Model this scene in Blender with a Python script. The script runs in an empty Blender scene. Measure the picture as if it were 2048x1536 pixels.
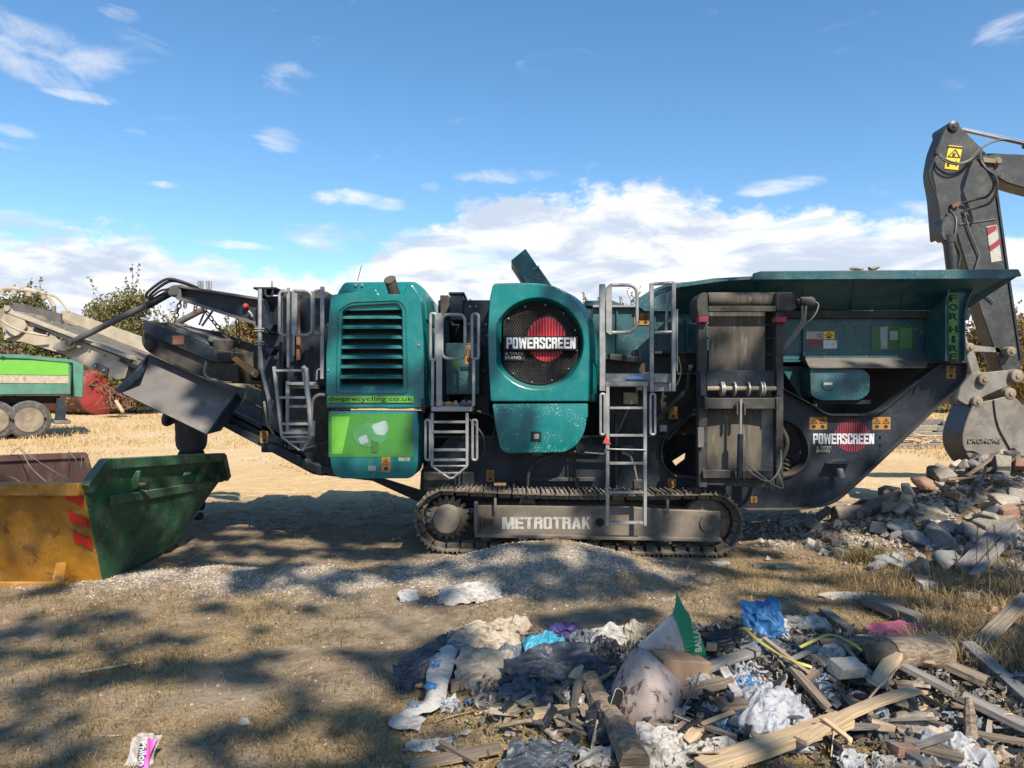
import bpy, bmesh, math, random
import numpy as np
from mathutils import Vector, Matrix, Euler
rnd = random.Random(7)
C = bpy.context.scene.collection
H, F, HY = 1.72, 1450.0, 790.0      # eye height, focal length in photo pixels, horizon row
def P(px, py, Y): return Vector(((px - 1024) * Y / F, Y, H - (py - HY) * Y / F))

# ------------------------------------------------------------------ camera, light, exposure
cam_d = bpy.data.cameras.new('camera'); cam = bpy.data.objects.new('camera', cam_d); C.objects.link(cam)
cam.location = (0, 0, H); cam.rotation_euler = (math.radians(90), 0, 0)
cam_d.sensor_width = 36; cam_d.lens = F / 2048 * 36; cam_d.shift_y = (HY - 768) / 2048
cam_d.clip_start = 0.05; cam_d.clip_end = 3000
sc = bpy.context.scene; sc.camera = cam
sc.view_settings.view_transform = 'Standard'; sc.view_settings.look = 'None'
sc.view_settings.gamma = 1; sc.view_settings.exposure = 0.55
try: sc.view_settings.use_curve_mapping = False
except Exception: pass
sc.cycles.max_bounces = 6; sc.cycles.transparent_max_bounces = 8
SUN = Vector((-0.45, 0.95, -1.0)).normalized()      # direction the light travels
sd = bpy.data.lights.new('sun', 'SUN'); sd.energy = 5.0; sd.angle = math.radians(0.53); sd.color = (1.0, 0.91, 0.77)
sun = bpy.data.objects.new('sun', sd); C.objects.link(sun)
sun.rotation_euler = SUN.to_track_quat('-Z', 'Y').to_euler(); sun.location = (4, -8, 12)
w = bpy.data.worlds.new('World'); sc.world = w; w.use_nodes = True

# ------------------------------------------------------------------ node helper
class N:
    def __init__(s, tree): s.t = tree; s.t.nodes.clear()
    def n(s, typ, ins=None, **kw):
        x = s.t.nodes.new('ShaderNode' + typ)
        for k, v in kw.items(): setattr(x, k, v)
        for k, v in (ins or {}).items(): s.set(x.inputs[k], v)
        return x
    def set(s, sock, v):
        if isinstance(v, bpy.types.NodeSocket): s.t.links.new(v, sock)
        elif isinstance(v, bpy.types.Node): s.t.links.new(v.outputs[0], sock)
        elif isinstance(v, (tuple, list)) and len(v) == 3 and sock.type == 'RGBA': sock.default_value = (*v, 1)
        else: sock.default_value = v
    def m(s, op, a, b=0.0, c=0.0, clamp=False):
        x = s.n('Math', operation=op, use_clamp=clamp); s.set(x.inputs[0], a); s.set(x.inputs[1], b)
        if op in ('MULTIPLY_ADD', 'SMOOTH_MIN', 'COMPARE'): s.set(x.inputs[2], c)
        return x.outputs[0]
    def noise(s, vec, scale, detail=4, rough=.55, dist=0.0):
        x = s.n('TexNoise', {'Scale': scale, 'Detail': detail, 'Roughness': rough, 'Distortion': dist})
        if vec is not None: s.set(x.inputs['Vector'], vec)
        return x.outputs[0]
    def rng(s, v, a, b, c=0.0, d=1.0, smooth=True):
        x = s.n('MapRange', interpolation_type='SMOOTHSTEP' if smooth else 'LINEAR')
        for k, q in enumerate((v, a, b, c, d)): s.set(x.inputs[k], q)
        return x.outputs[0]
    def mix(s, f, a, b, blend='MIX'):
        x = s.n('Mix', data_type='RGBA', blend_type=blend)
        s.set(x.inputs[0], f); s.set(x.inputs[6], a); s.set(x.inputs[7], b)
        return x.outputs[2]
    def mapv(s, vec, scale): return s.n('Mapping', {'Vector': vec, 'Scale': scale}).outputs[0]

# ------------------------------------------------------------------ sky with clouds
def AE(px, py):
    v = Vector(((px - 1024) / F, 1, (HY - py) / F)).normalized()
    return math.atan2(v.x, v.y), math.asin(v.z)
g = N(w.node_tree)
sky = g.n('TexSky', sky_type='NISHITA', sun_disc=False)
el = math.asin(-SUN.z); sky.sun_elevation = el; sky.sun_rotation = math.atan2(-SUN.x, -SUN.y)
sky.altitude = 0; sky.air_density = 1.0; sky.dust_density = 0.15; sky.ozone_density = 2.2
skyc = g.n('HueSaturation', {'Hue': 0.497, 'Saturation': 1.20, 'Value': 1.10, 'Color': sky.outputs[0]}).outputs[0]
tc = g.n('TexCoord').outputs['Generated']
sp = g.n('SeparateXYZ', {0: tc})
az = g.m('ARCTAN2', sp.outputs[0], sp.outputs[1]); ele = g.m('ARCSINE', sp.outputs[2])
ae = g.n('CombineXYZ', {0: az, 1: ele, 2: 0.0}).outputs[0]
# the cloud bank that lies along the horizon: its top edge by azimuth
ramp = g.n('ValToRGB'); cr = ramp.color_ramp; cr.interpolation = 'EASE'
tops = [(-60, 452), (150, 456), (260, 478), (400, 502), (520, 540), (640, 556), (720, 520), (800, 478), (880, 448), (930, 408), (1010, 385),
        (1150, 378), (1290, 366), (1400, 372), (1500, 402), (1600, 420), (1750, 428), (1900, 440), (2100, 448)]
A0, A1 = -0.65, 0.65
for i, (px, py) in enumerate(tops):
    a, e = AE(px, py); pos = (a - A0) / (A1 - A0)
    el_ = cr.elements[i] if i < 2 else cr.elements.new(pos)
    el_.position = min(1, max(0, pos)); v = e * 2.2; el_.color = (v, v, v, 1)
g.set(ramp.inputs[0], g.rng(az, A0, A1, smooth=False))
top = g.m('DIVIDE', ramp.outputs[0], 2.2)
nb = g.noise(g.mapv(ae, (9, 15, 1)), 1.0, 12, .66, .1)
nb2 = g.noise(g.mapv(ae, (4, 30, 1)), 1.0, 8, .6, .5)
edge = g.m('MULTIPLY_ADD', g.m('SUBTRACT', nb, .50), .15, top)
bank = g.rng(g.m('SUBTRACT', edge, ele), -.006, .020)
bank = g.m('MULTIPLY', bank, g.rng(nb2, .30, .44, .62, 1.0))
wn = g.noise(g.mapv(ae, (7, 19, 1)), 1.0, 9, .62, .9)
wis = None
for (cx, cy, rx, ry, k) in [(70, 92, 230, 62, .9), (235, 85, 130, 40, .5), (575, 155, 80, 36, .55), (560, 282, 60, 32, .6), (1015, 352, 135, 26, 1.0),
                            (690, 395, 100, 24, 1.0), (770, 412, 60, 22, .8), (470, 490, 120, 12, .9), (700, 472, 60, 20, .9), (1540, 380, 90, 16, .9), (710, 475, 230, 40, .6), (2030, 60, 70, 45, .7), (1910, 170, 35, 16, .4), (30, 262, 70, 16, .75), (25, 292, 60, 9, .7), (140, 262, 45, 10, .6), (270, 264, 30, 8, .6), (245, 28, 50, 18, .6), (320, 368, 60, 8, .5), (860, 372, 30, 12, .3),
                            (110, 160, 90, 20, .75), (170, 192, 90, 14, .8), (1560, 372, 110, 22, .8), (20, 435, 160, 20, .6), (400, 478, 110, 18, .55), (1790, 425, 150, 20, .5)]:
    a, e = AE(cx, cy); ra = rx / F; re = ry / F
    d = g.m('ADD', g.m('POWER', g.m('ABSOLUTE', g.m('DIVIDE', g.m('SUBTRACT', az, a), ra)), 2), g.m('POWER', g.m('ABSOLUTE', g.m('DIVIDE', g.m('SUBTRACT', ele, e), re)), 2))
    q = g.rng(d, 0.0, 1.0, k, 0.0)
    wis = q if wis is None else g.m('MAXIMUM', wis, q)
wisp = g.m('MULTIPLY', g.rng(g.m('MULTIPLY_ADD', wis, .34, wn), .60, .93), .88)
mask = g.m('MAXIMUM', bank, wisp, clamp=True)
shade = g.noise(g.mapv(ae, (6, 22, 3.7)), 1.0, 7, .6, .4)
lit = g.rng(shade, .38, .56)
ccol = g.mix(lit, (.58, .67, .81), (.96, .97, 1.0))
ccol = g.mix(g.rng(ele, .22, .42), ccol, (.62, .70, .86))
cs = g.n('Background', {'Color': ccol, 'Strength': 0.76})
bs = g.n('Background', {'Color': skyc, 'Strength': 0.118})
mx = g.n('MixShader', {0: mask, 1: bs, 2: cs})
out = g.n('OutputWorld', {0: mx})

# ------------------------------------------------------------------ materials
MATS = {}
def mat(name, col, rough=.6, metal=0.0, var=.25, vs=3.0, dust=0.0, dustc=(.36, .30, .225), patch=0.0, patchc=None, ps=6.0, bump=.15, bs_=60.0,
        speck=0.0, speckc=(.6, .58, .52), stretch=(1, 1, 1), rand=0.0, obj=False, spec=.5, pth=.52, dent=0.0):
    m = bpy.data.materials.new(name); m.use_nodes = True; q = N(m.node_tree)
    if obj: vec = q.n('TexCoord').outputs['Object']
    else: vec = q.n('NewGeometry').outputs['Position']
    v2 = q.mapv(vec, stretch)
    n1 = q.noise(v2, vs, 6, .62); n2 = q.noise(v2, bs_, 4, .6)
    lo = tuple(c * (1 - var) for c in col); hi = tuple(min(1, c * (1 + var)) for c in col)
    c = q.mix(q.rng(n1, .3, .7), lo, hi)
    if rand:
        r = q.n('ObjectInfo').outputs['Random']
        c = q.mix(1.0, c, q.n('CombineXYZ', {0: q.rng(r, 0, 1, 1 - rand, 1 + rand, False), 1: q.rng(r, 0, 1, 1 - rand, 1 + rand, False), 2: q.rng(r, 0, 1, 1 - rand, 1 + rand, False)}).outputs[0], 'MULTIPLY')
    rg = rough
    if patch:
        f = q.m('MULTIPLY', q.rng(q.noise(v2, ps, 8, .68), pth, pth + .1), patch)
        c = q.mix(f, c, patchc); rg = q.rng(f, 0, 1, rough, .85, False)
    if speck:
        f = q.m('MULTIPLY', q.rng(q.noise(vec, 95, 2, .5), .63, .67), q.rng(q.noise(vec, 4, 3, .6), .44, .60)); f = q.m('MULTIPLY', f, speck)
        c = q.mix(f, c, speckc)
    if dust:
        nz = q.n('SeparateXYZ', {0: q.n('NewGeometry').outputs['Normal']}).outputs[2]
        up = q.rng(nz, .35, .95); pn = q.rng(q.noise(vec, 4.5, 8, .65), .38, .68)
        f = q.m('MULTIPLY', q.m('MAXIMUM', q.m('MULTIPLY', up, .95), q.m('MULTIPLY', pn, .32)), dust, clamp=True)
        f = q.m('MULTIPLY', f, q.rng(n2, .2, .6, .65, 1.0))
        c = q.mix(f, c, dustc)
        rg = q.rng(f, 0, 1, rg if not isinstance(rg, float) else rough, .95, False)
    b = q.n('BsdfPrincipled', {'Base Color': c, 'Roughness': rg, 'Metallic': metal, 'Specular IOR Level': spec})
    nrm = None
    if dent: nrm = q.n('Bump', {'Strength': dent, 'Distance': .06, 'Height': q.noise(vec, 2.6, 2, .45)}).outputs[0]
    if bump:
        bn = q.n('Bump', {'Strength': bump, 'Distance': .01, 'Height': n2})
        if nrm is not None: q.set(bn.inputs['Normal'], nrm)
        nrm = bn.outputs[0]
    if nrm is not None: q.set(b.inputs['Normal'], nrm)
    q.n('OutputMaterial', {0: b}); MATS[name] = m; return m
M = {}
M['teal_chipped'] = mat('stone_chipped_teal_paint', (.000, .150, .150), .28, var=.14, vs=2, dust=.12, speck=.95, bump=.02, dent=.18)
M['teal'] = mat('teal_paint', (.000, .150, .150), .25, var=.16, vs=2, dust=.14, speck=.10, bump=.02, patch=.06, patchc=(.12, .28, .26), ps=9, dent=.18)
M['teal_dark'] = mat('teal_paint_shaded_dusty', (.003, .070, .088), .42, var=.2, dust=.28, speck=.5, bump=.05, patch=.25, patchc=(.02, .08, .085), ps=4, dent=.5)  # darker copy of the teal paint: hopper shade put into the colour, plus dust
M['navy'] = mat('dark_frame_paint', (.010, .018, .029), .5, var=.35, dust=.13, speck=.12, bump=.06, patch=.22, patchc=(.045, .048, .052), ps=3, spec=.3)
M['grime'] = mat('grimy_steel', (.024, .025, .027), .65, var=.4, dust=.42, bump=.2, patch=.45, patchc=(.08, .073, .062), ps=4, spec=.35)
M['galv'] = mat('galvanised_steel', (.27, .28, .28), .5, .35, var=.22, vs=9, dust=.5, bump=.05, patch=.3, patchc=(.16, .155, .14), ps=12)
M['track'] = mat('dusty_track_steel', (.095, .080, .064), .75, .1, var=.35, vs=8, dust=.8, dustc=(.33, .275, .205), bump=.3, patch=.6, patchc=(.17, .135, .10), ps=9)
M['trackf'] = mat('dusty_track_frame', (.14, .118, .094), .8, 0, var=.25, dust=.7, dustc=(.27, .22, .17), bump=.12, patch=.5, patchc=(.07, .062, .055), ps=2.5)
M['rubber'] = mat('black_rubber', (.022, .021, .020), .75, var=.3, dust=.35, bump=.2, patch=.4, patchc=(.07, .065, .058), ps=5)
M['belt'] = mat('dusty_belt', (.075, .064, .050), .8, var=.4, vs=2, dust=.25, bump=.15, patch=.85, patchc=(.17, .145, .105), ps=3.0, stretch=(3.5, 3.5, .5))
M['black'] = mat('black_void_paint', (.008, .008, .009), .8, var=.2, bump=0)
M['hose'] = mat('hydraulic_hose', (.018, .018, .018), .5, var=.2, dust=.35, bump=0)
M['hosedust'] = mat('dusty_hose', (.20, .18, .14), .8, var=.3, bump=0)
M['chrome'] = mat('steel_rod', (.5, .5, .5), .25, .9, var=.1, bump=0)
M['sand'] = mat('dust_caked_steel', (.40, .345, .26), .85, var=.18, vs=5, bump=.1, patch=.35, patchc=(.23, .205, .165), ps=3)
M['greyplate'] = mat('grey_steel_plate', (.105, .10, .098), .6, .1, var=.18, vs=3, dust=.25, bump=.05, patch=.3, patchc=(.25, .23, .19), ps=2.4, dent=.6)
M['rust'] = mat('rusted_steel', (.16, .075, .045), .85, var=.4, bump=.3, patch=.5, patchc=(.07, .045, .035), ps=5)
M['redplastic'] = mat('red_plastic', (.42, .055, .045), .5, var=.1, bump=0)
M['warn'] = mat('faded_warning_label', (.32, .15, .025), .6, var=.2, bump=0, patch=.3, patchc=(.14, .08, .03), ps=30)
M['yellow'] = mat('yellow_label', (.75, .52, .02), .5, var=.08, bump=0)
M['inkb'] = mat('black_ink', (.012, .012, .012), .6, var=0, bump=0)
M['white'] = mat('white_print', (.58, .60, .61), .5, var=.08, bump=0, patch=.5, patchc=(.25, .25, .25), ps=12, pth=.50)
M['whited'] = mat('worn_white_print', (.42, .40, .36), .6, var=.1, bump=0, patch=.7, patchc=(.2, .175, .145), ps=16)
M['redprint'] = mat('red_print', (.50, .012, .03), .5, var=.2, bump=0)
M['redprintd'] = mat('worn_red_print', (.26, .02, .035), .55, var=.2, bump=0)
M['green'] = mat('green_vinyl', (.045, .19, .03), .45, var=.12, bump=0, vs=2)
M['greend'] = mat('dark_green_vinyl', (.03, .12, .03), .45, var=.12, bump=0)
M['lime'] = mat('lime_vinyl', (.12, .37, .04), .45, var=.06, bump=0)
M['decalg'] = mat('muted_green_vinyl', (.06, .20, .07), .45, var=.2, bump=0)
M['palep'] = mat('pale_vinyl', (.22, .31, .29), .5, var=.3, bump=0)
M['skipgreen'] = mat('green_skip_paint', (.010, .070, .030), .5, var=.35, vs=2.2, dust=.30, bump=.1, patch=.6, patchc=(.035, .03, .014), ps=3.4, speck=.45, dent=1.0)
M['skipyellow'] = mat('yellow_skip_paint', (.36, .16, .008), .6, var=.35, vs=2, dust=.30, bump=.12, patch=.6, patchc=(.09, .042, .018), ps=4.8, pth=.54, speck=.5, dent=1.0)
M['skiprust'] = mat('rusty_skip_lining', (.15, .085, .07), .8, var=.25, vs=3, bump=.2, patch=.5, patchc=(.26, .20, .16), ps=5, stretch=(1, 1, .35))
M['skipred'] = mat('red_reflective_stripe', (.50, .018, .012), .5, var=.2, bump=0, patch=.5, patchc=(.2, .04, .02), ps=7, pth=.55)
M['exgrey'] = mat('excavator_grey_paint', (.026, .029, .031), .42, var=.2, dust=.15, bump=.05, speck=.25, patch=.25, patchc=(.085, .08, .07), ps=5, dent=.3)
M['bucket'] = mat('worn_bucket_steel', (.19, .175, .155), .65, .2, var=.22, vs=4, dust=.4, bump=.15, patch=.5, patchc=(.10, .092, .082), ps=6, speck=.5)
M['pin'] = mat('muddy_pin', (.22, .18, .13), .85, var=.3, bump=.3)
M['skin'] = mat('skin', (.32, .17, .11), .5, var=.08, bump=0)
M['hoodie'] = mat('dark_hoodie', (.065, .06, .054), .95, var=.2, vs=8, bump=.3)
M['trous'] = mat('dark_trousers', (.02, .022, .03), .95, var=.2, bump=.2)
M['wood'] = mat('weathered_timber', (.24, .185, .13), .85, var=.4, vs=5, stretch=(1.2, 22, 22), obj=True, bump=.5, bs_=5, patch=.6, patchc=(.10, .078, .06), ps=1.6, rand=.25)
M['woodlight'] = mat('pale_timber', (.48, .35, .21), .8, var=.25, vs=5, stretch=(1.0, 20, 20), obj=True, bump=.35, bs_=5, patch=.5, patchc=(.27, .18, .10), ps=1.4, rand=.12)
M['woodgrey'] = mat('grey_timber', (.20, .185, .17), .9, var=.35, vs=5, stretch=(1.2, 22, 22), obj=True, bump=.5, bs_=5, patch=.6, patchc=(.09, .08, .072), ps=1.6, rand=.3)
M['log'] = mat('split_log', (.22, .165, .115), .9, var=.5, vs=5, stretch=(1.0, 14, 14), bump=1.0, bs_=4, patch=.7, patchc=(.06, .045, .032), ps=1.2)
M['bark'] = mat('tree_bark', (.10, .08, .06), .95, var=.4, vs=6, bump=.8, bs_=20)
M['rock'] = mat('broken_concrete', (.28, .24, .19), .9, var=.3, vs=5, bump=.6, bs_=40, rand=.35, dust=.35, dustc=(.33, .30, .25), obj=True, patch=.4, patchc=(.15, .145, .145), ps=3)
M['rockb'] = mat('bluish_rubble', (.17, .172, .172), .9, var=.25, vs=5, bump=.5, bs_=40, rand=.3, obj=True, dust=.25, dustc=(.28, .27, .25))
M['slab'] = mat('pale_slab', (.42, .38, .31), .85, var=.15, vs=4, bump=.3, obj=True, rand=.15, patch=.3, patchc=(.25, .22, .18), ps=3)
M['brick'] = mat('broken_brick', (.30, .17, .11), .9, var=.25, vs=6, bump=.4, obj=True, rand=.2, dust=.4)
M['orange'] = mat('orange_paint', (.34, .15, .03), .5, var=.15, dust=.2, bump=0)
M['tank'] = mat('shaded_red_tank_paint', (.12, .042, .036), .7, var=.25, vs=1.5, dust=.3, dustc=(.26, .16, .12), bump=.05)  # barrel painted darker and browner than the end to carry its shade
M['tankend'] = mat('lit_red_tank_end', (.24, .028, .024), .6, var=.25, vs=1.5, bump=.05)  # same tank's lit end, its brightness over the barrel put into the colour
M['trailer'] = mat('faded_green_trailer', (.05, .17, .12), .6, var=.2, vs=2, dust=.3, bump=.05)
M['tyre'] = mat('dusty_tyre', (.07, .066, .062), .9, var=.3, vs=9, bump=.3, patch=.4, patchc=(.22, .205, .18), ps=8)
def sheetmat(name, col, rough=.55, var=.15, patchc=None, patch=.35, trans=.0, rand=.0, ps=14):
    m = mat(name, col, rough, var=var, vs=10, bump=.38, bs_=9, stretch=(1, 2.8, 1), patch=patch, patchc=patchc or tuple(c * .55 + .03 for c in col), ps=ps, obj=True, rand=rand, spec=.35)
    return m
M['bagwhite'] = sheetmat('dirty_white_plastic', (.37, .355, .33), patchc=(.20, .175, .15), patch=.8, ps=9)
M['soil'] = mat('dry_soil', (.19, .13, .08), .95, var=.35, bump=.3)
M['bagfilm'] = sheetmat('pale_grey_film', (.30, .30, .29), .4, patchc=(.16, .14, .12), patch=.7, ps=9)
M['bagslate'] = sheetmat('slate_polythene', (.12, .145, .175), .4, var=.3, patchc=(.22, .22, .21), patch=.6, ps=9)
M['bagpaleblue'] = sheetmat('pale_blue_film', (.25, .36, .45), .45, patchc=(.4, .42, .42), patch=.6, ps=10)
M['bagcream'] = sheetmat('cream_torn_sack', (.38, .32, .25), patchc=(.20, .155, .11), patch=.7, ps=9)
M['bagdark'] = sheetmat('dark_blue_grey_plastic', (.055, .065, .082), .42, var=.35, patchc=(.14, .145, .15), patch=.5)
M['bagblack'] = sheetmat('black_plastic', (.022, .023, .027), .35, patchc=(.09, .088, .082))
M['bagblue'] = sheetmat('bright_blue_plastic', (.03, .13, .31), .45)
M['bagcyan'] = sheetmat('cyan_plastic', (.04, .25, .36), .45)
M['baggreen'] = sheetmat('green_sack_print', (.015, .23, .12), .5)
M['bagpurple'] = sheetmat('purple_plastic', (.06, .045, .17), .45)
M['bagpink'] = sheetmat('pink_cloth', (.50, .14, .19), .8)
M['bagred'] = sheetmat('red_plastic_scrap', (.40, .02, .03), .45)
M['plaster'] = sheetmat('dusty_white_plaster', (.38, .385, .395), .9, patchc=(.24, .25, .27), patch=.8, ps=9)
M['fleece'] = sheetmat('white_speckled_fleece', (.33, .335, .35), .95, patchc=(.13, .16, .22), patch=.95, ps=26)
M['drum'] = sheetmat('stained_plastic_drum', (.34, .28, .25), .5, patchc=(.10, .06, .055), patch=1.0, ps=13)
M['card'] = sheetmat('brown_card', (.27, .18, .115), .85)
M['strap'] = mat('yellow_strap', (.33, .31, .06), .5, var=.1, bump=0)
M['wire'] = mat('bent_wire', (.25, .23, .2), .6, .4, var=.2, bump=0)
M['pinkp'] = mat('magenta_print', (.55, .09, .36), .5, var=.1, bump=0)
M['glassb'] = mat('blue_tinted_bottle', (.12, .22, .36), .15, var=.2, bump=0)
# ------------------------------------------------------------------ geometry helpers
WORLD = {}
def props(o, label=None, cat=None, group=None, kind=None):
    if label: o['label'] = label
    if cat: o['category'] = cat
    if group: o['group'] = group
    if kind: o['kind'] = kind
    return o
def root(name, loc, label, cat, group=None):
    o = bpy.data.objects.new(name, None); C.objects.link(o); o.location = loc; o.empty_display_size = .2
    WORLD[o.name] = Matrix.Translation(loc); return props(o, label, cat, group)
def place(name, mesh, parent=None, mw=None):
    o = bpy.data.objects.new(name, mesh); C.objects.link(o); mw = mw or Matrix.Identity(4)
    if parent is not None:
        o.parent = parent; o.matrix_parent_inverse = WORLD[parent.name].inverted()
    o.matrix_basis = mw; WORLD[o.name] = mw; return o
class G:
    def __init__(s): s.v = []; s.f = []; s.mi = []
    def add(s, vs, fs, mi=0):
        b = len(s.v); s.v += [Vector(a) for a in vs]; s.f += [[i + b for i in f] for f in fs]; s.mi += [mi] * len(fs); return s
    def box(s, a, b, R=None, mi=0):
        x0, y0, z0 = a; x1, y1, z1 = b
        vs = [Vector(p) for p in ((x0, y0, z0), (x1, y0, z0), (x1, y1, z0), (x0, y1, z0), (x0, y0, z1), (x1, y0, z1), (x1, y1, z1), (x0, y1, z1))]
        if R is not None: vs = [R @ p for p in vs]
        return s.add(vs, [(0, 3, 2, 1), (4, 5, 6, 7), (0, 1, 5, 4), (1, 2, 6, 5), (2, 3, 7, 6), (3, 0, 4, 7)], mi)
    def pbox(s, x0, y0, x1, y1, Y, t, mi=0):      # front face seen in the photo from (x0,y0) to (x1,y1) at distance Y, thickness t behind it
        a, b = P(x0, y1, Y), P(x1, y0, Y); return s.box((a.x, Y, a.z), (b.x, Y + t, b.z), mi=mi)
    def prism(s, pts, off, mi=0):
        n = len(pts); pts = [Vector(p) for p in pts]; off = Vector(off)
        return s.add(pts + [p + off for p in pts], [list(range(n)), list(range(2 * n - 1, n - 1, -1))] + [(i, i + n, (i + 1) % n + n, (i + 1) % n) for i in range(n)], mi)
    def pp(s, pxs, Y, t, mi=0): return s.prism([P(x, y, Y) for x, y in pxs], (0, t, 0), mi)
    def loft(s, A, B, mi=0):                      # two loops of equal length
        n = len(A); return s.add(list(A) + list(B), [list(range(n)), list(range(2 * n - 1, n - 1, -1))] + [(i, i + n, (i + 1) % n + n, (i + 1) % n) for i in range(n)], mi)
    def tube(s, pts, r, n=8, mi=0, caps=True, closed=False):
        pts = [Vector(p) for p in pts]; rs = r if isinstance(r, (list, tuple)) else [r] * len(pts); base = len(s.v); up = None; L = len(pts)
        for i, p in enumerate(pts):
            if closed: d = pts[(i + 1) % L] - pts[i - 1]
            else: d = pts[min(i + 1, L - 1)] - pts[max(i - 1, 0)]
            d.normalize()
            if up is None: up = d.cross(Vector((0, 0, 1))) if abs(d.z) < .9 else d.cross(Vector((0, 1, 0)))
            up = (up - d * up.dot(d)).normalized(); w_ = d.cross(up)
            for k in range(n): a = 2 * math.pi * k / n; s.v.append(p + (up * math.cos(a) + w_ * math.sin(a)) * rs[i])
        for i in range(L if closed else L - 1):
            j = (i + 1) % L
            for k in range(n):
                s.f.append([base + i * n + k, base + i * n + (k + 1) % n, base + j * n + (k + 1) % n, base + j * n + k]); s.mi.append(mi)
        if caps and not closed:
            s.f.append([base + k for k in range(n - 1, -1, -1)]); s.f.append([base + (L - 1) * n + k for k in range(n)]); s.mi += [mi, mi]
        return s
    def cyl(s, a, b, r, n=20, r2=None, mi=0): return s.tube([a, b], [r, r if r2 is None else r2], n, mi)
    def bar(s, a, b, w_, h, up=Vector((0, 0, 1)), mi=0):   # square bar from a to b
        a, b = Vector(a), Vector(b); d = (b - a).normalized(); sd_ = d.cross(up)
        if sd_.length < 1e-4: sd_ = d.cross(Vector((1, 0, 0)))
        sd_.normalize(); u = sd_.cross(d); q = [sd_ * w_ / 2 * i + u * h / 2 * j for i, j in ((-1, -1), (1, -1), (1, 1), (-1, 1))]
        return s.loft([a + k for k in q], [b + k for k in q], mi)
    def mesh(s, mats, bevel=0, smooth=True, ang=38, seg=1):
        me = bpy.data.meshes.new('m'); me.from_pydata([tuple(v) for v in s.v], [], s.f)
        mats = mats if isinstance(mats, (list, tuple)) else [mats]
        for m in mats: me.materials.append(m)
        if len(mats) > 1: me.polygons.foreach_set('material_index', s.mi)
        bm = bmesh.new(); bm.from_mesh(me); bmesh.ops.recalc_face_normals(bm, faces=bm.faces)
        if bevel:
            es = [e for e in bm.edges if len(e.link_faces) == 2 and e.calc_face_angle(0) > .5]
            bmesh.ops.bevel(bm, geom=es, offset=bevel, segments=seg, profile=.6, affect='EDGES', clamp_overlap=True)
        bm.to_mesh(me); bm.free()
        if smooth: me.shade_smooth(); me.set_sharp_from_angle(angle=math.radians(ang))
        return me
    def build(s, name, m, parent=None, bevel=0, smooth=True, label=None, cat=None, group=None, kind=None, ang=38, seg=1):
        vs = np.array([tuple(v) for v in s.v]); c = vs.mean(0); o3 = Vector((float(c[0]), float(c[1]), float(vs[:, 2].min())))
        s.v = [v - o3 for v in s.v]
        me = s.mesh([M[k] if isinstance(k, str) else k for k in (m if isinstance(m, (list, tuple)) else [m])], bevel, smooth, ang, seg)
        me.name = name
        return props(place(name, me, parent, Matrix.Translation(o3)), label, cat, group, kind)
def part(name, m, parent, bevel=0, **k): # shorthand: G filled by a callable chain
    g_ = G(); g_.build_args = (name, m, parent, bevel, k); return g_
def rp(pts, r, n=5):          # round the corners of a px polygon; r number or list
    out = []; L = len(pts)
    for i in range(L):
        p = Vector(pts[i]); a = Vector(pts[i - 1]); b = Vector(pts[(i + 1) % L]); rr = r[i] if isinstance(r, (list, tuple)) else r
        if rr <= 0: out.append(tuple(p)); continue
        d1 = (a - p); d2 = (b - p); l = min(rr, d1.length * .48, d2.length * .48); s_ = p + d1.normalized() * l; e_ = p + d2.normalized() * l
        for k in range(n + 1): t = k / n; out.append(tuple((1 - t) ** 2 * s_ + 2 * t * (1 - t) * p + t * t * e_))
    return out
def ell(cx, cy, rx, ry=None, n=32, a0=0, a1=360):
    ry = ry or rx; full = abs(a1 - a0) >= 360
    return [(cx + rx * math.cos(math.radians(a0 + (a1 - a0) * k / (n if full else n - 1))), cy + ry * math.sin(math.radians(a0 + (a1 - a0) * k / (n if full else n - 1)))) for k in range(n)]
def bez(pts, n=8):            # Catmull-Rom through points
    P_ = [Vector(p) for p in pts]; P_ = [P_[0] * 2 - P_[1]] + P_ + [P_[-1] * 2 - P_[-2]]; out = []
    for i in range(1, len(P_) - 2):
        a, b, c, d = P_[i - 1:i + 3]
        for k in range(n): t = k / n; out.append(.5 * ((2 * b) + (c - a) * t + (2 * a - 5 * b + 4 * c - d) * t * t + (3 * b - a - 3 * c + d) * t ** 3))
    out.append(P_[-2]); return out
def curve_mesh(loops, ext, bev=0.0):    # loops of 2D (x,z) metres: first outer, others holes -> mesh facing y
    cu = bpy.data.curves.new('t', 'CURVE'); cu.dimensions = '2D'; cu.fill_mode = 'BOTH'; cu.extrude = ext; cu.bevel_depth = bev; cu.bevel_resolution = 1; cu.offset = -bev
    for lp in loops:
        s = cu.splines.new('POLY'); s.points.add(len(lp) - 1); s.use_cyclic_u = True
        for i, (x, y) in enumerate(lp): s.points[i].co = (x, y, 0, 1)
    o = bpy.data.objects.new('t', cu); C.objects.link(o); dg = bpy.context.evaluated_depsgraph_get()
    me = bpy.data.meshes.new_from_object(o.evaluated_get(dg)); bpy.data.objects.remove(o); bpy.data.curves.remove(cu); return me
def plate(name, m, parent, outer, holes=(), Y=8.0, t=.02, bev=.004, **k):
    loops = [[(P(x, y, Y).x, P(x, y, Y).z) for x, y in lp] for lp in (outer, *holes)]
    zc = min(p[1] for p in loops[0]); xc = sum(p[0] for p in loops[0]) / len(loops[0])
    me = curve_mesh([[(x - xc, z - zc) for x, z in lp] for lp in loops], t / 2, bev); me.name = name
    me.transform(Matrix.Rotation(math.radians(90), 4, 'X')); me.materials.clear(); me.materials.append(M[m])
    me.shade_smooth(); me.set_sharp_from_angle(angle=math.radians(38))
    return props(place(name, me, parent, Matrix.Translation((xc, Y + t / 2 + bev, zc))), **k)
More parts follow.
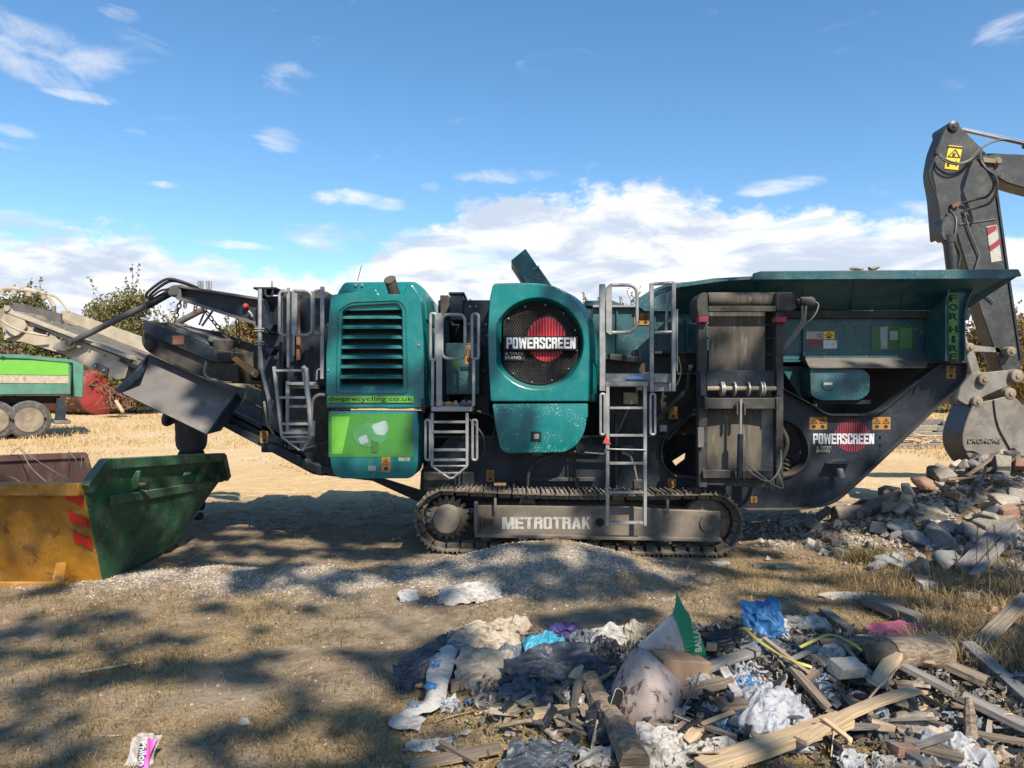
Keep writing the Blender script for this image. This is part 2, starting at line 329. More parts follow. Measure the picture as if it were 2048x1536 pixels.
def text(name, s, m, parent, x0, y0, x1, y1, Y, bold=0.0, ext=.002, shear=0.0, wide=None, T=None, **k):
    cu = bpy.data.curves.new('t', 'FONT'); cu.body = s; cu.size = 1; cu.offset = bold; cu.extrude = 0; cu.shear = shear; cu.resolution_u = 3
    o = bpy.data.objects.new('t', cu); C.objects.link(o); dg = bpy.context.evaluated_depsgraph_get()
    me = bpy.data.meshes.new_from_object(o.evaluated_get(dg)); bpy.data.objects.remove(o); bpy.data.curves.remove(cu)
    vs = np.array([v.co[:] for v in me.vertices]); lo, hi = vs.min(0), vs.max(0)
    a, b = P(x0, y1, Y), P(x1, y0, Y); W_, H_ = b.x - a.x, b.z - a.z
    bm = bmesh.new(); bm.from_mesh(me)
    for v in bm.verts: v.co = Vector(((v.co.x - lo[0]) / (hi[0] - lo[0]) * W_ - W_ / 2, 0, (v.co.y - lo[1]) / (hi[1] - lo[1]) * H_))
    r_ = bmesh.ops.extrude_face_region(bm, geom=bm.faces[:]); bmesh.ops.translate(bm, vec=(0, -ext, 0), verts=[e for e in r_['geom'] if isinstance(e, bmesh.types.BMVert)])
    bmesh.ops.recalc_face_normals(bm, faces=bm.faces); bm.to_mesh(me); bm.free()
    me.materials.clear(); me.materials.append(M[m]); me.name = name
    return props(place(name, me, parent, T or Matrix.Translation(((a.x + b.x) / 2, Y, a.z))), **k)
def bar_letters(name, word, m, parent, x0, y0, x1, y1, Y, ext=.003, gap=.10, T=None):   # heavy block capitals built from bars
    t, u = .36, .19; cap = lambda c, a=1: (0, c, a)
    R4 = lambda a, b, c, d: [(a, b), (c, b), (c, d), (a, d)]
    L_ = {'P': [R4(0, 0, t, 1), R4(t, 1 - u, 1, 1), R4(1 - t, .45 + u * .4, 1, 1 - u), R4(t, .38, 1, .45 + u * .4)],
          'O': [R4(0, .07, t, .93), R4(1 - t, .07, 1, .93), R4(.1, .85, .9, 1), R4(.1, 0, .9, .15)],
          'E': [R4(0, 0, t, 1), R4(t, 1 - u, 1, 1), R4(t, 0, 1, u), R4(t, .41, .92, .59)], 'N': [R4(0, 0, t * .9, 1), R4(1 - t * .9, 0, 1, 1), [(.1, 1), (.1 + t, 1), (.9, 0), (.9 - t, 0)]],
          'W': [[(0, 1), (.24, 1), (.36, 0), (.14, 0)], [(.14, 0), (.36, 0), (.56, .95), (.42, .95)], [(.44, .95), (.58, .95), (.86, 0), (.64, 0)], [(.64, 0), (.86, 0), (1, 1), (.76, 1)]],
          'R': [R4(0, 0, t, 1), R4(t, 1 - u, .95, 1), R4(1 - t, .62, 1, 1 - u * .6), R4(t, .44, .95, .62), R4(1 - t, 0, 1, .48)], 'S': [R4(.05, .85, .95, 1), R4(.05, 0, .95, .15), R4(0, .56, t, .92), R4(1 - t, .08, 1, .46), [(0, .62), (.5, .44), (1, .38), (1, .46), (.5, .6), (.1, .68)], R4(1 - t, .68, 1, .92), R4(0, .08, t, .32)],
          'C': [R4(0, .07, t, .93), R4(.1, .85, .9, 1), R4(.1, 0, .9, .15), R4(1 - t, .62, 1, .93), R4(1 - t, .07, 1, .38)], 'T': [R4(0, 1 - u, 1, 1), R4(.5 - t * .5, 0, .5 + t * .5, 1 - u)],
          'M': [R4(0, 0, t * .75, 1), R4(1 - t * .75, 0, 1, 1), [(.1, 1), (.36, 1), (.60, 0), (.40, 0)], [(.64, 1), (.9, 1), (.60, 0), (.40, 0)]], 'A': [[(0, 0), (.3, 0), (.62, 1), (.34, 1)], [(.38, 1), (.66, 1), (1, 0), (.7, 0)], R4(.25, .18, .75, .34)], 'K': [R4(0, 0, t, 1), [(t, .5), (t, .28), (.62, 1), (1, 1)], [(t, .55), (.68, 0), (1, 0), (.55, .75)]]}
    wd = [1.45 if c in 'WM' else 1.12 if c == 'A' else 1.0 for c in word]; tot = sum(wd) + gap * (len(word) - 1); a, b = P(x0, y1, Y), P(x1, y0, Y); k = (b.x - a.x) / tot; h_ = b.z - a.z; cx = a.x; g_ = G()
    for c, w_ in zip(word, wd):
        for i, pl in enumerate(L_[c]): e = ext + i * .0003; g_.prism([(cx + p[0] * w_ * k, Y - e, a.z + p[1] * h_) for p in pl], (0, e, 0))
        cx += (w_ + gap) * k
    return g_.build(name, m, parent)
def label(name, m, parent, x0, y0, x1, y1, Y, t=.003): g_ = G(); g_.pbox(x0, y0, x1, y1, Y - t, t - .0005); return g_.build(name, m, parent)
def warning(parent, x0, y0, x1, y1, Y, cols=1, name='warning_label', m='warn'):
    lb = label(name, m, parent, x0, y0, x1, y1, Y); w_ = (x1 - x0) / cols; g_ = G()
    for c in range(cols):
        a = x0 + c * w_; cx = a + w_ / 2; ty = y0 + (y1 - y0) * .10; by = y0 + (y1 - y0) * .52
        tri = [(cx, ty), (cx + w_ * .36, by), (cx - w_ * .36, by)]; q = [P(*p, Y - .004) for p in tri]
        for i in range(3): g_.bar(q[i], q[(i + 1) % 3], .004, .006)
        g_.pbox(cx - w_ * .05, ty + (by - ty) * .4, cx + w_ * .06, by - 1.5, Y - .005, .0015)
        g_.pp(ell(cx, y0 + (y1 - y0) * .77, w_ * .24, (y1 - y0) * .15, 10), Y - .005, .0015)
    g_.build('warning_symbol', 'inkb', lb); return lb
# value noise (numpy) used for terrain, foliage and cloth
def vn(x, y, seed=0):
    x = np.asarray(x, float); y = np.asarray(y, float); xi = np.floor(x).astype(np.int64); yi = np.floor(y).astype(np.int64); fx = x - xi; fy = y - yi
    def h(a, b):
        n = (a * 374761393 + b * 668265263 + seed * 974711) & 0xffffffff; n = ((n ^ (n >> 13)) * 1274126177) & 0xffffffff; return ((n ^ (n >> 16)) & 0xffff) / 65535.0
    fx = fx * fx * (3 - 2 * fx); fy = fy * fy * (3 - 2 * fy)
    return (h(xi, yi) * (1 - fx) + h(xi + 1, yi) * fx) * (1 - fy) + (h(xi, yi + 1) * (1 - fx) + h(xi + 1, yi + 1) * fx) * fy
def fbm(x, y, seed=0, o=4): return sum(vn(np.asarray(x) * 2 ** k, np.asarray(y) * 2 ** k, seed + k) * .5 ** k for k in range(o)) / sum(.5 ** k for k in range(o))
def sm(v, a, b): t = np.clip((np.asarray(v, float) - a) / (b - a), 0, 1); return t * t * (3 - 2 * t)
def npmesh(name, verts, faces, m, smooth=False):
    me = bpy.data.meshes.new(name); k = faces.shape[1]
    me.vertices.add(len(verts)); me.vertices.foreach_set('co', verts.astype(np.float32).ravel())
    me.loops.add(faces.size); me.loops.foreach_set('vertex_index', faces.astype(np.int32).ravel())
    me.polygons.add(len(faces)); me.polygons.foreach_set('loop_start', np.arange(0, faces.size, k, dtype=np.int32))
    me.polygons.foreach_set('use_smooth', np.full(len(faces), smooth)); me.update(calc_edges=True); me.validate()
    for q in (m if isinstance(m, list) else [m]): me.materials.append(q)
    return me
# ------------------------------------------------------------------ ground
HEAPC = (1.05, 4.25); PILEC = (6.5, 8.9)
def gz(x, y, fine=True):
    x = np.asarray(x, float); y = np.asarray(y, float)
    z = np.clip(y - 12, 0, 38) * .033
    z = z + .23 * np.exp(-(((x - .42) / .95) ** 2 + ((y - 6.9) / .62) ** 2) ** 1.3) + .09 * np.exp(-(((x - .1) / 1.25) ** 2 + ((y - 7.35) / .4) ** 2))   # gravel mound
    z = z + .10 * np.exp(-(((x + 2.6) / 1.0) ** 2 + ((y - 6.75) / .35) ** 2)) * (.6 + .8 * vn(x * 2, y * 2, 5))             # gravel ridge by the skip
    z = z + .25 * np.exp(-(((x - HEAPC[0] - .35) / 1.35) ** 2 + ((y - HEAPC[1]) / .55) ** 2) ** 1.5)                      # under the waste heap
    z = z + .86 * np.exp(-(((x - PILEC[0]) / 1.9) ** 2 + ((y - PILEC[1]) / 1.05) ** 2) ** 1.1)                         # under the rubble pile
    if fine:
        near = 1 - sm(y, 18, 30)
        z = z + near * ((fbm(x * .9, y * .9, 3) - .5) * .06 + (fbm(x * 4, y * 4, 9, 4) - .5) * .055)
        rut = sm(y, 8.0, 9) * (1 - sm(y, 12, 14)); z = z + rut * (fbm(x * 1.2, y * 5, 21, 4) - .45) * .10
    return z
def gzs(x, y): return float(gz(np.array([x]), np.array([y]))[0])
def PG(px, py, dz=0.0):       # the ground point seen at a photo pixel
    lo, hi = 2.0, 120.0
    for _ in range(40):
        mid = (lo + hi) / 2; p = P(px, py, mid)
        if p.z > gzs(p.x, mid): lo = mid
        else: hi = mid
    p = P(px, py, lo); return Vector((p.x, p.y, gzs(p.x, p.y) + dz))
def axis(a, b, st, far, grow=1.12):
    v = list(np.arange(a, b, st)); d = st; x = b
    up = []
    while x < far: up.append(x); d *= grow; x += d
    up.append(far); return v + up
ys = axis(2.0, 13.5, .055, 700.0, 1.09); ys = [-60, -20, -6, -2, 0, 1, 1.6] + ys
xr = axis(0.0, 8.0, .055, 700.0, 1.13); xs = [-q for q in xr[:0:-1]] + xr
X, Yg = np.meshgrid(np.array(xs), np.array(ys)); Z = gz(X, Yg)
nx, ny = len(xs), len(ys); ii = np.arange(nx * ny).reshape(ny, nx)
fc = np.stack([ii[:-1, :-1], ii[:-1, 1:], ii[1:, 1:], ii[1:, :-1]], -1).reshape(-1, 4)
def gravel_mask(x, y):
    a = np.exp(-(((x - .45) / 1.15) ** 2 + ((y - 6.85) / .75) ** 2) ** 1.6); b = np.exp(-(((x + 2.1) / 1.9) ** 2 + ((y - 6.75) / .48) ** 2) ** 1.4)
    return np.clip(a + b, 0, 1) * sm(fbm(x * 3, y * 3, 31), .25, .5)
def grass_mask(x, y):
    g_ = sm(fbm(x * .8, y * .8, 44), .36, .58); g_ = g_ * (1 - sm(y, 6.4, 7.4)) + sm(y, 15, 20) * .9 + sm(x, 1.5, 2.6) * sm(y, 5.6, 6.2) * (1 - sm(y, 7.6, 8.6)) * .7
    bare = (1 - sm(x, -2.6, -1.7)) * sm(y, 4.5, 5.2) * (1 - sm(y, 9, 10)) * .7
    return np.clip(g_ - bare, 0, 1) * (1 - gravel_mask(x, y))
gm = bpy.data.materials.new('ground_surface'); gm.use_nodes = True; q = N(gm.node_tree)
pos = q.n('NewGeometry').outputs['Position']; spn = q.n('SeparateXYZ', {0: pos})
aG = q.n('Attribute', attribute_name='gravel').outputs['Fac']; aS = q.n('Attribute', attribute_name='straw').outputs['Fac']
n_big = q.noise(pos, .9, 6, .6); n_mid = q.noise(pos, 7, 6, .65); n_f = q.noise(pos, 45, 5, .65); n_str = q.noise(q.mapv(pos, (6, 40, 10)), 1.0, 6, .7)
dirt = q.mix(q.rng(n_mid, .3, .7), (.18, .13, .082), (.36, .275, .18)); dirt = q.mix(q.rng(n_big, .45, .7), dirt, (.30, .24, .17))
straw = q.mix(q.rng(n_f, .35, .65), (.27, .185, .095), (.50, .365, .195)); straw = q.mix(q.rng(n_big, .4, .65), straw, (.33, .24, .13))
gold = q.mix(q.rng(n_str, .3, .7), (.50, .335, .155), (.70, .50, .27)); gold = q.mix(q.rng(q.noise(pos, .35, 5, .6), .45, .65), gold, (.64, .485, .30))
grav = q.mix(q.rng(q.n('TexVoronoi', {'Vector': pos, 'Scale': 48.0}, feature='F1').outputs['Distance'], .0, .6), (.48, .40, .32), (.24, .20, .16))
grav = q.mix(q.rng(n_mid, .45, .62), grav, (.46, .39, .30))
c = q.mix(q.m('MULTIPLY', aS, q.rng(n_mid, .3, .6, .5, 1.0)), dirt, straw)
c = q.mix(aG, c, grav)
track_ = q.rng(spn.outputs[1], 10.8, 13.0); c = q.mix(q.m('MULTIPLY', track_, q.rng(n_mid, .25, .5, .6, 1.0)), c, gold)
c = q.mix(q.m('MULTIPLY', q.rng(spn.outputs[1], 55, 160), .8), c, (.10, .13, .06))
hb = q.m('ADD', q.m('MULTIPLY', n_f, .6), q.m('MULTIPLY', n_mid, 1.2))
b = q.n('BsdfPrincipled', {'Base Color': c, 'Roughness': .95, 'Specular IOR Level': .2, 'Normal': q.n('Bump', {'Strength': .8, 'Distance': .05, 'Height': hb}).outputs[0]})
q.n('OutputMaterial', {0: b})
me = npmesh('ground', np.stack([X, Yg, Z], -1).reshape(-1, 3), fc, gm, True)
for nm, fn in (('gravel', gravel_mask), ('straw', grass_mask)):
    at = me.attributes.new(nm, 'FLOAT', 'POINT'); at.data.foreach_set('value', fn(X, Yg).astype(np.float32).ravel())
props(place('ground', me), kind='structure')

# ------------------------------------------------------------------ leaves: quads scattered at given points
def leafmat(name, col, var=.35, trans=.25):
    m = bpy.data.materials.new(name); m.use_nodes = True; q = N(m.node_tree); pos = q.n('NewGeometry').outputs['Position']
    c = q.mix(q.rng(q.noise(pos, 1.6, 3), .35, .65), tuple(k * (1 - var) for k in col), tuple(k * (1 + var) for k in col))
    c = q.mix(q.rng(q.noise(pos, 9, 2), .5, .7, 0, .5), c, tuple(k * 1.5 for k in (col[0] * 1.25, col[1], col[2] * .6)))
    d = q.n('BsdfPrincipled', {'Base Color': c, 'Roughness': .6, 'Specular IOR Level': .3}); t = q.n('BsdfTranslucent', {'Color': c})
    q.n('OutputMaterial', {0: q.n('MixShader', {0: trans, 1: d, 2: t})}); return m
M['leaf'] = leafmat('hedge_leaves', (.15, .14, .055)); M['leafo'] = leafmat('browning_leaves', (.20, .145, .055)); M['leafd'] = leafmat('canopy_leaves', (.05, .08, .02))
def leaves(pts, size, seed, asp=.55):
    r = np.random.RandomState(seed); n = len(pts); d = r.normal(size=(n, 3)); d /= np.linalg.norm(d, axis=1)[:, None]; e = r.normal(size=(n, 3)); u = np.cross(d, e); u /= np.linalg.norm(u, axis=1)[:, None]
    s = size * (.6 + .8 * r.rand(n))[:, None]; a = d * s * .5; b_ = u * s * .5 * asp
    v = np.stack([pts - a, pts - b_ * .9 + a * .1, pts + a, pts + b_ * .9 + a * .1], 1).reshape(-1, 3); f = np.arange(n * 4).reshape(-1, 4); return v, f
def blob_points(r, n, lumps, spread, flat=.8):
    cs = lumps[r.randint(len(lumps), size=n)]; d = r.normal(size=(n, 3)); d /= np.linalg.norm(d, axis=1)[:, None]
    return cs[:, :3] + d * (r.rand(n)[:, None] ** .45) * cs[:, 3:4] * np.array([1, 1, flat])
# trees behind the photographer: they stand between the sun and the yard and throw the dappled shade
Lx, Ly = .45, .95
lit_px = [(560, 1230, .30, .16), (500, 1120, .35, .10), (600, 1330, .50, .16), (330, 1310, .45, .12), (300, 1400, .5, .16), (120, 1330, .6, .14), (80, 1215, .4, .12), (800, 1240, .35, .10),
          (700, 1130, .45, .10), (360, 1160, .55, .14), (640, 1200, .4, .12), (860, 1130, .40, .10), (1120, 1440, .28, .12), (60, 1450, .35, .1), (500, 1440, .3, .1), (930, 1180, .35, .1),
          (1150, 1125, .25, .09), (1300, 1390, .30, .12), (1700, 1130, .55, .12), (1760, 1020, .9, .3), (1900, 1240, .7, .12), (1700, 1180, .4, .1), (1460, 1130, .3, .08), (1960, 1130, .4, .12), (1850, 1360, .35, .12), (1980, 1400, .3, .1), (430, 1250, .4, .1)]
holes = []
for px, py, a, b_ in lit_px:
    p = P(px, py, 1.72 * F / (py - HY)); holes.append((p.x, p.y, a * .85 * p.y / 6.5, b_ * 1.7 * p.y / 6.5))
for px, py, Y_, a in [(750, 600, 7.8, .28), (830, 700, 7.8, .24), (675, 730, 7.8, .2), (740, 870, 7.8, .34), (1010, 600, 7.8, .30), (1030, 780, 7.8, .26), (1130, 850, 7.8, .34), (1160, 700, 7.8, .13), (1700, 545, 7.7, .5), (1560, 550, 7.7, .22),
                      (1480, 690, 7.6, .16), (1460, 900, 7.6, .18), (1230, 650, 7.6, .12), (1080, 1015, 7.7, .3), (1000, 1000, 7.7, .2), (1250, 1075, 7.7, .2), (1830, 820, 8.0, .35), (1700, 890, 8.0, .25), (620, 720, 7.7, .1), (590, 860, 7.7, .1),
                      (900, 880, 7.6, .12), (392, 862, 7.9, .17), (60, 930, 8.2, .8), (260, 930, 7.0, .25), (1350, 640, 7.6, .08), (1600, 700, 8, .15), (200, 1100, 6.5, .12)]:
    p = P(px, py, Y_); holes.append((p.x - Lx * p.z, p.y + Ly * p.z, a * 1.15, a * 1.15))
rh = np.random.RandomState(77)
for _ in range(190):
    a_ = rh.uniform(.07, .21); holes.append((rh.uniform(-4.8, 4.2), rh.uniform(3.2, 9.2), a_ * rh.uniform(1, 2.2), a_))
def keep_shade(pts, r):
    gx = pts[:, 0] - Lx * pts[:, 2]; gy = pts[:, 1] + Ly * pts[:, 2]
    n_ = fbm(gx * 2.3, gy * 2.0, 71, 3)
    k = (n_ > .455)
    for hx, hy, a, b_ in holes: k &= ((gx - hx) / a) ** 2 + ((gy - hy) / b_) ** 2 > 1 + .35 * (vn(gx * 5, gy * 5, 8) - .5)
    edge_ = sm(gy, 11.2, 12.2) + sm(-gx, 5.7, 6.9) * sm(gy, 8.3, 9.0) + sm(gx, 5.2, 6.6) * sm(gy, 8.5, 9.5)
    k &= edge_ < .25 + .5 * vn(gx * 3, gy * 3, 12)
    return k
trees_b = [(-5.2, 5.6), (0.2, 5.6), (5.4, 5.4)]
CZ = 12.5
for ti, (gx_, R_) in enumerate(trees_b):
    r = np.random.RandomState(50 + ti); cc = Vector((gx_ + Lx * CZ, 5.4 - Ly * CZ, CZ)); tx, ty = cc.x + .4, cc.y - 1.5
    T = root('shade_tree', (tx, ty, 0), ['tall leafy tree behind the photographer, the one nearest the skip', 'tall leafy tree standing straight behind the photographer', 'tall leafy tree behind the photographer, on the rubble side'][ti], 'tree', 'trees shading the yard')
    g_ = G(); g_.tube([(tx, ty, -.2), (tx + .1, ty, 2.5), (tx, ty + .1, 6), (tx + .1, ty + .3, 9), (tx - .1, ty + .8, 11.6)], [.34, .28, .22, .15, .06], 10)
    for k in range(9):
        a = k * 2.4; e_ = cc + Vector((math.cos(a) * R_ * .62, math.sin(a) * R_ * .6, rnd.uniform(-.6, 1.0)))
        g_.tube(bez([(tx, ty + .2, 7.6 + .3 * k), (Vector((tx, ty, 9.6 + .2 * k)) + e_) / 2 + Vector((0, 0, .3)), e_], 4), [.032 * (1 - j / 9) + .006 for j in range(9)], 6)
    g_.build('trunk', 'bark', T)
    n = 11500; pts = np.stack([r.uniform(-1, 1, n) * R_, r.uniform(-1, 1, n) * (R_ + 1.0), r.uniform(-1, 1, n)], 1)
    pts = pts[(pts[:, 0] / R_) ** 2 + (pts[:, 1] / (R_ + 1.0)) ** 2 < 1]; h_ = 2.2 * np.sqrt(np.clip(1 - (pts[:, 0] / R_) ** 2 - (pts[:, 1] / (R_ + 1.0)) ** 2, 0.08, 1)); pts[:, 2] *= h_
    pts += np.array(cc[:]); pts = pts[keep_shade(pts, r)]
    v, f = leaves(pts, .26, 90 + ti, .8); props(place('crown', npmesh('crown', v, f, M['leafd']), T))
# hedgerow trees beyond the field
def hedge_tree(x, y, h, wd, seed, mk='leaf', lab='', sparse=False):
    z0 = gzs(x, y); r = np.random.RandomState(seed); T = root('hedge_tree', (x, y, z0), lab, 'tree', 'hedgerow trees beyond the field')
    g_ = G(); g_.tube([(x, y, z0 - .3), (x + .15, y, z0 + h * .4), (x - .1, y, z0 + h * .75)], [.16, .12, .05], 6)
    lumps = []
    for k in range(34):
        a = r.rand() * 6.28; q_ = r.rand() ** .5 * wd; hh = h * (.12 + .78 * r.rand()); q_ *= (1.15 - hh / h * .75)
        lumps.append((x + math.cos(a) * q_, y + math.sin(a) * q_ * .7, z0 + hh, h * (.11 + .09 * r.rand())))
    tw = []
    for k in range(34):   # twigs that stick out of the outline
        l = lumps[r.randint(len(lumps))]; d = Vector((r.normal() * .5, r.normal() * .3, 1.0 + r.rand())).normalized() * h * (.10 + .18 * r.rand())
        p0 = Vector(l[:3]) + Vector((0, 0, l[3] * .5)); g_.tube([p0, p0 + d * .6, p0 + d + Vector((r.normal() * .05, 0, 0))], [.015, .01, .004], 3)
        for j in range(14): t = .2 + .8 * r.rand(); tw.append(tuple(p0 + d * t + Vector(r.normal(size=3) * .05)))
    g_.build('trunk', 'bark', T)
    pts = np.concatenate([blob_points(r, int(h * wd * (1500 if not sparse else 450)), np.array(lumps), 1), np.array(tw)])
    v, f = leaves(pts, .165, seed + 1, .65); place('crown', npmesh('crown', v, f, M[mk]), T)
ht = [(-70, 40, 5.6, 2.4, 'leafo', 'browning bushy tree at the far left above the green trailer'), (35, 38, 5.3, 2.2, 'leaf', 'twiggy olive green tree rising behind the conveyor hoop'), (125, 39, 3.5, 1.6, 'leaf', 'low thin bush between two taller hedge trees'),
      (235, 36, 5.6, 2.0, 'leaf', 'pointed green tree with a tall thin leader behind the conveyor strut'), (330, 39, 4.0, 2.3, 'leafo', 'orange tinged round bush behind the screen unit'), (430, 37, 3.6, 2.0, 'leaf', 'green bush seen through the hanging chains'), (515, 40, 4.2, 2.2, 'leafo', 'dusty bush seen beside the left ladder frame'),
      (620, 41, 3.6, 2.4, 'leaf', 'hedge tree hidden behind the engine hood'), (730, 41, 4.0, 2.4, 'leaf', 'second hedge tree hidden behind the engine hood'), (860, 40, 3.8, 2.4, 'leaf', 'hedge tree behind the gap between the two hoods'), (985, 40, 3.8, 2.4, 'leaf', 'hedge tree behind the round fan hood'), (1100, 40, 4.0, 2.4, 'leaf', 'hedge tree behind the open lid'),
      (1175, 40, 5.0, 1.6, 'leaf', 'tree whose top just shows over the fan hood'), (1245, 39, 5.2, 1.5, 'leafo', 'tree whose top shows through the handrail loop'), (1360, 41, 4.0, 2.4, 'leaf', 'hedge tree behind the hopper wing'), (1480, 41, 4.0, 2.4, 'leaf', 'hedge tree behind the side conveyor'), (1600, 40, 4.0, 2.4, 'leaf', 'hedge tree behind the hopper stickers'),
      (1680, 38, 3.4, 2.4, 'leaf', 'green bush seen through the slot under the feeder box'), (1800, 40, 3.6, 2.4, 'leaf', 'bush behind the stacked sleepers'), (1900, 37, 3.4, 2.4, 'leaf', 'green bush just right of the sloping chassis arm'), (2000, 36, 4.3, 2.3, 'leafo', 'brownish bush behind the bucket linkage'), (2100, 37, 4.6, 2.5, 'leafo', 'reddish bush at the far right edge')]
for i, (px, Y_, h_, wd, mk, lb) in enumerate(ht): hedge_tree((px - 1024) * Y_ / F, Y_, h_ * (1.20 if px < 560 else 1.12), wd, 200 + i, mk, lb, i in (2, 12, 13))
# the low hedge that fills the gaps between them and runs on to both sides
r = np.random.RandomState(5); n = 90000; x_ = r.uniform(-75, 75, n); top_ = 2.2 + 2.0 * fbm(x_ * .35, x_ * 0, 15); z_ = r.rand(n) ** .8 * top_; y_ = 44 + r.normal(size=n) * .6
pts = np.stack([x_, y_, z_ + gz(x_, y_)], 1); v, f = leaves(pts, .26, 6, .7); props(place('hedge_undergrowth', npmesh('hedge_undergrowth', v, f, M['leaf'])), 'low unbroken hedge running along the far side of the field', 'hedge', None, 'stuff')
# ------------------------------------------------------------------ tracked jaw crusher
CR = root('jaw_crusher', (1.6, 9.0, 0), 'large teal and black tracked jaw crusher filling the middle of the yard', 'crusher')
def ribbon(g_, path, Y, dep, th, mi=0):       # steel strip bent along a px path, dep deep, th thick
    p3 = [P(x, y, Y) for x, y in path]; q_ = [p3[0]]
    for p in p3[1:]:
        if (p - q_[-1]).length > 1e-4: q_.append(p)
    p3 = q_; L = len(p3); cl = (p3[0] - p3[-1]).length < 1e-3
    ns = []
    for i in range(L):
        a = p3[i] - p3[i - 1] if i else None; b = p3[i + 1] - p3[i] if i < L - 1 else None
        a = a.normalized() if a is not None else b.normalized(); b = b.normalized() if b is not None else a
        na = Vector((-a.z, 0, a.x)); nb_ = Vector((-b.z, 0, b.x)); m_ = (na + nb_).normalized(); ns.append(m_ * (th / 2 / max(.4, m_.dot(na))))
    base = len(g_.v); D = Vector((0, dep, 0))
    for p, n_ in zip(p3, ns): g_.v += [p - n_, p + n_, p + n_ + D, p - n_ + D]
    for i in range(L - 1):
        for k in range(4): g_.f.append([base + i * 4 + k, base + i * 4 + (k + 1) % 4, base + (i + 1) * 4 + (k + 1) % 4, base + (i + 1) * 4 + k]); g_.mi.append(mi)
    g_.f += [[base + k for k in (3, 2, 1, 0)], [base + (L - 1) * 4 + k for k in range(4)]]; g_.mi += [mi, mi]
    return g_
def slab(g_, quad, th, mi=0):                 # flat plate through world points, th thick
    q_ = [Vector(p) for p in quad]; n_ = (q_[1] - q_[0]).cross(q_[2] - q_[0]).normalized() * th; return g_.prism(q_, n_, mi)
def tubepx(g_, pts, r, n=8, mi=0): return g_.tube([P(*p) for p in pts], r, n, mi)
def loop_path(x0, y0, x1, y1, r, Y): return [P(x, y, Y) for x, y in rp([(x0, y0), (x1, y0), (x1, y1), (x0, y1)], [0, r, r, 0], 6)]
def tubular_loop(name, x0, y0, x1, y1, r, Y, parent, th=.017, closed=True):
    pts = [P(x, y, Y) for x, y in rp([(x0, y0), (x1, y0), (x1, y1), (x0, y1)], r, 5)]
    g_ = G(); g_.tube(pts, th, 8, closed=True); return g_.build(name, 'galv', parent)
# --- chassis
plate('chassis_side_plate', 'navy', CR, rp([(838, 1005), (842, 940), (900, 872), (1190, 872), (1335, 872), (1392, 818), (1400, 700), (1566, 700), (1566, 778), (1628, 812), (1655, 830), (1745, 830), (1768, 820), (1846, 755), (1884, 726), (1930, 726),
      (1932, 752), (1910, 780), (1705, 975), (1665, 1008), (1600, 1017), (1500, 1018), (850, 1016)], [4, 4, 10, 4, 20, 20, 4, 4, 10, 10, 26, 26, 20, 8, 12, 6, 20, 6, 40, 40, 20, 6, 6]),
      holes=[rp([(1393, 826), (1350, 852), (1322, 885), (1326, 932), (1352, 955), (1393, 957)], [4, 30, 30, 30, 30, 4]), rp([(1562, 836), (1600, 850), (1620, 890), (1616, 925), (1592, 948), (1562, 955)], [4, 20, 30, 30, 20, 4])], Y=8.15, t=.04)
plate('far_chassis_side_plate', 'navy', CR, rp([(850, 985), (860, 870), (1330, 860), (1400, 700), (1500, 700), (1575, 800), (1620, 822), (1690, 822), (1740, 790), (1790, 735), (1830, 735), (1825, 765), (1650, 930), (1600, 955), (1380, 960), (900, 960)], 12),
      holes=[[(1345, 922), (1372, 905), (1370, 918), (1352, 932)]], Y=10.0, t=.04)
g_ = G(); ribbon(g_, rp([(1560, 774), (1628, 811), (1655, 830), (1745, 830), (1768, 820), (1846, 755), (1886, 726), (1932, 726)], [0, 10, 26, 26, 20, 8, 8, 0]), 8.07, .16, .016); g_.build('chassis_upper_lip', 'navy', CR)
g_ = G(); ribbon(g_, rp([(1934, 726), (1935, 752), (1912, 780), (1705, 977), (1665, 1010), (1600, 1019), (1480, 1020)], [0, 20, 6, 40, 40, 20, 0]), 8.08, .15, .014); g_.build('chassis_lower_lip', 'grime', CR)
for lp in (rp([(1393, 826), (1350, 852), (1322, 885), (1326, 932), (1352, 955), (1393, 957)], [0, 30, 30, 30, 30, 0]), rp([(1562, 836), (1600, 850), (1620, 890), (1616, 925), (1592, 948), (1562, 955)], [0, 20, 30, 30, 20, 0])):
    g_ = G(); ribbon(g_, lp, 8.1, .2, .018); g_.build('cutout_flange', 'grime', CR)
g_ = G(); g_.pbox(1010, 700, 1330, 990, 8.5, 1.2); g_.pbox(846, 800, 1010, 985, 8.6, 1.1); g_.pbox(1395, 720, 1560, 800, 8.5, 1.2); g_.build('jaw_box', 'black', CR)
g_ = G(); g_.pp([(1735, 722), (1885, 722), (1880, 740), (1790, 812), (1755, 826), (1690, 826), (1700, 800), (1735, 795)], 8.9, .9); g_.build('grizzly_underside', 'black', CR)
g_ = G(); ribbon(g_, [(1170, 873), (1345, 873)], 8.08, .08, .02); g_.build('chassis_rail', 'grime', CR)
g_ = G(); ribbon(g_, [(1335, 880), (1396, 812)], 8.06, .1, .03); g_.build('diagonal_brace', 'navy', CR)
g_ = G(); g_.tube(bez([P(1312, 842, 8.05), P(1345, 808, 8.05), P(1372, 778, 8.05), P(1377, 745, 8.1)], 6), .022, 8); g_.build('curved_pipe', 'grime', CR)
g_ = G(); g_.pbox(850, 872, 1180, 876, 8.1, .05); g_.build('chassis_rail', 'grime', CR)
g_ = G(); g_.pbox(1018, 956, 1190, 962, 8.08, .08); g_.pbox(1025, 962, 1031, 1000, 8.09, .05); g_.pbox(1150, 962, 1156, 1000, 8.09, .05); g_.pbox(1018, 905, 1200, 908, 8.09, .06); g_.build('cross_member_frame', 'grime', CR)
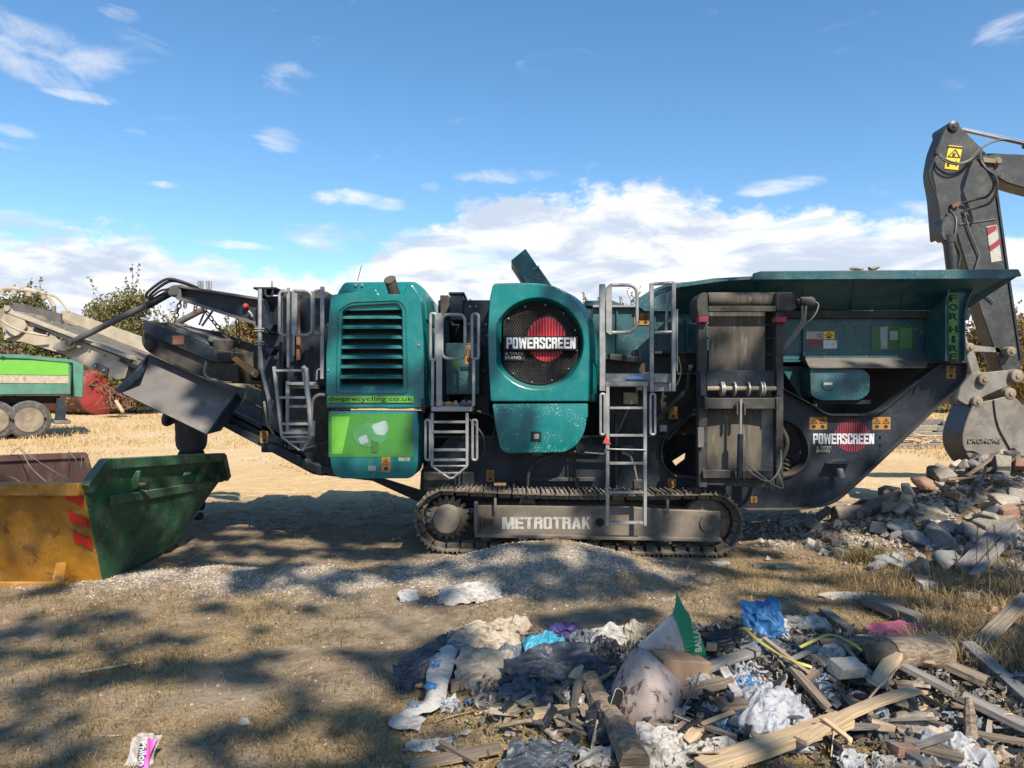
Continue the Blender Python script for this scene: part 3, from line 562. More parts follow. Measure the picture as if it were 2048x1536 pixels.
for i, (x, y, r_) in enumerate([(1195, 880, 9), (1309, 897, 4), (1700, 878, 5)]):
    if i < 2: g_ = G(); a = P(x, y, 8.13); g_.cyl(a, a + Vector((0, .03, 0)), r_ * 8.1 / F, 16); g_.build('drain_hole', 'black', CR)
# warning stickers
for b_ in [(1619, 834, 1654, 859, 8.15, 2), (1745, 834, 1781, 859, 8.15, 2), (1893, 732, 1911, 757, 8.15, 1), (1338, 813, 1356, 838, 8.15, 1), (1336, 957, 1352, 975, 8.15, 1), (1502, 993, 1514, 1005, 8.15, 1), (973, 940, 988, 963, 8.15, 1)]:
    warning(CR, *b_)
label('small_white_label', 'whited', CR, 1320, 850, 1334, 863, 8.15)
label('grey_notice', 'whited', CR, 1247, 785, 1276, 808, 8.28)
# logos: red disc of upright bars, white lettering
def logo(cx, cy, rx, ry, Y, mr, n=15, parent=CR):
    d_ = G(); rr = G()
    for i in range(n):
        u = (i + .5) / n * 2 - 1; x = cx + rx * u; h = ry * math.sqrt(1 - u * u); w_ = rx / n * .60
        for a, b in ((cy - h, cy + .02 * ry), (cy + ry * .12, cy + h)):
            if b > a: rr.pbox(x - w_, a, x + w_, b, Y - .005, .003)
    o = rr.build('logo_bars', mr, parent)
    for i in range(n):
        u = (i + .5) / n * 2 - 1; x = cx + rx * u; p = P(x, cy + ry * (.02 if abs(u) < .8 else .04), Y - .004)
        d_.tube([p, p + Vector((.02, 0, .012)), p + Vector((.03, 0, -.004))], .0025, 4)
    d_.build('logo_swirl', 'inkb', parent); return o
logo(1704, 871, 35, 33, 8.15, 'redprintd')
bar_letters('brand_lettering', 'POWERSCREEN', 'white', CR, 1626, 867, 1748, 888, 8.145)
text('small_lettering', 'A TEREX', 'whited', CR, 1632, 892, 1663, 898, 8.138, bold=.006); text('small_lettering', 'BRAND', 'whited', CR, 1632, 899, 1660, 905, 8.138, bold=.006)
g_ = G(); g_.pp([(1661, 928), (1678, 921), (1698, 921), (1710, 928)], 8.0, .15); L_ = g_.build('work_light_hood', 'navy', CR)
g_ = G(); g_.prism([P(1678, 939, 8.0), P(1687, 937, 8.0), P(1691, 955, 8.0), P(1682, 957, 8.0)], (0, .07, 0)); g_.build('work_light', 'whited', CR, bevel=.006)
# lifting notch, bolts
g_ = G()
for x, y in [(1762, 873), (1762, 889), (1575, 852), (1905, 735), (1890, 735), (1600, 905)]:
    a = P(x, y, 8.14); g_.cyl(a, a + Vector((0, -.012, 0)), .012, 8)
g_.build('bolt_heads', 'navy', CR, kind='stuff')
# --- crawler tracks (near and far)
def crawler(Y0, dy):
    cL, cR_ = P(894, 1039, 7.7), P(1420, 1047, 7.7); Ro = .318
    frame = G()
    frame.prism([P(x, y, 7.7) + Vector((0, dy + .04, 0)) for x, y in [(950, 1012), (1260, 1014), (1330, 1020), (1444, 1024), (1444, 1078), (950, 1069)]], (0, .34, 0))
    T = frame.build('track' if dy < 1 else 'far_track', 'trackf', CR, bevel=.012)
    if dy > 1: T['label'] = 'track on the far side of the machine'
    if dy < 1:
        g_ = G(); g_.prism([P(950, 1069, 7.62), P(1445, 1078, 7.62), P(1445, 1084, 7.62), P(950, 1075, 7.62)], (0, .1, 0)); g_.build('track_frame_flange', 'trackf', T, bevel=.004)
        g_ = G(); g_.pbox(948, 1006, 955, 1070, 7.63, .3); g_.build('end_plate', 'trackf', T, bevel=.004)
        g_ = G(); g_.pbox(962, 1033, 991, 1056, 7.715, .02); g_.build('maker_plate', 'rust', T, bevel=.004)
        g_ = G(); g_.pbox(966, 1037, 987, 1052, 7.708, .01); g_.build('plate_inset', 'grime', T, bevel=.003)
        bar_letters('track_lettering', 'METROTRAK', 'whited', T, 1004, 1034, 1181, 1058, 7.74)
        a = P(1200, 1045, 7.738); g_ = G(); g_.cyl(a, a + Vector((0, -.004, 0)), .047, 20); g_.build('pin_hole', 'black', T)
        for x0 in (1035, 1215): g_ = G(); g_.pp([(x0, 1014), (x0 + 6, 997), (x0 + 32, 997), (x0 + 38, 1014)], 7.9, .14); g_.build('carrier_bracket', 'trackf', T, bevel=.006)
        for x0 in (988, 1333): g_ = G(); g_.pbox(x0, 996, x0 + 5, 1028, 7.68, .02); g_.build('lifting_lug', 'trackf', T, bevel=.003)
    else: dy_ = dy
    hub = G(); a = cL + Vector((0, dy - .06, 0)); hub.tube([a + Vector((0, .3, 0)), a + Vector((0, .05, 0)), a, a + Vector((0, -.01, 0))], [.15, .15, .135, .10], 28); sp_ = hub.build('sprocket', 'trackf', T)
    g_ = G(); n = 19
    for k in range(n):
        t = 2 * math.pi * k / n; d = Vector((math.cos(t), 0, math.sin(t))); e = Vector((-d.z, 0, d.x)); c = cL + Vector((0, dy + .12, 0))
        g_.prism([c + d * .17 - e * .035, c + d * .17 + e * .035, c + d * .235 + e * .012, c + d * .235 - e * .012], (0, .06, 0))
    g_.cyl(cL + Vector((0, dy + .11, 0)), cL + Vector((0, dy + .19, 0)), .185, 30); g_.build('sprocket_teeth', 'track', sp_)
    g_ = G(); c = cR_ + Vector((0, dy, 0)); g_.tube([c + Vector((0, .1, 0)), c + Vector((0, .12, 0)), c + Vector((0, .26, 0))], [.20, .25, .25], 34); g_.cyl(c + Vector((0, .02, 0)), c + Vector((0, .12, 0)), .10, 24); g_.build('idler_wheel', 'track', T)
    for x in (973, 1044, 1117, 1190, 1265, 1336):
        y = 1072 + (x - 973) * .022; c = P(x, y, 7.7) + Vector((0, dy + .1, 0)); g_ = G(); g_.tube([c + Vector((0, -.02, 0)), c, c + Vector((0, .02, 0)), c + Vector((0, .22, 0))], [.05, .055, .088, .088], 18)
        g_.build('roller', 'track', T, label=None)
    # shoes round the path
    d = (cR_ - cL); Lf = d.length; ax = d.normalized(); up = Vector((-ax.z, 0, ax.x)); per = 2 * Lf + 2 * math.pi * Ro; n = 50
    sh = G(); w_ = .40; l = per / n * .93
    sh.box((-l / 2, 0, -.008), (l / 2, w_, .008))
    for xx, hh in ((-l * .40, .028), (-.01, .02), (l * .32, .02)): sh.prism([(xx - .008, 0, .008), (xx + .010, 0, .008), (xx + .005, 0, .008 + hh), (xx - .004, 0, .008 + hh)], (0, w_, 0))
    sh.box((-l * .42, .10, -.06), (l * .42, .14, -.008)); sh.box((-l * .42, .26, -.06), (l * .42, .30, -.008))
    sh.cyl(Vector((l * .3, .08, -.035)), Vector((l * .3, .32, -.035)), .018, 8)
    sm_ = sh.mesh(M['track']); sm_.name = 'track_shoe'
    for k in range(n):
        s = per * k / n
        if s < Lf: p = cL + ax * s + up * Ro; t = ax; sag = -.03 * math.sin(math.pi * s / Lf); p = p + up * (sag)
        elif s < Lf + math.pi * Ro: a = (s - Lf) / Ro; o_ = up * math.cos(a) + ax * math.sin(a); p = cR_ + o_ * Ro; t = ax * math.cos(a) - up * math.sin(a)
        elif s < 2 * Lf + math.pi * Ro: q_ = s - Lf - math.pi * Ro; p = cR_ - ax * q_ - up * Ro; t = -ax
        else: a = (s - 2 * Lf - math.pi * Ro) / Ro; o_ = -up * math.cos(a) - ax * math.sin(a); p = cL + o_ * Ro; t = -ax * math.cos(a) + up * math.sin(a)
        z_ = Vector((-t.z, 0, t.x)); mw = Matrix(((t.x, 0, z_.x, p.x), (0, 1, 0, p.y + dy - .07), (t.z, 0, z_.z, p.z), (0, 0, 0, 1)))
        place('track_shoe', sm_, T, mw)
    return T
crawler(7.7, 0); crawler(7.7, 2.15)
g_ = G(); g_.pp([(1000, 985), (1340, 985), (1340, 1030), (1000, 1030)], 8.2, 1.6); g_.build('undercarriage_beam', 'black', CR)
# --- engine hood
def hood_shell(name, m, outline, Y0, Y1, bulge, parent=CR, side=None):
    g_ = G(); base = [P(x, y, Y0) for x, y in outline]; n = len(base)
    c = sum(base, Vector()) / n
    loops = []
    for (yy, s) in [(Y0, 1.0)] + bulge + [(Y1, bulge[-1][1] if bulge else 1.0)]:
        loops.append([Vector(((p.x - c.x) * s + c.x, yy, (p.z - c.z) * (1 + (s - 1) * .4) + c.z)) for p in base])
    for a in loops: g_.v += a
    for k in range(len(loops) - 1):
        for i in range(n): g_.f.append([k * n + i, k * n + (i + 1) % n, (k + 1) * n + (i + 1) % n, (k + 1) * n + i]); g_.mi.append(0)
    g_.f.append([(len(loops) - 1) * n + i for i in range(n)]); g_.mi.append(0)
    return g_.build(name, m, parent, ang=50)
eo = rp([(661, 590), (752, 578), (757, 588), (808, 588), (812, 571), (824, 568), (841, 594), (847, 680), (849, 816), (651, 816), (652, 706)], [9, 3, 2, 2, 3, 8, 12, 0, 4, 4, 0])
EH = plate('engine_hood', 'teal', CR, eo, holes=[rp([(684, 622), (700, 612), (796, 607), (804, 620), (807, 778), (679, 778)], [6, 8, 6, 3, 8, 8])], Y=7.75, t=.05, bev=.012)
hood_shell('hood_shell', 'teal', eo, 7.79, 10.1, [(7.9, 1.015)], EH)
g_ = G(); g_.v += [P(x, y, 8.12) for x, y in rp([(674, 640), (674, 586), (688, 564), (831, 563), (850, 578), (856, 640)], [0, 6, 8, 8, 6, 0])]; n = len(g_.v); g_.v += [v + Vector((0, 1.95, 0)) for v in g_.v]; g_.f = [list(range(n)), list(range(2 * n - 1, n - 1, -1))] + [[i, i + n, (i + 1) % n + n, (i + 1) % n] for i in range(n)]; g_.mi = [0] * len(g_.f)
g_.build('hood_roof', 'teal', EH, bevel=.02, seg=2)
g_ = G(); g_.pbox(672, 609, 814, 784, 7.93, .05); g_.build('radiator_core', 'black', EH)
g_ = G()
for x in np.arange(682, 806, 3.4): g_.pbox(x, 690, x + .9, 776, 7.905, .02)
g_.build('radiator_fins', 'grime', EH, kind='stuff')
g_ = G(); ribbon(g_, rp([(679, 790 - 20), (684, 622), (700, 612), (796, 607), (804, 620), (807, 778), (679, 778), (679, 770)], [0, 6, 8, 6, 3, 8, 8, 0]), 7.775, .13, .006); g_.build('louvre_surround', 'teal', EH)
for i in range(8):
    y0, y1, y2 = [(619, 634, 0), (638, 653, 0), (658, 673, 0), (678, 693, 0), (698, 712, 0), (718, 732, 0), (737, 753, 0), (758, 773, 0)][i]
    nx_ = [619, 638, 658, 678, 698, 718, 737, 758, 778][i + 1]
    g_ = G(); g_.loft([P(681, y1 + 1, 7.79), P(806, y1 + 1, 7.79), P(806, nx_ - .4, 7.775), P(681, nx_ - .4, 7.775)], [P(681, y1 - 6, 7.90), P(806, y1 - 6, 7.90), P(806, y1 - 3.5, 7.90), P(681, y1 - 3.5, 7.90)])
    g_.build('louvre_slat', 'teal', EH, bevel=.002)
g_ = G(); g_.pp([(683, 607), (808, 607), (806, 619), (683, 621)], 7.79, .09); g_.build('louvre_slat', 'teal', EH)
g_ = G(); ribbon(g_, rp([(672, 796 - 10), (676, 622), (700, 604), (800, 600), (812, 618), (815, 786), (672, 786)], [0, 8, 12, 12, 8, 8, 0]), 7.735, .012, .007); g_.build('hood_bead', 'teal', EH, bevel=.002)
for x, y in ((838, 690), (838, 740), (657, 740), (656, 650)): g_ = G(); a = P(x, y, 7.745); g_.cyl(a, a + Vector((0, -.012, 0)), .010, 10); g_.build('hood_bolt', 'galv', EH)
g_ = G(); g_.pbox(843, 797, 850, 826, 7.73, .03); g_.build('hood_hinge', 'navy', EH, bevel=.004)
lb = label('web_address_strip', 'lime', EH, 655, 792, 827, 805, 7.735, .004)
text('web_address', 'dwprecycling.co.uk', 'inkb', lb, 657, 793.5, 826, 804.5, 7.730, bold=.004)
EL = G(); EL.pp(rp([(657, 822), (834, 823), (838, 860), (836, 930), (830, 950), (818, 957), (682, 957), (668, 950), (661, 925)], [3, 3, 8, 8, 8, 6, 6, 8, 8], 3), 7.74, .5)
EL = EL.build('lower_engine_door', 'teal', CR, bevel=.018, seg=2)
g_ = G(); g_.pbox(657, 827, 825, 914, 7.735, .004); LB = g_.build('green_decal', 'green', EL)
g_ = G(); g_.pp(ell(740, 870, 34, 24, 28), 7.731, .003); g_.build('decal_emblem', 'decalg', LB)
g_ = G(); g_.pp(rp([(742, 850), (772, 840), (778, 858), (768, 872), (750, 868)], 6), 7.7285, .002); g_.pp(rp([(716, 876), (732, 868), (738, 884), (722, 890)], 4), 7.7285, .002); g_.build('decal_emblem', 'palep', LB)
g_ = G(); g_.pp([(742, 880), (758, 884), (756, 905), (744, 905)], 7.727, .002); g_.build('decal_emblem', 'greend', LB)
g_ = G(); g_.pp([(663, 833), (700, 833), (684, 908), (663, 908)], 7.731, .003); g_.build('decal_band', 'lime', LB)
warning(EL, 763, 914, 781, 944, 7.74); label('latch_plate', 'galv', EL, 736, 932, 752, 942, 7.742, .02)
pl_ = label('small_plate', 'whited', EL, 797, 915, 820, 922, 7.742, .004)
g_ = G(); a = P(789, 592, 7.9); g_.tube([a + Vector((.0, .1, -.1)), a + Vector((0, 0, .02)), P(781, 563, 7.86), P(779.5, 559, 7.84)], [.062, .062, .062, .066], 22, caps=False)
g_.tube([P(779.5, 559, 7.84), P(781, 563, 7.86), a + Vector((0, 0, .02))], [.060, .056, .05], 22); g_.build('exhaust_pipe', 'rubber', EH)
g_ = G(); g_.tube([P(715, 562, 8.3), P(723, 531, 8.3)], .004, 5); g_.build('radio_aerial', 'black', EH)
for x in (712, 725): g_ = G(); a = P(x, 570, 8.11); g_.cyl(a, a + Vector((0, -.012, 0)), .015, 10); g_.build('roof_bolt', 'galv', EH)
# --- fan hood with round grille
fo = rp([(981, 803), (977, 720), (976, 660), (979, 600), (986, 567), (1060, 565), (1103, 569), (1136, 586), (1160, 613), (1174, 645), (1179, 690), (1178, 760), (1176, 803)], [5, 10, 10, 10, 8, 20, 20, 14, 14, 14, 20, 20, 4], 4)
def dcirc(cx, cy, r, xl, n=44):
    return [(max(x, xl), y) for x, y in ell(cx, cy, r, r, n)]
hole = dcirc(1076, 687, 91, 993)
FH = plate('fan_hood', 'teal', CR, fo, holes=[hole], Y=7.75, t=.05, bev=.014)
g_ = G(); base = [P(x, y, 7.79) for x, y in fo]; n = len(base); loops = []
for yy, k, top_ in ((7.79, 0, 0), (7.95, .10, .01), (8.2, .15, .015), (9.6, .15, .0)):
    loops.append([Vector((p.x + k * max(0, min(1, (p.x - .1) / .55)), yy, p.z - top_)) for p in base])
for a in loops: g_.v += a
for k in range(len(loops) - 1):
    for i in range(n): g_.f.append([k * n + i, k * n + (i + 1) % n, (k + 1) * n + (i + 1) % n, (k + 1) * n + i]); g_.mi.append(0)
g_.f.append([(len(loops) - 1) * n + i for i in range(n)]); g_.mi.append(0); g_.build('hood_shell', 'teal', FH, ang=50)
g_ = G(); A = [P(x, y, 7.765) for x, y in hole]; B = [P(x, y, 7.90) for x, y in dcirc(1077, 687, 83, 1003)]; n = len(A)
g_.v += A + B; g_.f = [[i, (i + 1) % n, (i + 1) % n + n, i + n] for i in range(n)]; g_.mi = [0] * n; g_.build('grille_recess', 'teal', FH)
gr = dcirc(1077, 687, 81, 1008); g_ = G(); g_.pp(gr, 7.95, .02); g_.build('fan_shroud', 'black', FH)
g_ = G(); pts = [P(x, y, 7.875) for x, y in gr]; g_.tube(pts, .012, 6, closed=True); g_.build('grille_rim', 'black', FH)
g_ = G(); cx, cy, R_ = 1077, 687, 79
for sgn in (1, -1):
    for off in np.arange(-110, 110, 4.3):
        dx, dy_ = math.cos(math.radians(58)) , math.sin(math.radians(58)) * sgn; nx_, ny_ = -dy_, dx
        if abs(off) >= R_: continue
        h_ = math.sqrt(R_ * R_ - off * off); a = [cx + nx_ * off - dx * h_, cy + ny_ * off - dy_ * h_]; b = [cx + nx_ * off + dx * h_, cy + ny_ * off + dy_ * h_]
        if a[0] > b[0]: a, b = b, a
        if b[0] < 1009: continue
        if a[0] < 1009: t = (1009 - a[0]) / (b[0] - a[0]); a = [1009, a[1] + (b[1] - a[1]) * t]
        g_.tube([P(*a, 7.875), P(*b, 7.875)], .0036, 4, caps=False)
g_.build('grille_mesh', 'grime', FH, kind='stuff')
NB = G(); NB.pbox(1007, 672, 1155, 701, 7.79, .07); NB = NB.build('name_bar', 'black', FH, bevel=.008)
bar_letters('brand_lettering', 'POWERSCREEN', 'white', NB, 1013, 675, 1151, 697, 7.79)
g_ = G(); g_.pp(ell(1093, 678, 40, 46, 36), 7.865, .003); g_.build('logo_disc', 'inkb', FH)
logo(1093, 679, 38, 44, 7.862, 'redprint', 13, FH)
lb = label('lettering_backing', 'inkb', FH, 1009, 703, 1050, 721, 7.86); text('small_lettering', 'A TEREX', 'white', lb, 1010, 704.5, 1047, 710.5, 7.853, bold=.006); text('small_lettering', 'BRAND', 'white', lb, 1010, 712.5, 1042, 718.5, 7.853, bold=.006)
for k in range(12):
    t = k * 30 + 10; x = 1077 + 78 * math.cos(math.radians(t)); y = 687 + 78 * math.sin(math.radians(t))
    if x > 1010: g_ = G(); a = P(x, y, 7.86); g_.cyl(a, a + Vector((0, -.01, 0)), .009, 8); g_.build('grille_bolt', 'galv', FH)
g_ = G(); g_.pp(rp([(985, 808), (1176, 807), (1176, 835), (1166, 872), (1150, 893), (1128, 904), (1012, 906), (1001, 897), (992, 858)], [3, 3, 10, 14, 10, 8, 6, 6, 8], 3), 7.74, .6)
FD = g_.build('lower_fan_door', 'teal_chipped', CR, bevel=.018, seg=2)
g_ = G(); g_.pbox(1062, 863, 1083, 883, 7.725, .03); lt = g_.build('latch', 'black', FD, bevel=.006); g_ = G(); g_.pbox(1068, 868, 1078, 878, 7.72, .02); g_.build('latch_handle', 'galv', lt, bevel=.003)
g_ = G(); g_.pbox(1065, 905, 1084, 911, 7.78, .05); g_.build('lower_catch', 'grime', FD)
g_ = G(); g_.prism([P(1022, 521, 8.3), P(1051, 497, 8.3), P(1074, 531, 8.3), P(1077, 533, 8.3), P(1104, 572, 8.3), P(1055, 572, 8.3)], (0, .5, 0)); ld = g_.build('open_lid', 'teal_dark', CR, bevel=.006)
g_ = G(); g_.bar(P(1033, 519, 8.29), P(1047, 541, 8.29), .01, .008); g_.bar(P(1064, 540, 8.28), P(1078, 533, 8.28), .02, .02); g_.build('lid_hinge', 'teal', ld)
# --- gap between the hoods
g_ = G(); g_.pbox(926, 600, 980, 830, 8.5, .8); g_.pbox(876, 640, 900, 830, 8.75, .3); g_.pbox(876, 600, 985, 830, 9.2, .1); g_.build('dark_bulkhead', 'navy', CR, bevel=.01)
g_ = G(); g_.pbox(900, 584, 926, 640, 8.4, .5); g_.pbox(897, 584, 929, 589, 8.38, .54); g_.build('upright_duct', 'navy', CR, bevel=.008)
g_ = G(); g_.pbox(880, 590, 898, 640, 8.9, .4); g_.build('breather_stack', 'grime', CR, bevel=.01)
g_ = G(); g_.pbox(891, 686, 960, 790, 8.3, .4); cb = g_.build('control_cabinet', 'teal_dark', CR, bevel=.012)
g_ = G(); g_.pbox(921, 733, 939, 739, 8.285, .02); g_.build('cabinet_handle', 'black', cb); warning(cb, 930, 690, 944, 728, 8.3); label('green_notice', 'greend', cb, 901, 715, 917, 735, 8.3)
g_ = G(); g_.pbox(928, 655, 960, 657, 8.48, .02); g_.build('cable_tray', 'grime', CR)
g_ = G()
for x, y in [(940, 613), (952, 613), (938, 648), (972, 649), (941, 600), (975, 672), (950, 700), (966, 742)]: a = P(x, y, 8.49); g_.cyl(a, a + Vector((0, -.012, 0)), .012, 8)
g_.build('bolt_heads', 'galv', CR, kind='stuff')
g_ = G()
for x in np.arange(850, 875, 3): g_.tube([P(x, 640, 8.9), P(x + 3, 800, 8.9)], .003, 3)
for y in np.arange(645, 800, 4): g_.tube([P(850, y, 8.9), P(878, y, 8.9)], .003, 3)
g_.build('wire_guard', 'galv', CR, kind='stuff')
g_ = G(); g_.pbox(862, 813, 944, 823, 7.72, .8); g_.build('walkway', 'galv', CR, bevel=.004)
g_ = G(); g_.pbox(872, 626, 884, 812, 7.72, .035); g_.build('handrail_post', 'galv', CR, bevel=.004)
g_ = G(); g_.pbox(944, 720, 950, 812, 7.72, .03); g_.build('handrail_post', 'galv', CR, bevel=.004)
tubular_loop('handrail_loop', 861, 627, 872, 720, 7, 7.74, CR); tubular_loop('handrail_loop', 884, 629, 930, 717, 14, 7.74, CR); tubular_loop('handrail_loop', 944, 628, 957, 718, 7, 7.74, CR)
g_ = G(); g_.pbox(862, 720, 868, 812, 7.72, .03); g_.build('handrail_post', 'galv', CR, bevel=.003)
def ladder(xl, xr_, y0, y1, rungs, Y, wr=5, d=.045, bt=(0, 0), lab=None, rl=0):
    g_ = G()
    for a, b in ((xl, xl + bt[0]), (xr_, xr_ + bt[1])): g_.prism([P(a, y0, Y), P(a + wr, y0, Y), P(b + wr, y1, Y), P(b, y1, Y)], (0, d, 0))
    Ld = g_.build('ladder', 'galv', CR, bevel=.004, label=lab)
    for y in rungs:
        t = (y - y0) / (y1 - y0); g_ = G(); g_.pbox(xl + bt[0] * t + wr, y - 2.5, xr_ + bt[1] * t, y + 2.5, Y - .01, .06); g_.build('rung', 'galv', Ld, bevel=.003)
    return Ld
Lc = ladder(861, 931, 826, 932, [844, 864, 900, 920], 7.55, 6, lab='short ladder under the walkway between the hoods')
for x0, x1 in ((851, 860), (945, 954)): tubular_loop('grab_handle', x0, 840, x1, 920, 5, 7.55, Lc, .014)
g_ = G()
for a, b in (((863, 932), (898, 956)), ((935, 932), (905, 956)), ((863, 932), (935, 932)), ((897, 956), (908, 956)), ((878, 946), (922, 946))): g_.tube([P(*a, 7.56), P(*b, 7.56)], .011, 6)
g_.build('ladder_foot', 'galv', Lc)
g_ = G(); g_.pbox(846, 945, 948, 985, 7.95, .2); g_.build('step_bracket', 'grime', CR, bevel=.012)
g_ = G(); g_.tube(bez([P(935, 835, 8.0), P(965, 870, 7.98), P(968, 905, 8), P(950, 940, 8.05)], 7), .014, 6); g_.build('hydraulic_hose', 'hose', CR); g_ = G(); g_.tube(bez([P(955, 822, 8.0), P(990, 838, 8.0), P(985, 880, 8.05)], 6), .012, 6); g_.build('hydraulic_hose', 'hose', CR); g_ = G(); g_.tube(bez([P(1055, 975, 8.0), P(1060, 940, 7.98), P(1085, 918, 8), P(1130, 905, 8.02), P(1215, 905, 8.0)], 8), .018, 8); g_.build('hydraulic_hose', 'hose', CR)
g_ = G(); g_.tube([P(988, 969, 7.62), P(1012, 969, 7.62)], .018, 8); g_.build('rusty_lifting_pin', 'orange', CR)
# --- left tower: ladder, rails, tall dark panels
g_ = G(); g_.pbox(522, 592, 566, 905, 8.45, 1.2); g_.build('tower_panel', 'navy', CR, bevel=.01)
g_ = G(); g_.pbox(566, 588, 600, 830, 8.6, 1.0); g_.pbox(596, 592, 600, 790, 8.5, .1); g_.build('tower_panel', 'navy', CR, bevel=.01)
g_ = G(); g_.pbox(600, 596, 660, 900, 8.5, 1.1); g_.build('tower_panel', 'navy', CR, bevel=.01)
g_ = G(); g_.pbox(593, 600, 600, 720, 8.42, .05); g_.build('orange_dusty_edge', 'rust', CR)
g_ = G(); g_.pbox(575, 582, 655, 600, 8.7, .7); g_.pbox(560, 578, 572, 600, 8.5, .8); g_.build('tower_top_clutter', 'grime', CR, bevel=.02)
g_ = G(); g_.pbox(506, 574, 552, 578, 8.2, .5); g_.pbox(516, 578, 533, 592, 8.35, .2); g_.build('arm_head_plate', 'navy', CR, bevel=.004)
g_ = G(); g_.tube(bez([P(530, 579, 8.19), P(533, 592, 8.19), P(543, 592, 8.19), P(546, 580, 8.19)], 4), .012, 6); g_.build('hose_clip', 'hose', CR)
g_ = G(); g_.cyl(P(544, 574, 8.4), P(544, 562, 8.4), .012, 8, .008); g_.build('grease_nipple', 'galv', CR)
g_ = G(); g_.prism([P(526, 600, 8.2), P(545, 665, 8.2), P(526, 665, 8.2)], (0, .25, 0)); g_.build('gusset', 'navy', CR); g_ = G(); g_.prism([P(530, 652, 8.15), P(548, 648, 8.15), P(540, 662, 8.15)], (0, .2, 0)); g_.build('gusset', 'navy', CR); g_ = G(); g_.prism([P(530, 697, 8.15), P(548, 697, 8.15), P(540, 710, 8.15)], (0, .2, 0)); g_.build('gusset', 'navy', CR)
g_ = G(); g_.tube([P(520, 578, 8.0), P(520, 690, 8.0), P(524, 740, 8.0), P(538, 800, 8.0), P(542, 830, 8.05)], .024, 10); g_.build('bent_post', 'galv', CR)
for y in (657, 684): g_ = G(); g_.tube([P(509, y, 7.98), P(528, y, 7.97), P(534, y + 8, 8.1)], .008, 6); g_.tube([P(509, y + 5, 7.98), P(528, y + 5, 7.97)], .008, 6); g_.build('pipe_clamp', 'galv', CR)
g_ = G(); g_.tube(bez([P(528, 803, 7.95), P(532, 830, 7.9), P(536, 850, 7.9), P(548, 868, 7.95)], 6), .013, 6); g_.build('hydraulic_hose', 'hosedust', CR); g_ = G(); g_.tube(bez([P(546, 800, 7.9), P(541, 830, 7.9), P(540, 855, 7.92)], 6), .01, 6); g_.build('hydraulic_hose', 'hosedust', CR)
g_ = G(); g_.pbox(573, 575, 579, 735, 7.9, .03); g_.build('handrail_post', 'galv', CR, bevel=.003)
g_ = G(); g_.prism([P(583, 582, 7.88), P(589, 577, 7.88), P(594, 585, 7.88), P(594, 665, 7.88), P(588, 674, 7.88), P(583, 668, 7.88)], (0, .03, 0)); g_.pbox(585, 672, 589, 712, 7.88, .02); g_.build('gate_plate', 'galv', CR, bevel=.003)
g_ = G(); g_.pbox(640, 573, 648, 758, 7.9, .03); g_.build('handrail_post', 'galv', CR, bevel=.003)
g_ = G(); g_.tube([P(x, y, 7.9) for x, y in rp([(576, 583), (559, 583), (559, 669), (576, 671)], [0, 9, 9, 0])], .017, 8); g_.build('handrail_loop', 'galv', CR)
g_ = G(); g_.tube([P(x, y, 7.88) for x, y in rp([(590, 581), (624, 583), (624, 670), (590, 670)], [0, 14, 14, 0])], .017, 8); g_.build('handrail_loop', 'galv', CR)
g_ = G(); g_.tube([P(x, y, 7.9) for x, y in rp([(640, 581), (627, 583), (627, 664), (640, 668)], [0, 12, 12, 0])], .017, 8); g_.build('handrail_loop', 'galv', CR)
Ll = ladder(544, 602, 733, 872, [741, 795, 848, 866], 7.62, 6, bt=(16, 20), lab='folding ladder at the left end by the tower')
g_ = G(); g_.tube([P(606, 734, 7.6), P(612, 738, 7.6), P(616, 790, 7.6), P(621, 840, 7.6), P(624, 872, 7.6)], .026, 8); g_.build('ladder_side_tube', 'galv', Ll)
Lr = G(); Lr.pbox(571, 762, 578, 868, 7.9, .04); Lr = Lr.build('rear_ladder_rail', 'galv', CR, bevel=.003)
for y in (767, 813, 863): g_ = G(); g_.pbox(573, y - 3, 632 if y < 780 else 612, y + 3, 7.88, .05); g_.build('rung', 'galv', Lr, bevel=.003)
g_ = G()
for a, b in (((562, 874), (624, 874)), ((563, 874), (598, 900)), ((622, 874), (606, 900)), ((596, 900), (608, 900)), ((578, 884), (612, 884))): g_.tube([P(*a, 7.63), P(*b, 7.63)], .012, 6)
g_.build('ladder_foot', 'galv', Ll)
g_ = G(); g_.tube([P(x, y, 7.7) for x, y in rp([(622, 845), (624, 800), (636, 789), (650, 790)], [0, 10, 8, 0])], .018, 8); g_.tube([P(633, 760, 7.75), P(634, 742, 7.75), P(640, 737, 7.75)], .01, 6); g_.build('grab_handle', 'galv', Ll)
g_ = G(); g_.pbox(570, 770, 640, 778, 8.0, .5); g_.build('small_platform', 'grime', CR, bevel=.004)
g_ = G(); g_.pbox(575, 778, 660, 900, 8.35, .3); g_.pp([(600, 900), (660, 880), (660, 950), (640, 948)], 8.3, .4); g_.build('lower_frame', 'grime', CR, bevel=.01)
warning(CR, 583, 868, 600, 888, 8.36)
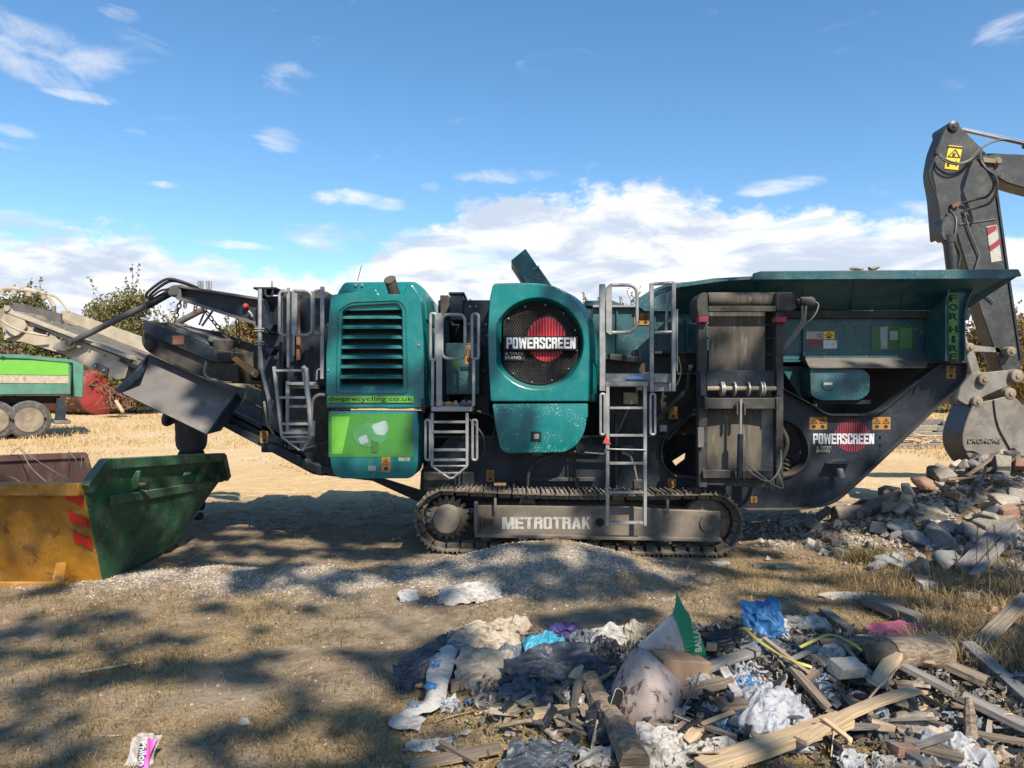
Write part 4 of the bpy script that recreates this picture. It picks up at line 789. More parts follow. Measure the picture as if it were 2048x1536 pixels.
# --- right access platform, rails and long ladder
g_ = G(); g_.pbox(1199, 568, 1211, 782, 7.62, .045); g_.build('handrail_post', 'galv', CR, bevel=.004)
g_ = G(); g_.pp([(1212, 575), (1220, 567), (1224, 567), (1224, 669), (1219, 669), (1212, 664)], 7.6, .03); g_.build('gate_plate', 'galv', CR, bevel=.003)
g_ = G(); g_.tube([P(x, y, 7.61) for x, y in rp([(1224, 570), (1274, 570), (1274, 665), (1224, 665)], [0, 20, 24, 0])], .018, 8); g_.build('handrail_loop', 'galv', CR)
g_ = G(); g_.pbox(1300, 566, 1308, 784, 7.62, .05); g_.build('handrail_post', 'galv', CR, bevel=.004)
g_ = G(); g_.pbox(1344, 564, 1352, 783, 7.62, .05); g_.pbox(1353, 618, 1356, 743, 7.62, .03); g_.build('handrail_post', 'galv', CR, bevel=.004)
g_ = G(); g_.tube([P(1308, 568, 7.64), P(1344, 566, 7.64)], .018, 8); g_.tube([P(1308, 665, 7.64), P(1344, 664, 7.64)], .018, 8); g_.build('handrail_crossbar', 'galv', CR)
g_ = G(); g_.tube([P(1336, 580, 7.75), P(1332, 660, 7.7)], .016, 8); g_.build('grey_stay', 'galv', CR)
g_ = G(); g_.pbox(1211, 763, 1297, 773, 7.64, .65); g_.pbox(1211, 747, 1300, 763, 7.72, .02); g_.pbox(1308, 747, 1344, 765, 7.7, .02); g_.pbox(1300, 765, 1352, 783, 7.75, .5); g_.build('walkway', 'galv', CR, bevel=.004)
Ls = ladder(1212, 1287, 773, 1052, [816, 871, 927, 985, 1046], 7.5, 7, lab='long access ladder that hangs in front of the track')
for x0, x1 in ((1201, 1209), (1301, 1310)): tubular_loop('grab_handle', x0, 788, x1, 869, 5, 7.5, Ls, .014)
g_ = G(); g_.tube([P(1215, 898, 7.49), P(1292, 900, 7.49)], .008, 6); g_.tube([P(1213, 895, 7.49), P(1208, 908, 7.52), P(1170, 905, 7.7)], .008, 6); g_.build('ladder_hinge_rod', 'galv', Ls)
g_ = G(); g_.pp([(1213, 870), (1206, 886), (1222, 889)], 7.49, .02); g_.build('red_ladder_tip', 'redplastic', Ls)
g_ = G(); g_.tube(bez([P(1245, 905, 7.9), P(1262, 915, 7.85), P(1272, 950, 7.85), P(1275, 985, 7.9)], 6), .013, 6); g_.build('hydraulic_hose', 'hosedust', CR); g_ = G(); g_.tube(bez([P(1356, 712, 7.7), P(1362, 740, 7.7), P(1356, 765, 7.7), P(1348, 773, 7.7)], 6), .006, 5); g_.build('hydraulic_hose', 'hosedust', CR)
g_ = G(); g_.pbox(1242, 893, 1268, 910, 7.9, .2); g_.pbox(1268, 960, 1286, 978, 7.85, .1); g_.pbox(1200, 745, 1400, 870, 8.32, .1); g_.pbox(1230, 830, 1236, 1000, 8.05, .06); g_.build('valve_bracket', 'grime', CR, bevel=.006)
# --- crusher body and feeder
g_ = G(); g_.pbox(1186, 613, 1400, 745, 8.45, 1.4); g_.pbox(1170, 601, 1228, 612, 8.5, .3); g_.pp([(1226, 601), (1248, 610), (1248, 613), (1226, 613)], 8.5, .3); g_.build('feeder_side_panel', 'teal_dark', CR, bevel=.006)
g_ = G(); g_.pbox(1186, 610, 1290, 614, 8.38, .08); g_.pbox(1310, 617, 1400, 622, 8.38, .08); g_.build('feeder_rail', 'galv', CR)
g_ = G(); g_.pbox(1232, 614, 1236, 745, 8.42, .04); g_.build('panel_rib', 'teal_dark', CR, bevel=.006); g_ = G(); g_.pbox(1308, 608, 1312, 700, 8.4, .05); g_.build('panel_rib', 'teal_dark', CR, bevel=.006)
g_ = G(); g_.pp([(1372, 640), (1376, 640), (1376, 690), (1392, 699), (1392, 702), (1372, 702)], 8.36, .08); g_.build('panel_rib', 'teal_dark', CR)
warning(CR, 1268, 626, 1299, 650, 8.44, 2)
g_ = G(); g_.pp([(1207, 706), (1284, 714), (1290, 722), (1284, 727), (1207, 718)], 8.1, .3); g_.build('rubber_skirt', 'grime', CR, bevel=.006)
g_ = G(); g_.pp([(1207, 718), (1290, 727), (1290, 748), (1207, 748)], 8.25, .2); g_.build('belt_guard', 'rubber', CR)
a = P(1271, 708, 8.3); g_ = G(); g_.tube([a + Vector((0, -.06, 0)), a + Vector((0, -.055, 0)), a], [.035, .045, .05], 16); g_.build('shaft_end', 'grime', CR)
g_ = G(); p0, p1 = P(1366, 707, 8.25), P(1366, 745, 8.25)
for k in range(9): z_ = p0.z + (p1.z - p0.z) * (k + .5) / 9; g_.tube([(p0.x - .055 * math.cos(t), 8.25 - .055 * math.sin(t), z_) for t in np.arange(0, 6.28, .52)], .011, 5, closed=True)
g_.build('coil_spring', 'rubber', CR)
g_ = G(); g_.pbox(1310, 702, 1400, 707, 8.15, .3); g_.pbox(1355, 745, 1402, 749, 8.1, .3); g_.build('spring_seat', 'grime', CR)
g_ = G(); g_.pbox(1308, 707, 1350, 746, 8.35, .1); g_.build('motor_mount', 'navy', CR, bevel=.006)
# right hand feeder panels
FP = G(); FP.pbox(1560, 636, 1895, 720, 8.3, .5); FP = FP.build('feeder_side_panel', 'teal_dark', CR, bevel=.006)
g_ = G(); g_.pbox(1560, 621, 1895, 636, 8.22, .1); g_.build('feeder_rail', 'grime', CR, bevel=.004)
g_ = G(); g_.pbox(1606, 636, 1609, 720, 8.27, .04); g_.build('panel_rib', 'teal_dark', FP)
lb = label('maker_plate', 'whited', FP, 1612, 663, 1645, 678, 8.3); text('approval_mark', 'CE', 'inkb', lb, 1633, 667, 1643, 675, 8.294, bold=.0)
warning(FP, 1647, 663, 1669, 678, 8.3, name='yellow_warning_label', m='yellow'); label('red_label', 'redprintd', FP, 1615, 680, 1644, 689, 8.3); label('white_label', 'white', FP, 1647, 680, 1674, 697, 8.3)
g_ = G(); g_.pbox(1743, 652, 1828, 700, 8.293, .004); db = g_.build('green_decal', 'greend', FP); g_ = G(); g_.pp([(1760, 655), (1775, 652), (1775, 698), (1762, 698)], 8.289, .003); g_.pbox(1780, 662, 1796, 680, 8.289, .003); g_.build('decal_emblem', 'palep', db)
g_ = G(); g_.pbox(1800, 656, 1824, 696, 8.2885, .002); g_.build('decal_band', 'decalg', db)
g_ = G(); g_.prism([P(1612, 716, 8.28), P(1705, 716, 8.28), P(1718, 734, 8.0), P(1620, 734, 8.0)], (0, 0, -.012)); g_.prism([P(1606, 702, 8.28), P(1612, 716, 8.28), P(1620, 734, 8.0), P(1608, 728, 8.28)], (-.01, 0, 0)); g_.prism([P(1705, 716, 8.28), P(1860, 716, 8.28), P(1850, 734, 8.05), P(1718, 734, 8.0)], (0, 0, -.012)); g_.build('dust_ledge', 'greyplate', CR)
g_ = G(); g_.pbox(1560, 720, 1612, 724, 8.25, .05); g_.pp([(1564, 724), (1622, 724), (1622, 800), (1600, 795), (1566, 740)], 8.35, .3); g_.build('feeder_lower_panel', 'teal_dark', CR)
g_ = G(); g_.pp(rp([(1620, 738), (1726, 738), (1740, 750), (1740, 786), (1722, 800), (1640, 801), (1622, 790)], [4, 10, 6, 20, 16, 16, 6], 4), 8.05, .4); VB = g_.build('vibrator_guard', 'teal_dark', CR, bevel=.012, seg=2)
g_ = G(); a = P(1657, 766, 8.05); g_.tube([a + Vector((0, 0, 0)), a + Vector((0, -.012, 0)), a + Vector((0, -.014, 0))], [.082, .08, .07], 26); g_.build('inspection_cap', 'teal_dark', VB); label('white_label', 'whited', VB, 1648, 765, 1665, 770, 8.036)
g_ = G(); g_.pp([(1625, 800), (1742, 800), (1742, 808), (1630, 808)], 8.1, .4); g_.build('guard_base', 'black', CR)
# --- hopper
HP = G(); yr = 7.6
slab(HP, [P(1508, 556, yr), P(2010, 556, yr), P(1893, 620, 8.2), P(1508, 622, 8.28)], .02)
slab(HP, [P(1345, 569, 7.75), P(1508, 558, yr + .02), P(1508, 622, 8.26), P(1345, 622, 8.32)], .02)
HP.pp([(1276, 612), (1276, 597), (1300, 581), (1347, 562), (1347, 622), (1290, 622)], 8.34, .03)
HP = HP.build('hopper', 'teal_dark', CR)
g_ = G(); g_.pp([(1508, 546), (1523, 542), (2038, 538), (2045, 552), (2026, 554), (2010, 558), (1505, 560)], yr - .03, .05); g_.build('hopper_rim', 'teal_dark', HP, bevel=.008)
g_ = G(); g_.pp([(1300, 590), (1330, 574), (1360, 566), (1430, 556), (1512, 552), (1512, 560), (1430, 565), (1360, 575), (1330, 583), (1304, 596)], 7.68, .05); g_.build('wing_rim', 'teal_dark', HP, bevel=.006)
for x in (1450, 1508, 1600, 1700, 1800):
    k = (x - 1508) / 500; g_ = G(); xt = x + 8; g_.prism([P(xt, 559, yr + .02), P(x, 621, 8.2), P(x, 621, 8.27), P(xt, 559, yr + .10)], (.012, 0, 0)); g_.build('hopper_gusset', 'teal_dark', HP)
# end flare towards the excavator and far side
far = 10.7; a, b = P(2042, 548, yr), P(1928, 622, 8.2); c_, d_ = Vector((a.x, far, a.z)), Vector((b.x, far - .6, b.z))
g_ = G(); slab(g_, [a, c_, d_, b], .02); slab(g_, [P(1893, 575, 8.0), P(2035, 553, yr), P(1928, 622, 8.15), P(1893, 622, 8.2)], .015); g_.build('end_flare', 'teal_dark', HP)
g_ = G(); g_.v = []; slab(g_, [Vector((P(1508, 556, yr).x, far + .1, a.z)), Vector((a.x, far + .1, a.z)), Vector((b.x, far - .6, b.z)), Vector((P(1508, 622, 8.2).x, far - .6, b.z))], .02); g_.box((P(1508, 556, yr).x, far + .08, a.z - .05), (a.x, far + .13, a.z + .02)); g_.box((P(1400, 622, 8.2).x, 9.7, 2.0), (b.x, far - .58, b.z)); g_.build('far_hopper_side', 'teal_dark', HP)
g_ = G(); g_.box((P(1400, 622, 8.28).x, 8.35, 2.05), (b.x - .02, 10.1, 2.12)); g_.build('feeder_pan', 'grime', CR)
g_ = G(); g_.pp(rp([(1893, 722), (1893, 600), (1903, 566), (1915, 557), (1950, 557), (1935, 580), (1929, 622), (1929, 722)], [0, 10, 12, 6, 4, 20, 10, 0]), 7.86, .4); CL = g_.build('hopper_end_column', 'teal_dark', CR, bevel=.006)
g_ = G(); ribbon(g_, rp([(1892, 722), (1892, 600), (1904, 562)], [0, 20, 0]), 7.80, .08, .012); ribbon(g_, rp([(1930, 722), (1930, 622), (1942, 585), (1962, 560)], [0, 20, 20, 0]), 7.80, .08, .012); g_.build('column_flange', 'teal_dark', CR)
lb = G(); lb.pbox(1897, 588, 1917, 719, 7.85, .008); lb = lb.build('hire_sticker', 'green', CL)
for ch, y in zip('FORHIRE', [590, 608, 626, 652, 672, 690, 707]): text('hire_letter', ch, 'inkb', lb, 1899 if ch != 'I' else 1904, y, 1915 if ch != 'I' else 1910, y + 13, 7.846, bold=.02)
g_ = G(); g_.pp([(1930, 612), (1943, 622), (1938, 640), (1932, 640)], 8.1, .2); g_.build('hinge_ear', 'greyplate', CR)
g_ = G(); g_.pp([(1930, 570), (1985, 560), (2030, 553), (1976, 573), (1955, 608), (1935, 618)], 8.15, .04); g_.build('end_gusset', 'teal_dark', HP)
# --- side conveyor folded upright
SC = G()
SC.pbox(1397, 612, 1415, 975, 7.55, .09); SC.pbox(1552, 600, 1567, 975, 7.55, .09); SC = SC.build('side_conveyor', 'grime', CR, bevel=.006)
g_ = G(); g_.pp(rp([(1394, 615), (1394, 598), (1402, 586), (1415, 585), (1417, 640), (1397, 640)], 4), 7.5, .3); g_.build('drum_bearing', 'rubber', SC, bevel=.006)
g_ = G(); a, b = P(1415, 599, 7.65), P(1552, 599, 7.65); g_.tube([a, a + Vector((.02, 0, 0)), b - Vector((.02, 0, 0)), b], [.065, .075, .075, .065], 24); g_.build('head_drum', 'belt', SC)
g_ = G(); g_.pbox(1417, 612, 1552, 623, 7.52, .06); g_.build('scraper_bar', 'grime', SC, bevel=.004)
g_ = G(); g_.pp(rp([(1552, 584), (1585, 584), (1592, 592), (1592, 616), (1585, 622), (1552, 622)], 5), 7.52, .2); g_.build('gearbox', 'rubber', SC, bevel=.012)
g_ = G(); a, b = P(1592, 604, 7.62), P(1628, 604, 7.62); g_.tube([a, a + Vector((.03, 0, 0)), a + Vector((.04, 0, 0)), b - Vector((.03, 0, 0)), b], [.035, .035, .052, .055, .04], 16); g_.build('hydraulic_motor', 'grime', SC)
g_ = G(); g_.tube(bez([P(1604, 612, 7.6), P(1604, 640, 7.58), P(1590, 665, 7.58), P(1565, 695, 7.6)], 7), .012, 7); g_.tube(bez([P(1612, 612, 7.6), P(1608, 645, 7.57), P(1590, 672, 7.58), P(1566, 700, 7.6)], 7), .012, 7); g_.tube(bez([P(1628, 602, 7.6), P(1637, 610, 7.6), P(1628, 632, 7.6), P(1608, 650, 7.6)], 6), .007, 6); g_.build('motor_hose', 'hosedust', SC)
g_ = G(); g_.pbox(1418, 622, 1530, 742, 7.66, .02); g_.build('upper_belt', 'belt', SC)
g_ = G(); g_.pbox(1530, 622, 1553, 742, 7.75, .02); g_.build('belt_backing', 'black', SC)
for y in (676, 709, 650): g_ = G(); g_.pbox(1530, y - 1.5, 1553, y + 1.5, 7.68, .03); g_.pbox(1408, y - 1.5, 1418, y + 1.5, 7.68, .03); g_.build('frame_bracket', 'grime', SC)
for x0, x1 in ((1397, 1417), (1552, 1574)): g_ = G(); g_.pbox(x0, 633, x1, 645, 7.48, .12); g_.build('red_clamp', 'redprintd', SC, bevel=.008)
g_ = G(); g_.pbox(1413, 741, 1553, 772, 7.50, .08); g_.pbox(1401, 741, 1413, 792, 7.46, .14); g_.pbox(1553, 741, 1566, 792, 7.46, .14); g_.build('cross_beam', 'navy', SC, bevel=.006)
g_ = G(); g_.tube([P(1414, 777, 7.49), P(1551, 777, 7.49)], .026, 14); rl = g_.build('return_roller', 'pin', SC)
for x in (1442, 1446, 1468, 1496, 1521, 1526): g_ = G(); g_.cyl(P(x - 1.5, 778, 7.49), P(x + 1.5, 778, 7.49), .075, 22); g_.build('roller_disc', 'galv', rl)
g_ = G(); g_.pbox(1410, 796, 1557, 818, 7.46, .1); g_.pbox(1410, 794, 1416, 820, 7.44, .12); g_.pbox(1552, 794, 1558, 820, 7.44, .12); g_.build('cross_beam', 'grime', SC, bevel=.006)
g_ = G(); pts = [(x, 7.62 + .06 * abs(x - P(1470, 0, 7.62).x) ** 2 * 6) for x in np.linspace(P(1415, 0, 7.62).x, P(1525, 0, 7.62).x, 9)]
z0, z1 = P(0, 940, 7.62).z, P(0, 820, 7.62).z
for (xa, ya), (xb, yb) in zip(pts, pts[1:]): g_.add([(xa, ya, z0), (xb, yb, z0), (xb, yb, z1), (xa, ya, z1), (xa, ya + .02, z0), (xb, yb + .02, z0), (xb, yb + .02, z1), (xa, ya + .02, z1)], [(0, 1, 2, 3), (7, 6, 5, 4), (0, 4, 5, 1), (3, 2, 6, 7), (1, 5, 6, 2), (0, 3, 7, 4)])
g_.build('lower_belt', 'belt', SC)
g_ = G(); g_.tube([P(1482, 798, 7.42), P(1481, 872, 7.42)], .014, 10); rod = g_.build('cylinder_rod', 'chrome', SC); g_ = G(); g_.tube([P(1481, 868, 7.42), P(1479, 955, 7.42)], .030, 14); g_.build('hydraulic_cylinder', 'navy', SC)
for q4 in ((1473, 806, 1477, 830), (1488, 806, 1492, 830), (1470, 944, 1474, 958), (1486, 944, 1490, 958)): g_ = G(); g_.pbox(*q4, 7.4, .04); g_.build('cylinder_clevis', 'grime', SC, bevel=.003)
g_ = G(); g_.tube(bez([P(1488, 925, 7.42), P(1515, 945, 7.4), P(1545, 968, 7.4), P(1566, 975, 7.42), P(1556, 945, 7.44)], 7), .009, 6); g_.tube(bez([P(1486, 930, 7.42), P(1512, 952, 7.4), P(1540, 962, 7.4), P(1560, 935, 7.44), P(1562, 900, 7.5)], 7), .009, 6); g_.build('cylinder_hose', 'hosedust', SC)
g_ = G(); g_.pbox(1406, 941, 1544, 957, 7.5, .1); g_.pp([(1406, 957), (1550, 957), (1550, 984), (1530, 976), (1420, 970), (1406, 968)], 7.56, .1); g_.build('tail_beam', 'grime', SC, bevel=.006)
g_ = G(); g_.pbox(1396, 855, 1408, 895, 7.5, .05); g_.build('worn_grey_bracket', 'greyplate', SC, bevel=.004)
g_ = G()
for k in range(5): g_.tube(bez([P(1545, 905 + k * 9, 8.4), P(1575, 912 + k * 9, 8.35), P(1605, 935 + k * 6, 8.4)], 5), .02, 7)
g_.build('coiled_hoses', 'hose', CR)
g_ = G(); pts = bez([P(1563, 855, 7.7), P(1574, 880, 7.68), P(1570, 905, 7.68), P(1555, 930, 7.7)], 10); g_.tube(pts, [.022 + .004 * (i % 2) for i in range(len(pts))], 8); g_.build('corrugated_hose', 'rubber', SC)
# --- main discharge conveyor
MC = G(); yn, yf = 8.5, 9.75
def incl(g_, a, b, h0, h1, Y, t): # inclined side plate: upper edge a->b (px), heights below in px
    g_.pp([a, b, (b[0], b[1] + h1), (a[0], a[1] + h0)], Y, t)
MC.pp([(240, 716), (640, 908), (700, 955), (760, 955), (855, 985), (850, 1012), (835, 1003), (745, 962), (640, 950), (443, 845), (300, 788), (240, 760)], yn, .05)
MC.pp([(20, 628), (260, 722), (250, 757), (235, 760), (150, 722), (125, 708), (45, 684), (8, 680), (2, 640), (8, 625)], yn - .02, .05)
MC = MC.build('main_conveyor', 'sand', CR, bevel=.004)
MC.data.materials.append(M['navy'])
for p in MC.data.polygons:
    if (MC.matrix_basis @ p.center).x > P(262, 0, yn).x: p.material_index = 1
g_ = G(); g_.pp([(240, 716), (640, 905), (700, 950), (700, 953), (640, 912), (238, 722)], yn - .05, .12); g_.build('boom_flange', 'navy', MC)
g_ = G(); g_.pp([(16, 620), (260, 713), (260, 719), (14, 626)], yn - .08, .16); g_.build('boom_flange', 'sand', MC, bevel=.003)
g_ = G(); a, b = P(30, 634, yn), P(262, 725, yn); a2 = a + Vector((0, yf - yn, 0)); b2 = b + Vector((0, yf - yn, 0)); slab(g_, [a, b, b2, a2], .02); c_ = P(640, 925, yn); slab(g_, [b, c_, c_ + Vector((0, yf - yn, 0)), b2], .02); g_.build('conveyor_belt', 'belt', MC)
g_ = G(); slab(g_, [P(20, 676, yn + .06), P(190, 733, yn + .06), P(190, 733, yn + .06) + Vector((0, 1.1, 0)), P(20, 676, yn + .06) + Vector((0, 1.1, 0))], .04); g_.build('return_belt', 'rubber', MC)
g_ = G(); g_.pp([(25, 604), (121, 627), (121, 650), (400, 770), (400, 790), (23, 640)], 9.2, .04); g_.build('inner_skirt_board', 'greyplate', MC)
g_ = G(); g_.pp([(122, 622), (134, 621), (330, 690), (560, 800), (560, 830), (330, 730), (122, 640)], yf, .05); g_.build('far_side_board', 'sand', MC)
g_ = G(); g_.pp([(122, 640), (330, 730), (330, 738), (122, 647)], yf - .06, .08); g_.build('far_board_flange', 'sand', MC)
g_ = G(); a = P(2, 636, yn); g_.tube([a, a + Vector((0, yf - yn, 0))], .11, 22); g_.build('head_drum', 'pin', MC)
g_ = G(); g_.pp(rp([(8, 622), (16, 613), (24, 622), (48, 636), (52, 655), (36, 670), (10, 678), (12, 650)], 3), yn - .07, .04); g_.build('drum_bearing_plate', 'sand', MC, bevel=.004)
g_ = G(); a = P(15, 617, yn - .08); g_.cyl(a, a + Vector((0, -.02, 0)), .035, 14); g_.build('pivot_pin', 'sand', MC)
g_ = G(); g_.tube(bez([P(2, 640, 8.35), P(20, 652, 8.33), P(50, 664, 8.33), P(95, 672, 8.38)], 7), .013, 6); g_.build('drive_hose', 'sand', MC)
for x, y in ((42, 648), (65, 656), (90, 668), (115, 678)): # side windows in the boom
    pass
for x0, y0, x1, y1 in ((66, 652, 100, 668), (112, 672, 135, 682), (40, 640, 52, 652)):
    g_ = G(); g_.pp([(x0, y0), (x1, y0 + (x1 - x0) * .38), (x1 - 2, y1 + 4), (x0 + 2, y1 - 6)], yn - .027, .005); g_.build('boom_slot', 'black', MC)
g_ = G(); g_.pp(rp([(104, 698), (108, 686), (136, 678), (150, 684), (151, 692), (128, 703)], 3), yn - .12, .05); bk = g_.build('strut_bracket', 'sand', MC, bevel=.006)
g_ = G(); a = P(140, 685, yn - .12); g_.tube([a, a + Vector((0, -.04, 0)), a + Vector((0, -.045, 0))], [.04, .038, .02], 16); g_.build('pivot_pin', 'pin', bk)
g_ = G(); g_.pp(rp([(183, 732), (190, 725), (216, 735), (213, 752)], 3), yn - .06, .03); pt = g_.build('bolted_plate', 'greyplate', MC, bevel=.004)
for x, y in ((191, 732), (209, 740)): g_ = G(); a = P(x, y, yn - .07); g_.cyl(a, a + Vector((0, -.015, 0)), .018, 8); g_.build('bolt_head', 'galv', pt)
g_ = G()
for x, y in [(68, 630), (106, 645), (132, 657), (176, 672), (228, 700), (226, 693)]: a = P(x, y, 8.9); g_.cyl(a, a + Vector((0, -.015, 0)), .014, 6)
for t in range(8): x = 40 + t * 28; a = P(x, 645 + (x - 40) * .39, yn - .03); g_.cyl(a, a + Vector((0, -.015, 0)), .012, 6)
g_.build('boom_bolts', 'galv', MC, kind='stuff')
g_ = G(); pts = bez([P(4, 590, 9.3), P(12, 578, 9.3), P(50, 580, 9.3), P(92, 588, 9.3)], 6); g_.tube(pts, .035, 8); hp = g_.build('dust_hoop', 'sand', MC)
g_ = G(); g_.tube(bez([P(90, 587, 9.3), P(112, 594, 9.3), P(128, 610, 9.3), P(138, 624, 9.3)], 6), .016, 7); g_.tube([P(96, 592, 9.25), P(108, 612, 9.25), P(108, 626, 9.3)], .026, 7); g_.build('hoop_leg', 'sand', hp)
for x, y in ((28, 584), (58, 588), (88, 594), (45, 577), (78, 580)): g_ = G(); a = P(x, y, 9.28); g_.cyl(a + Vector((0, 0, .02)), a - Vector((0, 0, .03)), .03, 8); g_.build('hoop_nozzle', 'sand', hp)
g_ = G(); g_.tube([P(148, 682, 8.35), P(240, 636, 8.35), P(300, 608, 8.35)], [.034, .036, .036], 12); st = g_.build('lift_strut', 'greyplate', CR); g_ = G(); g_.tube([P(296, 610, 8.35), P(352, 579, 8.35)], .045, 12); g_.build('strut_sleeve', 'navy', st)
g_ = G(); g_.tube([P(350, 648, 9.6), P(408, 618, 9.6)], .042, 12); g_.build('far_lift_strut', 'greyplate', CR); g_ = G(); g_.tube([P(398, 650, 9.8), P(410, 622, 9.8)], .015, 6); g_.tube([P(404, 652, 9.8), P(425, 622, 9.8)], .015, 6); g_.build('far_brace', 'galv', CR)
# spill plate that hangs off the near side
g_ = G(); slab(g_, [P(298, 708, 8.3), P(470, 786, 8.3), P(413, 868, 7.85), P(236, 782, 7.85)], .015); SPp = g_.build('spill_plate', 'greyplate', CR)
g_ = G(); a, b = P(233, 781, 7.84), P(298, 710, 8.3); m_ = P(275, 742, 7.9)
g_.v = [a, m_, b, P(301, 722, 8.3), P(280, 754, 7.9), P(242, 786, 7.84)]; g_.v += [v + Vector((-.02, 0, 0)) for v in g_.v]; n = 6; g_.f = [list(range(6)), list(range(11, 5, -1))] + [[i, i + 6, (i + 1) % 6 + 6, (i + 1) % 6] for i in range(6)]; g_.mi = [0] * 8; g_.build('turned_up_end', 'navy', SPp)
g_ = G(); slab(g_, [P(473, 786, 8.3), P(413, 869, 7.84), P(440, 862, 8.0), P(482, 800, 8.4)], .015); g_.build('turned_down_end', 'navy', SPp)
g_ = G(); g_.pp([(418, 828), (600, 912), (645, 952), (625, 948), (440, 850)], 8.4, .08); g_.build('boom_lower_chord', 'navy', CR, bevel=.004)
warning(CR, 520, 862, 536, 886, 8.39)
g_ = G(); g_.pp([(604, 918), (625, 926), (664, 940), (700, 955), (664, 952), (650, 946), (640, 952), (615, 940), (603, 930)], 8.1, .4); g_.build('folding_hinge_block', 'grime', CR, bevel=.01)
# --- lifting arm
AR = G(); AR.pp([(358, 573), (517, 598), (517, 642), (508, 647), (358, 597), (352, 590)], 8.2, .05); AR = AR.build('lifting_arm', 'navy', CR, bevel=.004)
g_ = G(); g_.pp([(356, 570), (520, 595), (520, 600), (356, 575)], 8.12, .22); g_.pp([(352, 592), (512, 644), (510, 650), (352, 598)], 8.12, .22); g_.build('arm_flange', 'greyplate', AR, bevel=.003)
g_ = G(); g_.pp([(332, 577), (346, 570), (362, 569), (362, 590), (338, 592)], 8.25, .2); g_.pp([(354, 575), (360, 575), (362, 597), (352, 597)], 8.13, .04); g_.build('arm_nose', 'greyplate', AR, bevel=.008)
g_ = G(); g_.pp([(430, 586), (517, 600), (517, 640), (480, 632)], 9.3, .05); g_.pp([(358, 580), (517, 600), (517, 640), (358, 600)], 9.6, .05); g_.build('far_arm', 'navy', AR)
a = P(494, 613, 8.2); g_ = G(); g_.tube([a, a + Vector((0, -.05, 0)), a + Vector((0, -.07, 0)), a + Vector((0, -.075, 0))], [.026, .032, .022, .01], 18); g_.build('red_emergency_button', 'redplastic', AR)
g_ = G(); g_.tube(bez([P(497, 622, 8.15), P(502, 627, 8.15), P(505, 633, 8.16)], 4), .01, 6); g_.build('button_cable', 'whited', AR)
g_ = G(); pts = bez([P(292, 596, 8.3), P(296, 584, 8.28), P(325, 562, 8.25), P(345, 558, 8.25), P(372, 566, 8.25), P(396, 576, 8.28)], 8); g_.tube(pts, .016, 7); g_.tube([p + Vector((.02, .03, -.02)) for p in pts], .016, 7); g_.tube(bez([P(300, 597, 8.3), P(320, 582, 8.27), P(338, 578, 8.25)], 6), .012, 6); g_.build('arm_hose', 'hose', AR)
for x in (398, 404, 415, 421): g_ = G(); g_.cyl(P(x, 580, 9.2), P(x, 562, 9.2), .018, 8); g_.build('threaded_stud', 'galv', AR)
# chains
lk = G(); lk.tube([(.022 * math.cos(t), 0, .036 * math.sin(t)) for t in np.arange(0, 6.28, .7)], .008, 5, closed=True); lkm = lk.mesh(M['rust']); lkm.name = 'chain_link'
def chain(a, b, sag=0.0, nm='hanging_chain'):
    d = b - a; n = max(3, int(d.length / .056)); pts = [a + d * (i / n) + Vector((0, 0, -sag * math.sin(math.pi * i / n))) for i in range(n + 1)]
    E = bpy.data.objects.new(nm, None); C.objects.link(E); E.parent = CR; E.matrix_parent_inverse = WORLD[CR.name].inverted(); E.location = a; WORLD[E.name] = Matrix.Translation(a)
    for i in range(n):
        c = (pts[i] + pts[i + 1]) / 2; t = (pts[i + 1] - pts[i]).to_track_quat('Z', 'X').to_matrix().to_4x4(); place('chain_link', lkm, E, Matrix.Translation(c) @ t @ Matrix.Rotation(math.pi / 2 * (i % 2) + .4, 4, 'Z'))
chain(P(362, 598, 8.3), P(349, 645, 8.35)); chain(P(371, 600, 8.8), P(370, 613, 8.8)); chain(P(392, 607, 8.9), P(390, 622, 8.9)); chain(P(406, 614, 8.3), P(458, 678, 8.3), .02); chain(P(474, 638, 8.3), P(478, 686, 8.35)); chain(P(497, 645, 8.6), P(506, 655, 8.6))
# --- overband magnet
MG = G(); MG.pp([(287, 640), (297, 642), (433, 699), (427, 724), (415, 720), (288, 666)], 8.05, .05); MG = MG.build('overband_magnet', 'navy', CR, bevel=.006)
g_ = G(); g_.pp([(287, 640), (350, 648), (440, 664), (503, 688), (503, 692), (440, 672), (350, 655), (297, 646)], 9.0, .06); g_.build('far_frame_rail', 'navy', MG)
g_ = G(); slab(g_, [P(330, 657, 8.3), P(440, 700, 8.3), P(500, 692, 9.2), P(350, 652, 9.2)], .05); g_.build('magnet_core', 'grime', MG)
belt_o = rp([(284, 662), (300, 664), (412, 712), (440, 722), (476, 726), (478, 766), (412, 757), (300, 708), (282, 690)], [8, 6, 4, 4, 4, 4, 4, 12, 14]); g_ = G(); g_.pp(belt_o, 8.12, .85); g_.build('magnet_belt', 'rubber', MG, bevel=.01)
g_ = G(); a = P(300, 690, 8.10); g_.tube([a, a + Vector((0, -.01, 0)), a + Vector((0, -.012, 0))], [.07, .06, .02], 20); g_.build('belt_pulley', 'black', MG)
g_ = G(); g_.pp([(353, 655), (357, 655), (405, 676), (418, 690), (352, 663)], 8.2, .1); g_.pp([(418, 671), (432, 674), (440, 690), (416, 680)], 8.2, .15); g_.build('frame_bracket', 'greyplate', MG)
g_ = G(); c = P(446, 690, 8.25); g_.tube([c + Vector((0, 0, -.09)), c + Vector((0, 0, .05)), c + Vector((0, 0, .06))], [.11, .11, .10], 24); g_.build('magnet_motor', 'grime', MG)
